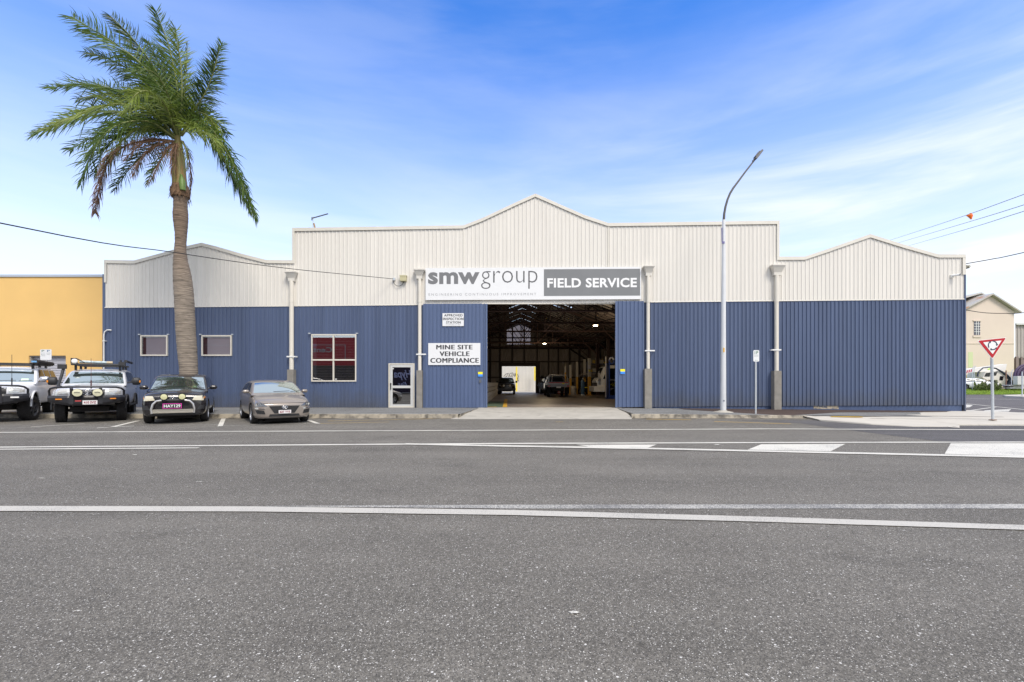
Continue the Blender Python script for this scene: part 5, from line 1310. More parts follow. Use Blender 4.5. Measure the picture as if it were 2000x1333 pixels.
# --- white four-wheel drive, cut by the left edge of the picture
th = radians(35); d0 = 15.1
sp = dict(L=4.89, W=1.94, R=.44, tw=.31, axles=(.95, 3.80), gap=.09, archz=.08, knobs=True, paint=paint('white_gloss', (0.76, 0.77, 0.80), .0, .45, .2), spokes=6, rim=mat('dark_rim', (.07, .07, .075), .4, metal=.4), steer=-10,
    st=[(0.06, .58, .80, 1.10, .02), (.10, .74, .78, 1.16, .03), (.22, .88, .76, 1.20, .05), (.5, .94, .70, 1.25, .06), (1.0, .965, .56, 1.30, .06), (1.4, .97, .56, 1.33, .04), (2.4, .965, .56, 1.34, .02), (3.4, .97, .56, 1.34, .02), (4.3, .955, .58, 1.34, .02), (4.75, .90, .62, 1.31, .02), (4.88, .80, .68, 1.25, .02), (4.89, .72, .74, 1.15, .02)],
    cab=dict(prof=[(1.25, 1.30), (1.45, 1.42), (1.68, 1.62), (1.9, 1.82), (2.05, 1.90), (2.5, 1.965), (3.1, 1.98), (3.9, 1.965), (4.35, 1.93), (4.55, 1.85), (4.7, 1.60), (4.80, 1.33)], zb=1.32, zr=1.95, wb=.91, wr=.80, ws=((1.38, 1.40), (1.96, 1.86)), rg=((4.72, 1.5), (4.58, 1.8)),
        win=[(1.75, 2.65, 1.40, 2.62, 2.12, 1.86), (2.76, 3.55, 1.40, 3.50, 2.74, 1.86), (3.66, 4.5, 1.42, 4.28, 3.64, 1.85)]),
    mir=(1.66, 1.50), mirs=(.16, .17, .09), miro=.16, mirm=mat('mirror_chrome', (.6, .6, .63), .2, metal=.8))
FR = (-1.075*15.7, 15.7)
c = make_car('four_wheel_drive', 'white four wheel drive at the left edge, leftmost of the parked cars', sp, (FR[0]-.97*cos(th), FR[1]-.97*sin(th), 0), th, group='cars angle parked along the kerb')
D = c.decal
for s in (-1, 1): D('headlight', [(s*.50, 0, 1.01), (s*.91, 0, 1.03), (s*.91, 0, 1.22), (s*.50, 0, 1.22)], (0, 1, 0), .014, lens_m, 6, 4)
D('grille', [(-.44, 0, .95), (.44, 0, .95), (.45, 0, 1.20), (-.45, 0, 1.20)], (0, 1, 0), .012, trim_m, 8, 4)
bo, pf = bull_bar(c, 1.0, .62, .98, 1.24, -.22)
q = MB(); q.box(.60, -.19, .84, .80, -.15, .89); c.O('bar_lamp', q, white_paint)
antenna(c, .62, -.12, 1.24, 1.08)
rk = MB(); zz_ = 2.06
for x in (-.66, .66): rk.box(x-.03, 1.8, zz_, x+.03, 4.3, zz_+.05)
for y in (1.85, 2.4, 2.95, 3.5, 4.05, 4.3): rk.box(-.72, y-.05, zz_-.01, .72, y+.05, zz_+.04)
for x in (-.66, .66):
    for y in (2.1, 3.0, 3.9): rk.box(x-.03, y-.05, 1.9, x+.03, y+.05, zz_)
ro = c.O('roof_rack', rk, trim_m)
q = MB(); q.tube([(.80, 1.75, zz_+.10), (.80, 4.1, zz_+.08)], .085, 10); obj('awning_bag', q, mat('bag_black', (.03, .025, .022), .8), ro, local=True)
q = MB(); q.box(.70, 1.72, zz_+.07, .84, 1.76, zz_+.13); obj('awning_label', q, mat('label_blue', (.15, .35, .6), .5), ro, local=True)
q = MB(); q.box(.55, 1.34, 1.44, .75, 1.40, 1.53); 
D('registration_sticker', [(.48, 1.42, 1.44), (.68, 1.42, 1.44), (.67, 1.52, 1.54), (.48, 1.52, 1.54)], (0, .6, -.4), .012, mat('sticker_green', (.55, .70, .55), .5), 2, 2)
fl = MB()
for s in (-1, 1):
    for ay in (.95, 3.80):
        rr = .53; pts = [(s*.965, ay+rr*cos(t), .52+rr*sin(t)) for t in [pi*k/12 for k in range(13)]]; fl.tube(pts, .03, 6)
c.O('arch_flare', fl, sp['paint'])

# --- black dual cab facing out, in the workshop
sp = dict(L=5.0, W=1.86, R=.38, tw=.25, axles=(.9, 4.0), gap=.06, archz=.03, paint=paint('black_gloss', (0.012, 0.012, 0.013), .2, .3),
    st=[(0.02, .56, .42, 1.00, .02), (.08, .76, .38, 1.06, .03), (.4, .90, .38, 1.12, .06), (1.2, .93, .40, 1.18, .05), (2.4, .93, .40, 1.2, .02), (3.6, .93, .42, 1.2, .02), (4.8, .92, .46, 1.2, .02), (5.0, .85, .5, 1.15, .02)],
    cab=dict(prof=[(1.2, 1.16), (1.5, 1.36), (1.85, 1.62), (2.05, 1.72), (2.6, 1.78), (3.2, 1.76), (3.5, 1.68), (3.75, 1.2)], zb=1.18, zr=1.75, wb=.84, wr=.66, ws=((1.38, 1.27), (1.98, 1.67)), win=[(1.7, 2.5, 1.25, 2.5, 2.15, 1.65), (2.58, 3.35, 1.25, 3.3, 2.58, 1.65)]),
    mir=(1.55, 1.30), mirs=(.12, .18, .08), miro=.2, mirm=trim_m)
d = 47.0; q = dpt(989.5, 767, d)
c = make_car('dual_cab_ute', 'black dual cab ute facing out at the back left of the workshop', sp, (q.x, d, .156), radians(0), cat='ute')
for s in (-1, 1): c.decal('headlight', [(s*.52, 0, .84), (s*.86, 0, .86), (s*.88, 0, 1.0), (s*.6, 0, 1.0)], (0, 1, 0), .014, lens_m, 4, 2)
spots(c, (-.30, .34), -.12, .90, .11, white_paint); plate(c, '518 TKB', 0, .56, -.06)
c.O('bull_bar', MB().tube([(-.9, -.05, .6), (-.85, -.1, 1.0), (.85, -.1, 1.0), (.9, -.05, .6)], .04, 8).box(-.95, -.12, .42, .95, 0, .62), steel_blk)

# --- tray ute seen from behind
d = 38.0; q = dpt(1091, 772, d)
r = empty('tray_ute', (q.x, d, .156), 'ute with a silver ladder rack and red striped tailgate seen from behind', 'ute')
def L_(n, mb, m, **k): return obj(n, mb, m, r, local=True, **k)
tray = MB(); tray.box(-.93, 0, .98, .93, 2.5, 1.02); tray.box(-.93, 0, 1.02, -.90, 2.5, 1.28); tray.box(.90, 0, 1.02, .93, 2.5, 1.28); tray.box(-.93, -.03, 1.02, .93, 0, 1.28); tray.box(-.93, -.02, .84, .93, .06, .98)
L_('tray', tray, mat('tray_grey', (.22, .22, .23), .4, metal=.4))
p = MB(); p.box(-.82, -.036, 1.17, .82, -.032, 1.24); L_('red_stripe', p, mat('stripe_red', (.5, .02, .03), .4)); p = MB(); p.box(-.82, -.036, 1.09, .82, -.032, 1.15); L_('silver_stripe', p, mat('stripe_silver', (.4, .42, .42), .4)); p = MB(); p.box(.30, -.045, 1.09, .50, -.037, 1.17); L_('fleet_sticker', p, yel)
for s in (-1, 1):
    p = MB(); p.box(s*.80-.11, -.05, .88, s*.80+.11, -.02, .97); L_('tail_light', p, mat('tail_red', (.45, .03, .02), .3))
p = MB(); p.box(-.19, -.06, .76, .19, -.04, .90); L_('number_plate', p, plate_w)
p = MB()
for yy in (.3, 2.3):
    p.tube([(-.86, yy, 1.02), (-.82, yy, 1.55), (-.68, yy, 1.86), (.68, yy, 1.86), (.82, yy, 1.55), (.86, yy, 1.02)], .035, 8)
p.tube([(-.5, .3, 1.86), (-.5, 2.3, 1.86)], .025, 6); p.tube([(.5, .3, 1.86), (.5, 2.3, 1.86)], .025, 6); p.tube([(-.5, .3, 1.86), (-.55, .3, 1.3)], .02, 6)
L_('ladder_rack', p, mat('rack_silver', (.60, .57, .55), .3, metal=.5))
p = MB(); cabp = [(-.85, 1.0), (-.86, 1.25), (-.66, 1.76), (-.55, 1.82), (.55, 1.82), (.66, 1.76), (.86, 1.25), (.85, 1.0)]
p.prism(cabp, 2.55, 4.0, lambda u, v, w: (u, w, v)); p.box(-.88, 4.0, .55, .88, 5.2, 1.16); L_('cab', p, paint('cab_charcoal', (.05, .05, .055)), bevel=.03, fixn=True)
p = MB(); p.add([(-.70, 2.54, 1.30), (.70, 2.54, 1.30), (.56, 2.54, 1.70), (-.56, 2.54, 1.70)], [(0, 1, 2, 3)]); L_('rear_window', p, side_glass)
for yy in (1.1, 4.4):
    for s in (-1, 1):
        t = MB(); t.lathe([(.22, -.12), (.36, -.12), (.38, -.08), (.38, .08), (.36, .12), (.22, .12), (0, .10)], Matrix.Rotation(s*pi/2, 4, 'Y'), 24)
        w_ = bpy.data.objects.new('wheel', mesh_from('wheel', t, rubber)); COL.objects.link(w_); w_.parent = r; w_.location = (s*.78, yy, .38)
p = MB(); p.box(-.5, .2, .5, .5, 5, .84); 
for s in (-1, 1): p.box(s*.78-.16, .6, .30, s*.78+.16, .62, .80)
L_('chassis', p, under_m)
# --- dark car with a yellow striped panel between the gate and the tray ute
d = 46.0; q = dpt(1060, 768, d)
sp2 = dict(sp); sp2['paint'] = mat('matt_black', (.014, .013, .013), .7, spec=.1)
c = make_car('service_car', 'dark vehicle with yellow striped front, half hidden left of the tray ute', sp2, (q.x+1.25, d, .156), radians(6), cat='car')
c.decal('headlight', [(-.56, 0, .84), (-.88, 0, .86), (-.90, 0, 1.05), (-.62, 0, 1.05)], (0, 1, 0), .014, lens_m, 4, 2)
for z0 in (.50, .96): c.decal('yellow_stripe', [(-.05, 0, z0), (.6, 0, z0), (.6, 0, z0+.10), (-.05, 0, z0+.10)], (0, 1, 0), .016, yel, 4, 1)
# --- white cab-over truck on the right
d = 35.0
q = dpt(1165, 768, d)
r = empty('truck', (q.x, d, .156), 'white cab-over truck with fleet number 40, partly behind the blue frame', 'truck')
tw_ = paint('truck_white', (.80, .79, .76), 0, .4)
p = MB(); side_ = [(0.0, .62), (0.0, 1.35), (.22, 1.62), (.62, 2.42), (.85, 2.55), (2.6, 2.58), (2.6, .62)]
p.prism(side_, 0, 1.95, lambda u, v, w: (u*.95, w, v)); L_('cab', p, tw_, bevel=.05, fixn=True)
p = MB(); p.add([(.18, .1, 1.62), (.54, .1, 2.36), (.54, 1.85, 2.36), (.18, 1.85, 1.62)], [(0, 1, 2, 3)]); p.v = [(x-.03, y, z+.02) for x, y, z in p.v]; L_('windscreen', p, side_glass)
p = MB(); p.add([(.50, -.012, 1.50), (1.6, -.012, 1.50), (1.6, -.012, 2.32), (.85, -.012, 2.32)], [(0, 1, 2, 3)]); L_('side_window', p, side_glass)
p = MB(); p.box(-.22, -.1, .50, .80, 2.0, .92); L_('bumper', p, mat('bumper_white', (.80, .78, .74), .4), bevel=.03)
p = MB(); p.box(-.02, -.02, .95, .05, 1.9, 1.2); L_('grille', p, trim_m)
p = MB(); p.tube([(.2, -.2, 2.1), (.1, -.45, 2.1), (.1, -.45, 1.6), (.3, -.05, 1.4)], .02, 6); p.box(.02, -.52, 1.5, .2, -.46, 1.95); L_('mirror', p, mat('mirror_pale', (.4, .38, .36), .4))
t = MB(); t.lathe([(.22, -.12), (.38, -.12), (.42, -.08), (.42, .08), (.38, .12), (.22, .12), (0, .10)], Matrix.Rotation(-pi/2, 4, 'X') , 24)
w_ = bpy.data.objects.new('wheel', mesh_from('wheel', t, rubber)); COL.objects.link(w_); w_.parent = r; w_.location = (1.55, .0, .42)
mb = text_mb('40', (1.05, .93, 1.50, 1.22), lambda u, v: (u, -.13, v), offset=.02); obj('fleet_number', mb, yel, r, local=True)
p = MB(); p.box(.9, -.125, .8, 1.9, -.11, 1.35); L_('number_panel', p, mat('panel_dark', (.02, .02, .025), .5))
# open-bonnet vehicle on the middle hoist (dark shape with a pale raised edge)
d = 45.0; q = dpt(1152, 768, d)
c = make_car('raised_van', 'dark vehicle behind the nearest hoist post with its pale bonnet edge raised', dict(sp2, paint=mat('matt_black', (.014, .013, .013), .7, spec=.1)), (q.x, d, .156), radians(-4), cat='car')
p = MB(); p.tube([(-.95, .2, 1.95), (-.6, .3, 2.12), (.9, .4, 2.10), (1.05, .4, 2.0)], .05, 6); p.box(-.9, .3, 1.98, .9, 1.6, 2.02); c.O('raised_bonnet', p, mat('bonnet_edge', (.35, .30, .27), .5))
c.decal('yellow_stripe', [(-.9, 0, .7), (.2, 0, .7), (.2, 0, .76), (-.9, 0, .76)], (0, 1, 0), .02, yel, 4, 1)
# ---------------------------------------------------------------- palm
random.seed(21)
PD = 18.7; ps = PD/F
bark = mat('palm_bark', (0.25, 0.208, 0.165), .9, var=.3, vscale=5, vstretch=(1, 1, 6), dark=(.09, .075, .06), dscale=2.2, dthr=(.56, .7), bump=.6, bscale=12)
def ringbark():
    m = bark; t = m.node_tree; L = t.links.new; b = t.nodes['Principled BSDF']
    co = t.nodes.new('ShaderNodeTexCoord'); mp = t.nodes.new('ShaderNodeMapping'); mp.inputs['Scale'].default_value = (.5, .5, 30); L(co.outputs['Object'], mp.inputs[0])
    n = t.nodes.new('ShaderNodeTexNoise'); n.inputs['Scale'].default_value = 1.0; n.inputs['Detail'].default_value = 5; L(mp.outputs[0], n.inputs[0])
    r = t.nodes.new('ShaderNodeMapRange'); r.inputs[1].default_value = .40; r.inputs[2].default_value = .60; r.inputs[3].default_value = .60; r.inputs[4].default_value = 1.22; L(n.outputs[0], r.inputs[0])
    old = b.inputs['Base Color'].links[0].from_socket
    mx = t.nodes.new('ShaderNodeMix'); mx.data_type = 'RGBA'; mx.blend_type = 'MULTIPLY'; mx.inputs[0].default_value = 1; L(old, mx.inputs[6]); L(r.outputs[0], mx.inputs[7]); L(mx.outputs[2], b.inputs['Base Color'])
ringbark()
def upper_brown():
    t = bark.node_tree; L = t.links.new; b = t.nodes['Principled BSDF']; old = b.inputs['Base Color'].links[0].from_socket
    co = t.nodes.new('ShaderNodeTexCoord'); sp_ = t.nodes.new('ShaderNodeSeparateXYZ'); L(co.outputs['Object'], sp_.inputs[0])
    r = t.nodes.new('ShaderNodeMapRange'); r.interpolation_type = 'SMOOTHSTEP'; L(sp_.outputs[2], r.inputs[0]); r.inputs[1].default_value = 4.2; r.inputs[2].default_value = 8.0; r.inputs[4].default_value = .65
    mx = t.nodes.new('ShaderNodeMix'); mx.data_type = 'RGBA'; mx.blend_type = 'MULTIPLY'; L(r.outputs[0], mx.inputs[0]); L(old, mx.inputs[6]); mx.inputs[7].default_value = (.62, .46, .36, 1); L(mx.outputs[2], b.inputs['Base Color'])
upper_brown()
P0 = dpt(371, 748, PD)
palm = empty('palm_tree', (P0.x, PD, .15), 'tall wind-blown palm with a leaning ringed trunk behind the black SUV', 'palm tree')
tr = [(373, 808, 20), (371, 775, 18), (369, 740, 16.5), (368, 715, 16.5), (366, 690, 17.5), (363, 650, 17.8), (361, 610, 17.8), (359.5, 580, 17.6), (357.5, 555, 17.2), (355, 530, 15.5), (352.5, 510, 13), (352, 490, 10.8), (353, 472, 10.2), (353.5, 455, 11), (353, 435, 13), (352.5, 420, 13.8), (352.5, 405, 12.6), (352.5, 392, 12.6), (352.5, 380, 14.5)]
pts = []; rs = []
for (a, b) in zip(tr, tr[1:]):
    n = 5
    for k in range(n):
        t = k/n; pts.append(dpt(a[0]+(b[0]-a[0])*t, a[1]+(b[1]-a[1])*t, PD)); w = (a[2]+(b[2]-a[2])*t)*ps*.925
        rs.append(w*(1+(.018 if k % 2 else -.01)))
pts.append(dpt(*tr[-1][:2], PD)); rs.append(tr[-1][2]*ps)
mb = MB(); mb.tube(pts, rs, 24); obj('trunk', mb, bark, palm)
# frayed leaf-base collar
mb = MB(); mb.tube([dpt(352.5, 386, PD), dpt(352, 376, PD), dpt(352, 362, PD)], [15.5*ps, 17*ps, 13*ps], 16)
for k in range(90):
    a_ = random.uniform(0, 2*pi); c0 = dpt(352, random.uniform(365, 388), PD); rr = 16*ps
    p = c0+Vector((cos(a_)*rr, sin(a_)*rr, 0)); d = Vector((cos(a_)*.08+random.uniform(-.05, .05), sin(a_)*.08, -random.uniform(.08, .30))); s_ = Vector((-sin(a_), cos(a_), 0))*random.uniform(.01, .03)
    mb.add([p-s_, p+s_, p+d], [(0, 1, 2)])
dead = mat('dead_frond', (0.19, 0.11, 0.07), .9, var=.35, vscale=6)
obj('leaf_base_fibre', mb, mat('leaf_base', (0.15, .09, .05), .9, var=.4, vscale=8), palm)
mb = MB(); mb.tube([dpt(352, 372, PD), dpt(350, 345, PD), dpt(349, 315, PD), dpt(348, 288, PD), dpt(347.5, 266, PD)], [13*ps, 12*ps, 11*ps, 8*ps, 4*ps], 16)
obj('crownshaft', mb, mat('crownshaft_green', (0.19, 0.165, 0.05), .6, var=.35, vscale=4, vstretch=(3, 3, .5), dark=(.28, .14, .05), dscale=1.6, dthr=(.5, .62)), palm)
mb = MB(); mb.tube([dpt(357, 372, PD-.22), dpt(356, 355, PD-.24), dpt(354, 342, PD-.16)], [5*ps, 5.5*ps, 2*ps], 10); obj('green_sheath', mb, mat('sheath_green', (.12, .20, .04), .5), palm)
def leaf_mat(name, col, tr_=.25):
    m = mat(name, col, .45, var=.55, vscale=2.2, trans=tr_, spec=.35); return m
leaf = leaf_mat('palm_leaf', (0.072, 0.122, 0.016)); leaf2 = leaf_mat('palm_leaf_yellow', (0.155, 0.205, 0.030)); leaf3 = leaf_mat('palm_leaf_dark', (0.032, 0.060, 0.014))
rach = mat('frond_stalk', (.20, .22, .07), .6)
def catmull(P, n):
    out = []; Q = [P[0]*2-P[1]]+P+[P[-1]*2-P[-2]]
    m = len(P)-1
    for k in range(n+1):
        t = k/n*m; i = min(int(t), m-1); u = t-i; p0, p1, p2, p3 = Q[i], Q[i+1], Q[i+2], Q[i+3]
        out.append(0.5*((2*p1)+(-p0+p2)*u+(2*p0-5*p1+4*p2-p3)*u*u+(-p0+3*p1-3*p2+p3)*u**3))
    return out
def frond(zp, depth, ll=.95, roll=0.0, m=leaf, droop=.35, dens=62, wind=(-.25, 0, .0), rj=.5, start=.10, side=(1, 1), wid=.036):
    """zp: survey points in the crown detail (2.898 px per px), depth: metres towards (-) or away (+) at each point"""
    P = [dpt(50+x/2.898, y/2.898, PD+dd*1.0) for (x, y), dd in zip(zp, depth)]
    C = catmull(P, 60); L_ = [0]
    for a_, b_ in zip(C, C[1:]): L_.append(L_[-1]+(b_-a_).length)
    tot = L_[-1]; mb = MB(); mb.mi = 0
    mb.tube(C, [.035*(1-.85*i/60)+.004 for i in range(61)], 5)
    mb.mi = 1; n = int(dens*1.25*tot/3.5)
    up = Vector((0, 0, 1))
    for k in range(n):
        s_ = start+(1-start)*(k+random.random()*.6)/n; dist = s_*tot
        i = next((j for j in range(60) if L_[j+1] >= dist), 59); u = (dist-L_[i])/max(1e-6, L_[i+1]-L_[i]); p = C[i].lerp(C[i+1], u); T = (C[min(i+2, 60)]-C[max(i-1, 0)]).normalized()
        S = T.cross(up)
        if S.length < .2: S = Vector((0, 1, 0))
        S.normalize(); Nn = S.cross(T).normalized()
        droop_ = droop*random.uniform(.3, 2.2)+(.35 if random.random() < .18 else 0); env = min(1, (s_-start)/.12+.45)*(1-.60*max(0, (s_-.5)/.5)**1.7)
        for sg in (1, -1):
            if side[0 if sg > 0 else 1] < random.random(): continue
            rr = radians(roll)+random.gauss(0, rj*.75)
            V = (S*cos(rr)*sg+Nn*sin(rr)*sg)
            lean = .50+.55*s_+random.uniform(-.12, .12)
            D0 = (T*lean+V*1.0+Nn*.18).normalized(); ln = ll*env*random.uniform(.7, 1.2)
            w0 = wid*random.uniform(.7, 1.15); D = D0; q = p.copy(); Wd = D0.cross(Vector((random.uniform(-.5, .5), -1, random.uniform(-.5, .5)))).normalized()
            vs = []; nseg = 4
            for j in range(nseg+1):
                f = j/nseg; ww = w0*(.55+.9*f if f < .5 else 2.0*(1-f))*.5+.0015
                vs += [q-Wd*ww, q+Wd*ww]
                D = (D+Vector((wind[0]*.28+random.uniform(-.06, .06), wind[1]*.28, wind[2]*.28-droop_*.42))*(.35+f)).normalized(); q = q+D*(ln/nseg)
            mb.add(vs, [(2*j, 2*j+1, 2*j+3, 2*j+2) for j in range(nseg)], False)
    return obj('frond', mb, [rach if m is not dead else dead, m], palm)
Z = lambda *a: list(a)
frond([(862, 790), (800, 560), (640, 350), (430, 200), (262, 95)], [0, -.3, -.7, -.9, -1.0], 1.15, 60, leaf, .22, 70, (-.3, 0, .0), .5)
frond([(862, 780), (810, 540), (700, 340), (580, 190), (478, 90)], [0, .2, .6, .9, 1.0], 1.0, 50, leaf3, .15, 66, (-.45, 0, .15))
frond([(868, 780), (865, 560), (835, 360), (790, 200), (735, 60)], [0, .2, .3, .3, .2], .95, 60, leaf, .12, 66, (-.3, 0, .2), .6)
frond([(872, 780), (885, 560), (880, 380), (862, 260), (848, 165)], [0, -.4, -.6, -.7, -.7], .8, 20, leaf2, .12, 60, (-.35, 0, .1), .8)
frond([(872, 780), (890, 640), (905, 460), (912, 340), (915, 245)], [0, 0, .05, .05, .05], .35, 10, leaf2, 0, 50, (0, 0, .4), .3, start=.3, wid=.02)
frond([(880, 760), (960, 620), (1040, 480), (1075, 350), (1112, 245)], [0, .2, .5, .5, .4], .75, 75, leaf, .30, 80, (.15, 0, -.1), .9)
frond([(880, 770), (940, 640), (1010, 540), (1060, 420), (1090, 300)], [0, -.4, -.7, -.8, -.8], .75, 30, leaf3, .4, 80, (.1, 0, -.1), .9)
frond([(858, 780), (740, 600), (560, 520), (340, 480), (130, 500)], [0, .4, 1.0, 1.4, 1.6], 1.0, 45, leaf, .22, 66, (-.45, 0, .1), .5)
frond([(858, 785), (720, 640), (520, 590), (330, 640), (130, 730)], [0, -.5, -1.2, -1.6, -1.8], 1.05, 35, leaf2, .30, 66, (-.5, 0, .0), .6)
frond([(856, 790), (700, 670), (470, 630), (250, 680), (40, 765)], [0, .1, .2, .2, .1], 1.1, 55, leaf, .30, 70, (-.5, 0, .05), .5)
frond([(856, 790), (700, 690), (520, 710), (400, 830), (310, 1040)], [0, -.7, -1.5, -1.9, -2.0], 1.0, 20, leaf, .5, 70, (-.35, 0, -.1), .6)
frond([(856, 795), (720, 730), (560, 760), (440, 860), (390, 1000)], [0, .7, 1.5, 1.9, 2.0], 1.0, 25, leaf3, .5, 70, (-.35, 0, -.1), .6)
frond([(850, 800), (720, 790), (560, 830), (460, 930), (400, 1150), (395, 1210)], [0, -.2, -.6, -.7, -.75, -.7], .75, 10, dead, 1.3, 105, (-.1, 0, -.8), .4, wid=.026)
frond([(852, 800), (760, 820), (660, 890), (570, 980), (500, 1080)], [0, .3, .8, 1.1, 1.2], .85, 15, leaf3, .5, 66, (-.2, 0, -.2), .6)
frond([(854, 800), (800, 860), (750, 930), (710, 990), (690, 1050)], [0, .5, .9, 1.1, 1.2], .55, 10, leaf2, .6, 50, (-.1, 0, -.3), .6)
frond([(854, 800), (800, 840), (770, 900), (730, 980), (700, 1040)], [0, -.3, -.5, -.6, -.6], .5, 10, dead, .9, 44, (-.1, 0, -.5), .6, wid=.024)
frond([(852, 800), (700, 800), (640, 830), (560, 900)], [0, -.6, -.9, -1.1], .6, 10, dead, .8, 40, (-.2, 0, -.4), .6, wid=.022)
frond([(885, 760), (960, 690), (1060, 740), (1160, 900), (1240, 1080), (1305, 1240)], [0, -.4, -.8, -1.0, -1.0, -.9], .85, 25, leaf, .75, 84, (.05, 0, -.3), .6)
frond([(885, 760), (950, 700), (1040, 760), (1130, 920), (1210, 1070), (1270, 1190)], [0, .2, .4, .5, .5, .4], .85, 35, leaf3, .75, 76, (.0, 0, -.3), .6)
frond([(885, 765), (960, 670), (1030, 660), (1090, 700), (1140, 760)], [0, .3, .7, .9, 1.0], .85, 55, leaf, .35, 66, (.1, 0, .1), .8)
frond([(885, 770), (930, 720), (990, 740), (1060, 790), (1100, 860)], [0, -.7, -1.3, -1.7, -1.9], .8, 20, leaf2, .6, 60, (.0, 0, -.2), .7)
frond([(860, 770), (790, 600), (700, 520), (620, 540), (570, 640)], [0, -.9, -1.8, -2.3, -2.5], .85, 20, leaf2, .6, 76, (-.2, 0, -.1), .7)
frond([(862, 775), (820, 580), (760, 450), (700, 400), (620, 400)], [0, -.7, -1.4, -1.9, -2.2], .9, 30, leaf, .35, 70, (-.4, 0, 0), .8)
frond([(862, 775), (800, 620), (720, 560), (640, 540), (520, 580)], [0, .8, 1.6, 2.1, 2.4], .9, 30, leaf3, .4, 66, (-.4, 0, 0), .8)
frond([(866, 775), (840, 560), (790, 420), (740, 330), (700, 240)], [0, .6, 1.1, 1.4, 1.5], .9, 45, leaf, .2, 66, (-.4, 0, .1), .8)
frond([(890, 800), (915, 860), (932, 940), (936, 1020), (930, 1090)], [0, .3, .4, .4, .4], .45, 10, dead, 1.2, 46, (0, 0, -.8), .5, wid=.024)
frond([(862, 800), (850, 850), (848, 920), (850, 990)], [0, -.35, -.42, -.38], .4, 10, dead, 1.2, 30, (0, 0, -.8), .5, wid=.022)
frond([(884, 800), (905, 840), (915, 900), (912, 960)], [0, -.35, -.4, -.4], .4, 10, leaf2, 1.0, 30, (0, 0, -.6), .5, wid=.022)
frond([(856, 788), (730, 650), (600, 570), (470, 540), (300, 560)], [0, -.3, -.6, -.9, -1.1], 1.0, 50, leaf3, .5, 70, (-.45, 0, -.1), .8)
frond([(856, 790), (720, 700), (560, 690), (420, 760), (240, 850)], [0, .4, .8, 1.1, 1.2], 1.0, 40, leaf, .55, 70, (-.4, 0, -.2), .8)
frond([(860, 785), (760, 560), (620, 420), (480, 340), (340, 300)], [0, .5, .9, 1.2, 1.3], 1.0, 60, leaf3, .4, 70, (-.35, 0, -.2), .9)
frond([(856, 792), (740, 720), (620, 740), (520, 830), (450, 960)], [0, -.2, -.4, -.6, -.6], .8, 30, leaf2, .8, 70, (-.2, 0, -.3), .9)
frond([(884, 770), (930, 680), (990, 640), (1050, 680), (1090, 770)], [0, -.2, -.4, -.5, -.5], .75, 40, leaf2, .6, 70, (.05, 0, -.3), .9)
frond([(852, 800), (780, 810), (700, 850), (640, 920), (610, 1000)], [0, -.4, -.7, -.9, -.9], .55, 10, dead, 1.1, 60, (-.1, 0, -.6), .5, wid=.026)
frond([(858, 800), (830, 850), (822, 920), (826, 1000)], [0, -.4, -.5, -.45], .4, 10, dead, 1.2, 34, (0, 0, -.8), .5, wid=.022)
# soil square at the foot of the palm
o = obj('planting_soil', MB().box(P0.x-.7, PD-.7, .13, P0.x+.7, PD+.7, .156), mat('soil', (.09, .06, .04), .95, var=.3, vscale=4), kind='structure')

# ---------------------------------------------------------------- street lamp
LD = 17.95; q = gpt(1412, 806, .10); LD = q[1]; ls = LD/F
r = empty('street_lamp', (q[0], LD, .10), 'tall tapered street lamp with a curved dark arm on the footpath', 'street lamp')
mb = MB(); mb.tube([dpt(1412.5, 806, LD), dpt(1412.8, 700, LD), dpt(1413.3, 560, LD), dpt(1413.6, 430, LD)], [5.6*ls, 4.9*ls, 4.0*ls, 2.9*ls], 16); obj('pole', mb, mat('pole_white', (.66, .67, .68), .4, metal=.15, var=.05, vscale=2), r)
arm = [(1413.6, 431), (1414.5, 418), (1417, 404), (1421, 390), (1426, 378), (1432, 368), (1441, 356), (1455, 337), (1472, 315)]
mb = MB(); mb.tube([dpt(x, y, LD) for x, y in arm], [2.4*ls, 2.2*ls, 2.1*ls, 2.0*ls, 2*ls, 2*ls, 1.8*ls, 1.6*ls, 1.5*ls], 12); obj('arm', mb, mat('arm_dark', (.10, .095, .09), .5, metal=.3), r)
hc = dpt(1480, 304, LD); ax = (dpt(1486, 297, LD)-dpt(1473, 314, LD)).normalized()
M = Matrix.Translation(hc) @ Matrix.Rotation(-atan2(ax.z, ax.x), 4, 'Y')
mb = MB(); mb.box(-.24, -.16, -.045, .22, .16, .035, M); mb.box(-.36, -.05, -.04, -.22, .05, .02, M); mb.box(-.15, -.10, .035, .15, .10, .075, M); ho = obj('lamp_head', mb, mat('lamp_head_grey', (.14, .14, .145), .5), r, bevel=.01)
mb = MB(); mb.box(-.17, -.12, -.052, .17, .12, -.046, M); obj('lamp_lens', mb, mat('lamp_lens', (.34, .27, .22), .3), ho)
mb = MB(); b0 = (q[0], LD, .0)
mb.lathe([(.42, .0), (.40, .025), (.17, .07), (.155, .10)], Matrix.Translation((q[0], LD, .10)), 20); obj('base_flange', mb, concrete, r)
mb = MB(); p = dpt(1413.6, 684, LD-.10); mb.box(p.x-.02, LD-.115, p.z-.09, p.x+.03, LD-.09, p.z+.09); obj('yellow_tag', mb, mat('tag_orange', (.75, .42, .03), .5), r)
mb = MB(); p = dpt(1413.8, 783, LD-.10); mb.box(p.x-.035, LD-.12, p.z-.035, p.x+.03, LD-.09, p.z+.03); obj('pole_plate', mb, mat('plate_grey', (.2, .22, .26), .5), r)
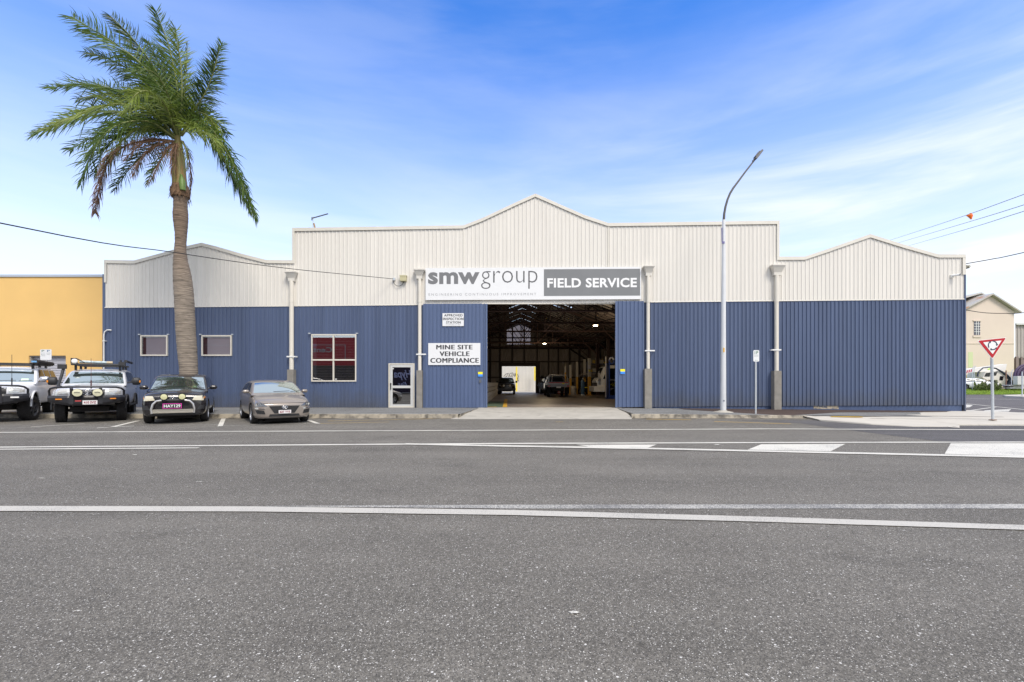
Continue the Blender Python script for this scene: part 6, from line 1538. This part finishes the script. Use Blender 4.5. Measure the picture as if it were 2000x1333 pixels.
mb = MB(); p = dpt(1412.6, 446, LD); p2 = dpt(1412.6, 474, LD); mb.tube([(p.x-.08, LD-.04, p.z-.0), (p.x-.075, LD-.05, p2.z)], .02, 6); mb.box(p.x-.09, LD-.09, p2.z-.07, p.x+.02, LD-.05, p2.z+.02); obj('strap_band', mb, mat('band_purple', (.16, .15, .32), .5), r)
# parking signs
def parksign(name, px, ybase, ytop, w, h, z0, label, lines, tall_pole=None):
    q = gpt(px, ybase, z0); D = q[1]; zt = dpt(px, ytop, D).z
    r = empty(name, (q[0], D, z0), label, 'sign')
    mb = MB(); mb.tube([(q[0], D, z0), (q[0], D, zt-.02)], .030, 10); obj('pole', mb, mat('sign_pole', (.60, .62, .62), .4, metal=.3), r)
    mb = MB(); mb.prism([(-w/2, -h+.03), (-w/2+.03, -h), (w/2-.03, -h), (w/2, -h+.03), (w/2, -.03), (w/2-.03, 0), (-w/2+.03, 0), (-w/2, -.03)], -.045, -.035, lambda u, v, w_: (q[0]+u, D+w_, zt+v)); obj('sign_plate', mb, sign_white, r, fixn=True)
    for (s, u0, v0, u1, v1, mm) in lines:
        m_ = text_mb(s, (q[0]+u0*w, zt-v1*h, q[0]+u1*w, zt-v0*h), lambda u, v: (u, D-.049, v), offset=.01); obj('lettering', m_, mm, r)
    mb = MB(); mb.lathe([(.20, .0), (.17, .02), (.04, .04)], Matrix.Translation((q[0], D, z0)), 14); obj('footing', mb, concrete, r)
    return r
grn = mat('sign_green', (.05, .16, .09), .5); gtx = mat('sign_text_grey', (.25, .30, .28), .5)
parksign('parking_sign', 1476, 810.5, 684.5, .235, .46, .07, 'slim white 1P parking sign on a thin pole right of the street lamp', [('1P', -.28, .08, .34, .34, grn), ('8am-5pm', -.34, .40, .34, .46, gtx), ('MON-FRI', -.34, .49, .34, .55, gtx), ('<->', -.25, .86, .25, .92, grn)])
parksign('parking_sign', 91.5, 801.2, 683, .50, .47, .15, 'square white double parking sign before the yellow building', [('P', -.36, .06, -.12, .24, grn), ('P', .12, .06, .36, .24, mat('sign_blue', (.06, .16, .30), .5)), ('8am-5pm', -.42, .32, -.06, .38, gtx), ('MON-FRI', -.42, .44, -.06, .50, gtx), ('2 HOUR', -.42, .56, -.06, .62, gtx), ('6am-9am', .06, .32, .42, .38, gtx), ('SAT', .10, .44, .38, .50, gtx)])
# give way sign at the roundabout
q = gpt(1939, 821, .05); D = q[1]
r = empty('give_way_sign', (q[0], D, .05), 'red and white triangular give way sign with three circling arrows on a grey pole', 'road sign')
mb = MB(); mb.tube([(q[0], D, .04), (q[0]-.04, D, dpt(1935, 703, D).z+.5)], .042, 12); obj('pole', mb, galv, r)
P3 = [dpt(1905, 665.5, D), dpt(1963, 659.5, D), dpt(1934.8, 702.5, D)]; ctr = (P3[0]+P3[1]+P3[2])/3
def tri(k, off, rad=.05):
    v = [ctr+(p-ctr)*k for p in P3]; out = []
    for i in range(3):
        a_, b_, c_ = v[i-1], v[i], v[(i+1) % 3]; e1 = (a_-b_).normalized(); e2 = (c_-b_).normalized()
        p1 = b_+e1*rad; p2 = b_+e2*rad
        for t in (0, .33, .67, 1): m_ = (p1*(1-t)**2+b_*2*t*(1-t)+p2*t*t); out.append((m_.x, m_.z))
    mb = MB(); mb.prism(out, D-off-.006, D-off, lambda u, v_, w_: (u, w_, v_)); return mb
so_ = obj('sign_plate', tri(1.0, .05, .06), white_paint, r, fixn=True)
obj('red_border', tri(.93, .058, .05), mat('sign_red', (.44, .004, .012), .4), r, fixn=True)
obj('white_field', tri(.62, .066, .02), white_paint, r, fixn=True)
cc = dpt(1934.5, 675.3, D); mb = MB(); R_ = .152; navy = mat('sign_navy', (.01, .02, .06), .5)
for k in range(3):
    a0 = radians(62-120*k+30); pr = []
    ang = [a0-radians(78)*t/8 for t in range(9)]
    for i in range(8):
        o_, i_ = R_+.019, R_-.019
        mb.add([(cc.x+i_*cos(ang[i]), D-.075, cc.z+i_*sin(ang[i])), (cc.x+o_*cos(ang[i]), D-.075, cc.z+o_*sin(ang[i])), (cc.x+o_*cos(ang[i+1]), D-.075, cc.z+o_*sin(ang[i+1])), (cc.x+i_*cos(ang[i+1]), D-.075, cc.z+i_*sin(ang[i+1]))], [(0, 1, 2, 3)])
    e_ = ang[-1]; t_ = e_-radians(24)
    mb.add([(cc.x+(R_-.048)*cos(e_), D-.075, cc.z+(R_-.048)*sin(e_)), (cc.x+(R_+.048)*cos(e_), D-.075, cc.z+(R_+.048)*sin(e_)), (cc.x+R_*cos(t_), D-.075, cc.z+R_*sin(t_))], [(0, 1, 2)])
obj('circling_arrows', mb, navy, r)
mb = MB(); mb.lathe([(.11, 0), (.10, .02), (.045, .03)], Matrix.Translation((q[0], D, .05)), 14); obj('footing', mb, mat('rust', (.2, .13, .09), .8), r)

# ---------------------------------------------------------------- overhead cables
def cable(label, pts, r_, name='overhead_cable', m=cable_m, grp=None, n=24):
    P = catmull([Vector(p) for p in pts], n); mb = MB(); mb.tube(P, r_, 6); o = obj(name, mb, m, at=tuple(P[0])); return tag(o, label, 'cable', grp)
e0 = wpt(770, 546, .08)
a_ = dpt(0, 436, 9.0); b_ = dpt(340, 493.5, 14.2); mid_ = dpt(560, 524.5, 18.3)
lf = Vector(e0)-a_
cable('black service cable sagging in from the left to the junction box', [a_-lf*.8+Vector((0, 0, 1.2)), a_, b_, mid_, Vector(e0)], .014)
for (pts, lab) in (([(1745, 467.5, 120), (1860, 430, 62), (2000, 380, 42), (2400, 235, 25)], 'uppermost thin power line at the right, carrying the orange marker'), ([(1762, 472.5, 120), (1880, 437.5, 62), (2000, 400.5, 42), (2400, 270, 25)], 'middle of the three thin power lines at the right'), ([(1785, 477.5, 120), (1890, 447.5, 62), (2000, 413, 42), (2400, 290, 25)], 'lowest of the three thin power lines at the right')):
    P = [dpt(*p) for p in pts]; P = [P[0]+(P[0]-P[1])*.3]+P
    cable(lab, P, .03, 'power_line', mat('line_grey', (.10, .10, .11), .6))
cable('thick black cable rising right from the corner of the warehouse', [dpt(1884, 516, 22.6), dpt(1940, 506, 22), dpt(2000, 493.5, 21), dpt(2500, 380, 16)], .020)
cable('slack black cable crossing in front of the tan gable building', [dpt(1870, 602, 48), dpt(1890, 606.5, 47), dpt(1925, 611.5, 45), dpt(1965, 612.5, 44), dpt(2000, 611, 43), dpt(2200, 590, 40)], .035)
pm_ = dpt(1894, 423, 55.5)
mb = MB(); s_ = 55.5/F; mb.tube([pm_+Vector((s_*2, 0, s_*6)), pm_+Vector((s_*1, 0, s_*1)), pm_+Vector((s_*3, 0, -s_*6))], [.10, .26, .05], 8); mb.tube([pm_+Vector((s_*1, 0, s_*2)), pm_+Vector((-s_*6, 0, s_*1))], [.2, .06], 8)
obj('line_marker', mb, mat('marker_orange', (.85, .16, .01), .5), at=tuple(pm_), label='orange aerial marker hanging on the uppermost power line', cat='line marker')

# ---------------------------------------------------------------- yellow building on the left
ym_ = mat('yellow_render', (0.76, 0.49, 0.175), .75, var=.05, vscale=.6, bump=.1, bscale=30)
YY = 22.75; s_ = YY/F
yx1 = (203-1000)*s_; yt = CH+(HY-541.5)*s_
r = empty('yellow_building', (yx1-6, YY, .15), 'plain yellow rendered building with a grey parapet cap left of the warehouse', 'building')
ox0, ox1, ozt = (56-1000)*s_, (128.5-1000)*s_, CH+(HY-695)*s_
mb = MB(); mb.box(-60, YY, 0, ox0, YY+.25, yt); mb.box(ox0, YY, ozt, ox1, YY+.25, yt); mb.box(ox1, YY, 0, yx1, YY+.25, yt); mb.box(yx1-.25, YY+.25, 0, yx1, YY+20, yt); obj('wall', mb, ym_, r)
mb = MB(); mb.box(-60, YY-.05, yt, yx1+.1, YY+.3, yt+.12); obj('parapet_cap', mb, mat('cap_blue_grey', (.42, .47, .55), .45), r)
mb = MB(); x = ox0; z = .1
while z < ozt: mb.grid([[(ox0, YY+.20, z), (ox1, YY+.20, z)], [(ox0, YY+.17, z+.04), (ox1, YY+.17, z+.04)], [(ox0, YY+.20, z+.085), (ox1, YY+.20, z+.085)]], smooth=False); z += .085
obj('roller_door', mb, mat('roller_grey', (.44, .44, .48), .45), r)
mb = MB(); mb.box(ox0, YY+.05, .0, ox0+.06, YY+.2, ozt); mb.box(ox0+.06, YY+.05, ozt-.05, ox1, YY+.2, ozt); obj('door_surround', mb, mat('surround', (.30, .28, .25), .6), r)
mb = MB(); mb.quad((-60, YY+.3, yt-.4), (yx1, YY+.3, yt-.4), (yx1, YY+20, yt-.3), (-60, YY+20, yt-.3)); obj('roof', mb, roof_m, r)
mb = MB(); x = (203-1000)*22.2/F; zt = CH+(HY-645)*22.2/F
mb.tube([(x, 22.2, .15), (x, 22.2, zt-.25), (x+.04, 22.2, zt-.08), (x+.16, 22.2, zt), (x+.34, 22.2, zt), (x+.36, 22.2, zt-.03)], .028, 8)
for z in (1.2, 3.4): mb.box(x-.04, 22.16, z, x+.08, 22.3, z+.04)
obj('vent_pipe', mb, white_paint, at=(x, 22.2, .15), label='thin white gooseneck pipe at the corner between yellow and blue walls', cat='pipe')

# ---------------------------------------------------------------- across the side street (right background)
BD = 66.0; s_ = BD/F
def bp(px, py, d=BD): return dpt(px, py, d)
tan_m = mat('tan_render', (0.66, 0.56, 0.475), .85, var=.05, vscale=.3)
r = empty('gable_building', (bp(1920, 765).x, BD, .02), 'tan rendered gable building with rusty roof and a small barred window', 'building')
zl = bp(1883, 608).z; xl = bp(1868, 0).x; xr = bp(1980.5, 0).x; xa = bp(1933, 0).x; za = bp(0, 577).z; zr2 = bp(0, 609).z
mb = MB(); poly = [(xl, 0), (xr, 0), (xr, zr2), (xa, za), (xl, bp(0, 612).z)]; wx0, wx1, wz0, wz1 = bp(1902, 0).x, bp(1914, 0).x, bp(0, 653.5).z, bp(0, 628).z
mb.prism(poly, BD, BD+25, lambda u, v, w: (u, w, v)); obj('wall', mb, tan_m, r, fixn=True)
mb = MB(); th_ = .22
def slope(xa_, za_, xb_, zb_, y0, y1):
    mb.add([(xa_, y0, za_), (xb_, y0, zb_), (xb_, y1, zb_), (xa_, y1, za_), (xa_, y0, za_+th_), (xb_, y0, zb_+th_), (xb_, y1, zb_+th_), (xa_, y1, za_+th_)], [(0, 1, 2, 3), (4, 7, 6, 5), (0, 4, 5, 1), (2, 6, 7, 3), (0, 3, 7, 4), (1, 5, 6, 2)])
slope(xa, za, xr+.6, zr2-.25, BD-.5, BD+25); slope(xa, za, xl-.2, bp(0, 613).z, BD-.5, BD+25)
obj('roof', mb, mat('old_roof', (.46, .44, .41), .6, var=.1, vscale=.3, dark=(.42, .20, .09), dscale=.25, dthr=(.55, .65)), r, fixn=True)
mb = MB(); slope(xa+.4, za+.55, xl-.2, bp(0, 590).z, BD+1.5, BD+23); slope(xa+.4, za+.55, xa+2.6, za-.75, BD+1.5, BD+23); obj('ridge_monitor', mb, mat('monitor_grey', (.50, .49, .46), .6), r, fixn=True)
mb = MB(); mb.box(wx0-.15, BD-.1, wz0-.45, wx1+.15, BD-.0, wz0-.15); mb.box(wx0-.15, BD-.1, wz1, wx1+.15, BD, wz1+.2); fo = obj('window', mb, tan_m, r)
mb = MB(); mb.quad((wx0, BD-.03, wz0-.1), (wx1, BD-.03, wz0-.1), (wx1, BD-.03, wz1), (wx0, BD-.03, wz1)); obj('pane', mb, mat('old_pane', (.10, .10, .13), .25), fo)
mb = MB()
for k in range(1, 3): x = wx0+(wx1-wx0)*k/3; mb.box(x-.03, BD-.07, wz0-.1, x+.03, BD-.035, wz1)
for k in range(1, 5): z = wz0+(wz1-wz0)*k/5; mb.box(wx0, BD-.068, z-.03, wx1, BD-.04, z+.03)
obj('glazing_bar', mb, white_paint, fo)
mb = MB(); z = bp(0, 672).z; mb.box(xl, BD-.06, z, xr, BD-.0, z+.10); obj('string_course', mb, tan_m, r)
mb = MB(); mb.box(bp(1891, 0).x, BD-.02, bp(0, 718).z, bp(1900, 0).x, BD-.004, bp(0, 688).z); obj('faded_panel', mb, mat('faded_green', (.55, .60, .36), .8), r)
r2 = empty('grey_shed', (bp(1990, 765).x, BD-2, .02), 'grey ribbed shed with a white roof at the right edge, beyond the spool', 'building')
d = 66.4; mb = MB(); x0, x1 = bp(1983, 0, d).x, bp(2200, 0, d).x; z1 = bp(0, 632, d).z
x = x0
while x < x1:
    for t0, t1, a_, b_ in ((0, .5, 0, 0), (.5, .6, 0, .08), (.6, .9, .08, .08), (.9, 1, .08, 0)): mb.quad((x+t0*.5, d-a_, 5.0), (x+t1*.5, d-b_, 5.0), (x+t1*.5, d-b_, z1), (x+t0*.5, d-a_, z1))
    x += .5
obj('upper_wall', mb, mat('shed_sheet', (.40, .36, .34), .6, var=.1, vscale=1), r2)
mb = MB(); mb.box(x0, d+.1, .0, x1, d+8, 5.0); mb.box(x0+.0, d-.1, .0, x0+.4, d+.1, 5.2); mb.box(bp(1993, 0, d).x, d-.1, 0, bp(1996, 0, d).x, d+.1, 5.2); obj('lower_wall', mb, mat('shed_lower', (.22, .17, .16), .7), r2)
mb = MB(); mb.quad((x0-.3, d-.4, z1), (x1, d-.4, z1-.3), (x1, d+12, z1+3.4), (x0-.3, d+12, z1+3.4)); mb.quad((x0-.3, d-.4, z1-.25), (x1, d-.4, z1-.5), (x1, d-.4, z1-.3), (x0-.3, d-.4, z1)); obj('roof', mb, mat('pale_roof', (.62, .62, .60), .5), r2)
# car, truck with boom, spool, posts, plants on the lot
sp = dict(L=4.6, W=1.8, R=.32, tw=.22, axles=(.9, 3.6), gap=.05, archz=.02, paint=paint('white_gloss', (.72, .72, .72)),
    st=[(0.02, .5, .25, .62, .03), (.2, .8, .2, .74, .05), (.8, .89, .2, .88, .07), (1.3, .9, .2, .95, .03), (2.4, .9, .2, .97, .02), (3.4, .9, .2, .99, .02), (4.2, .86, .26, 1.0, .02), (4.6, .7, .4, .92, .02)],
    cab=dict(prof=[(1.2, .93), (1.6, 1.14), (2.0, 1.33), (2.3, 1.41), (2.9, 1.43), (3.4, 1.38), (3.9, 1.18), (4.3, 1.0)], zb=.95, zr=1.4, wb=.82, wr=.6, ws=((1.38, 1.02), (2.12, 1.36)), win=[(1.75, 2.5, 1.0, 2.5, 2.2, 1.32), (2.58, 3.5, 1.0, 3.3, 2.58, 1.32)]),
    mir=(1.6, 1.05), miro=.1)
q = gpt(1926, 764, .02)
c = make_car('sedan', 'white sedan parked on the lot beyond the verge, under the boom', sp, (dpt(1949, 760, 55.5).x, 55.5, .50), radians(72), cat='car')
d = 57.0
r = empty('crane_truck', (dpt(1945, 760, d).x, d, .02), 'white crane truck with a long red striped boom, behind the sedan', 'truck')
def tb(n, px0, py0, px1, py1, m, d0=0, dep=2.2, parent=None, **k): return obj(n, hbox(MB(), px0, py0, px1, py1, d+d0, dep), m, parent or r, **k)
wh_ = mat('truck_white_dull', (.66, .62, .55), .5, var=.06, vscale=.8)
mb = MB(); z = lambda px, py: (dpt(px, py, d).x, dpt(px, py, d).z)
mb.prism([z(1920, 738), z(1926, 726), z(1960, 724), z(1966, 740), z(1963, 753), z(1951, 753), z(1948, 743), z(1922, 743)], d, d+2.2, lambda u, v, w: (u, w, v)); cb = obj('cab', mb, wh_, r, bevel=.04, fixn=True)
mb = MB()
for pl_ in ([z(1922, 736), z(1925.5, 729), z(1934, 728), z(1933, 736)], [z(1937, 734), z(1939, 727.5), z(1948, 727), z(1945, 734)], [z(1951.5, 743), z(1953, 735), z(1960, 735.5), z(1958, 743.5)]): mb.prism(pl_, d-.03, d-.02, lambda u, v, w: (u, w, v))
obj('window', mb, side_glass, cb, fixn=True)
mb = MB(); mb.prism([z(1884, 726.5), z(1884, 733), z(1908, 727.5), z(1952, 726), z(1974, 725), z(1977, 711), z(1950, 715), z(1908, 720)], d+.6, d+1.6, lambda u, v, w: (u, w, v)); bmo = obj('boom', mb, mat('boom_white', (.74, .72, .68), .5), r, fixn=True)
mb = MB()
for k in range(6): x = 1884.5+k*4.0; mb.prism([z(x, 731.8-k*.9), z(x+1.6, 731.2-k*.9), z(x+3.4, 725.6-k*.9), z(x+1.8, 726.0-k*.9)], d+.55, d+.585, lambda u, v, w: (u, w, v))
obj('red_stripe', mb, mat('stripe_red2', (.5, .01, .07), .5), bmo, fixn=True)
mb = MB(); mb.prism([z(1938, 721), z(1948, 718), z(1949.5, 719.5), z(1939, 722.5)], d+.55, d+.585, lambda u, v, w: (u, w, v)); obj('green_flash', mb, mat('flash_green', (.45, .70, .05), .5), bmo, fixn=True)
mb = MB(); arc = [(1909, 736), (1911, 727), (1920, 719), (1932, 717.5), (1945, 720), (1956, 726), (1966, 733), (1973, 742), (1972, 750), (1967, 755)]; mb.tube([dpt(x, y, d-.1) for x, y in arc], [.10, .07, .07, .07, .09, .1, .14, .2, .26, .2], 8); obj('hose', mb, mat('hose_navy', (.02, .03, .05), .5), r)
tb('chassis', 1940, 743, 1990, 755, mat('chassis_dark', (.03, .025, .03), .7), .3); tb('deck', 1966, 727, 1984, 742, wh_, .4)
for i, px in enumerate((1947, 1975)):
    mb = MB(); p = dpt(px, 754, d-.05); mb.lathe([(0, -.15), (.5, -.15), (.55, 0), (.5, .15), (0, .15)], Matrix.Translation((p.x, d+.1, .56)) @ Matrix.Rotation(pi/2, 4, 'X'), 20); obj('wheel', mb, rubber, r)
# spool
d = 56.0; p = dpt(2003, 733, d)
r = empty('cable_spool', (p.x, d, .02), 'large dark purple hose reel at the right edge', 'hose reel')
mb = MB(); Rr = 1.35
for k in range(5): mb.tube([(p.x+(Rr-k*.2)*cos(2*pi*i/32), d-.1*(k % 2), p.z-.1+(Rr-k*.2)*sin(2*pi*i/32)) for i in range(33)], .11, 6)
obj('hose_coils', mb, mat('hose_purple', (.07, .045, .10), .6), r)
mb = MB(); mb.lathe([(0, -.1), (Rr-.25, -.1), (Rr-.25, .1), (0, .1)], Matrix.Translation((p.x, d+.35, p.z-.1)) @ Matrix.Rotation(pi/2, 4, 'X'), 28); obj('reel_disc', mb, mat('reel_disc_m', (.20, .15, .18), .6, var=.5, vscale=2), r)
mb = MB(); mb.box(p.x-1.0, d-.3, .02, p.x+1.0, d+.9, .55); obj('reel_base', mb, mat('reel_base_m', (.10, .07, .08), .7), r)
d = 53.5
mb = MB(); hbox(mb, 1987.5, 735, 2010, 752, d, .5); obj('utility_cabinet', mb, mat('cabinet_grey', (.55, .55, .53), .5), at=tuple(dpt(1995, 752, d)), label='pale grey utility cabinet below the hose reel', cat='cabinet', bevel=.03)
mb = MB()
for px, a_, b_ in ((1971, 752, 754), (1980, 755, 757), (1973, 757, 759.5)): hbox(mb, px, a_, px+34, b_, d+.6, 1.2)
obj('sheet_stack', mb, mat('stack_pale', (.55, .52, .56), .6, var=.2, vscale=2), at=tuple(dpt(1985, 760, d)), label='low stack of pale sheets beside the utility cabinet', cat='sheets')
mb = MB(); hbox(mb, 1884, 733, 1888, 745, 58, .5); obj('yellow_tank', mb, mat('tank_yellow', (.65, .42, .04), .5), at=tuple(dpt(1886, 745, 58)), label='yellow tank corner just right of the blue wall', cat='tank')
for i, (px, yt_, yb_, mt, lab) in enumerate(((1899, 716, 762, galv, 'leftmost bare steel fence post on the verge'), (1902.5, 715, 761, galv, 'second bare steel fence post, close to the leftmost'), (1965, 724, 763.5, mat('post_rust', (.22, .13, .09), .8), 'thick rusty fence post on the verge'), (1975.5, 722, 762, galv, 'thin fence post right of the rusty one'))):
    g_ = gpt(px, yb_+4.5, .02); D = 54.9 if i < 4 else g_[1]; p = dpt(px, yb_, D); t_ = dpt(px, yt_, D)
    mb = MB(); mb.tube([(p.x, D, .40), (p.x, D, t_.z-.35), (p.x+(.22 if i != 2 else .0), D, t_.z)], .06 if i == 2 else .035, 8)
    for zz_ in (.9, 1.5, 2.1): mb.box(p.x-.045, D-.045, zz_, p.x+.045, D+.045, zz_+.03)
    obj('fence_post', mb, mt, at=(p.x, D, .44), label=lab, cat='fence post', group='old fence posts on the verge')
for (a_, b_), lab in ((((1902, 762), (1918, 752)), 'short grey rail lying low beside the leftmost fence post'), (((1944, 748), (1961, 759)), 'tan rail leaning down right, near the rusty post'), (((1903, 757), (1932, 742)), 'long tan rail rising right past the sedan'), (((1916, 737), (1932, 745)), 'short rail high in front of the crane truck')):
    mb = MB(); D = 54.6; mb.tube([dpt(*a_, D), dpt(*b_, D)], .04, 6); obj('rail', mb, mat('old_timber', (.45, .38, .28), .8), at=tuple(dpt(*a_, D)), label=lab, cat='rail', group='loose rails on the verge')
# shrubs
random.seed(8); mb = MB()
for k in range(5200):
    px = random.uniform(1902, 1956); 
    top = 749+3.0*sin(px*.31)+2*sin(px*.9)
    py = random.uniform(top, 761); D = random.uniform(53.6, 55.2); p = dpt(px, py, D); a_ = random.uniform(0, pi); w = random.uniform(.03, .08)
    n = Vector((random.uniform(-1, 1), random.uniform(-1, 1), random.uniform(-1, 1))).normalized(); t_ = n.orthogonal().normalized(); b_ = n.cross(t_)
    if p.z > .02: mb.add([p-t_*w, p-b_*w*.5, p+t_*w, p+b_*w*.5], [(0, 1, 2, 3)])
tag(obj('weeds', mb, mat('weed_leaf', (.10, .13, .035), .8, var=.5, vscale=.9)), kind='stuff', label='low weeds along the old fence line', cat='weeds')
p = gpt(1996.5, 773.5, .14)
mb = MB(); D = p[1]; t_ = dpt(1996.5, 722, D); mb.tube([(p[0], D, .14), (p[0], D, 2.4)], .05, 10); r = empty('island_sign', (p[0], D, .14), 'grey sign pole on the far traffic island', 'sign pole'); obj('pole', mb, galv, r)
mb = MB(); mb.lathe([(.14, 0), (.12, .03), (.05, .04)], Matrix.Translation((p[0], D, .14)), 12); obj('footing', mb, concrete, r)

# ---------------------------------------------------------------- across the street behind the camera (only seen mirrored in the glass)
red = mat('red_render', (.34, .012, .014), .6)
r = empty('red_shop', (-30, -14.2, .12), 'red shop front across the street, seen mirrored in the office window', 'building')
mb = MB(); mb.box(-48, -15, 3.6, -17.2, -14.2, 7.2); obj('fascia', mb, red, r)
mb = MB(); mb.box(-48, -14.9, .12, -17.2, -14.5, 3.6); obj('shopfront', mb, mat('shop_dark', (.02, .02, .025), .3), r)
mb = MB(); mb.box(-48, -24, 0, -17.2, -15, 6.7); obj('shell', mb, mat('shop_shell', (.10, .10, .12), .8), r)
mb = MB()
for a in ((-40, 4.3, -21.5, 4.37), (-40, 6.2, -21.5, 6.27)): mb.box(a[0], -14.19, a[1], a[2], -14.15, a[3])
mb.box(-21.57, -14.19, 4.37, -21.5, -14.15, 6.2); obj('sign_outline', mb, mat('outline_grey', (.32, .30, .28), .6), r)
mb = text_mb('Central', (23.2, 5.3, 26.9, 5.95), lambda u, v: (-u, -14.13, v), offset=.02); obj('lettering', mb, mat('shop_letter_grey', (.30, .30, .28), .6), r)
r = empty('dark_shop', (-12, -14.2, .12), 'dark purple shop front across the street, seen mirrored in the glazed door', 'building')
mb = MB(); mb.box(-17.0, -24, 0, -2.0, -14.2, 5.0); obj('wall', mb, mat('purple_dark', (.03, .015, .035), .6), r)
for s, b in (('Eas', (13.5, .95, 14.7, 1.45)), ('Hypa', (12.9, 1.7, 15.2, 3.0))):
    mb = text_mb(s, b, lambda u, v: (-u, -14.17, v), offset=.02, shear=.3); obj('lettering', mb, mat('letter_lilac', (.55, .55, .75), .5), r)

split_islands({'drip_flashing', 'corner_flashing', 'shutter_bracket', 'bench_clutter', 'roof_light', 'inner_wall', 'high_window', 'joint_strip', 'wiper', 'bar_bracket', 'lamp_bulb', 'upright_cover', 'side_step', 'arch_flare', 'grille_bars', 'nudge_bar'})
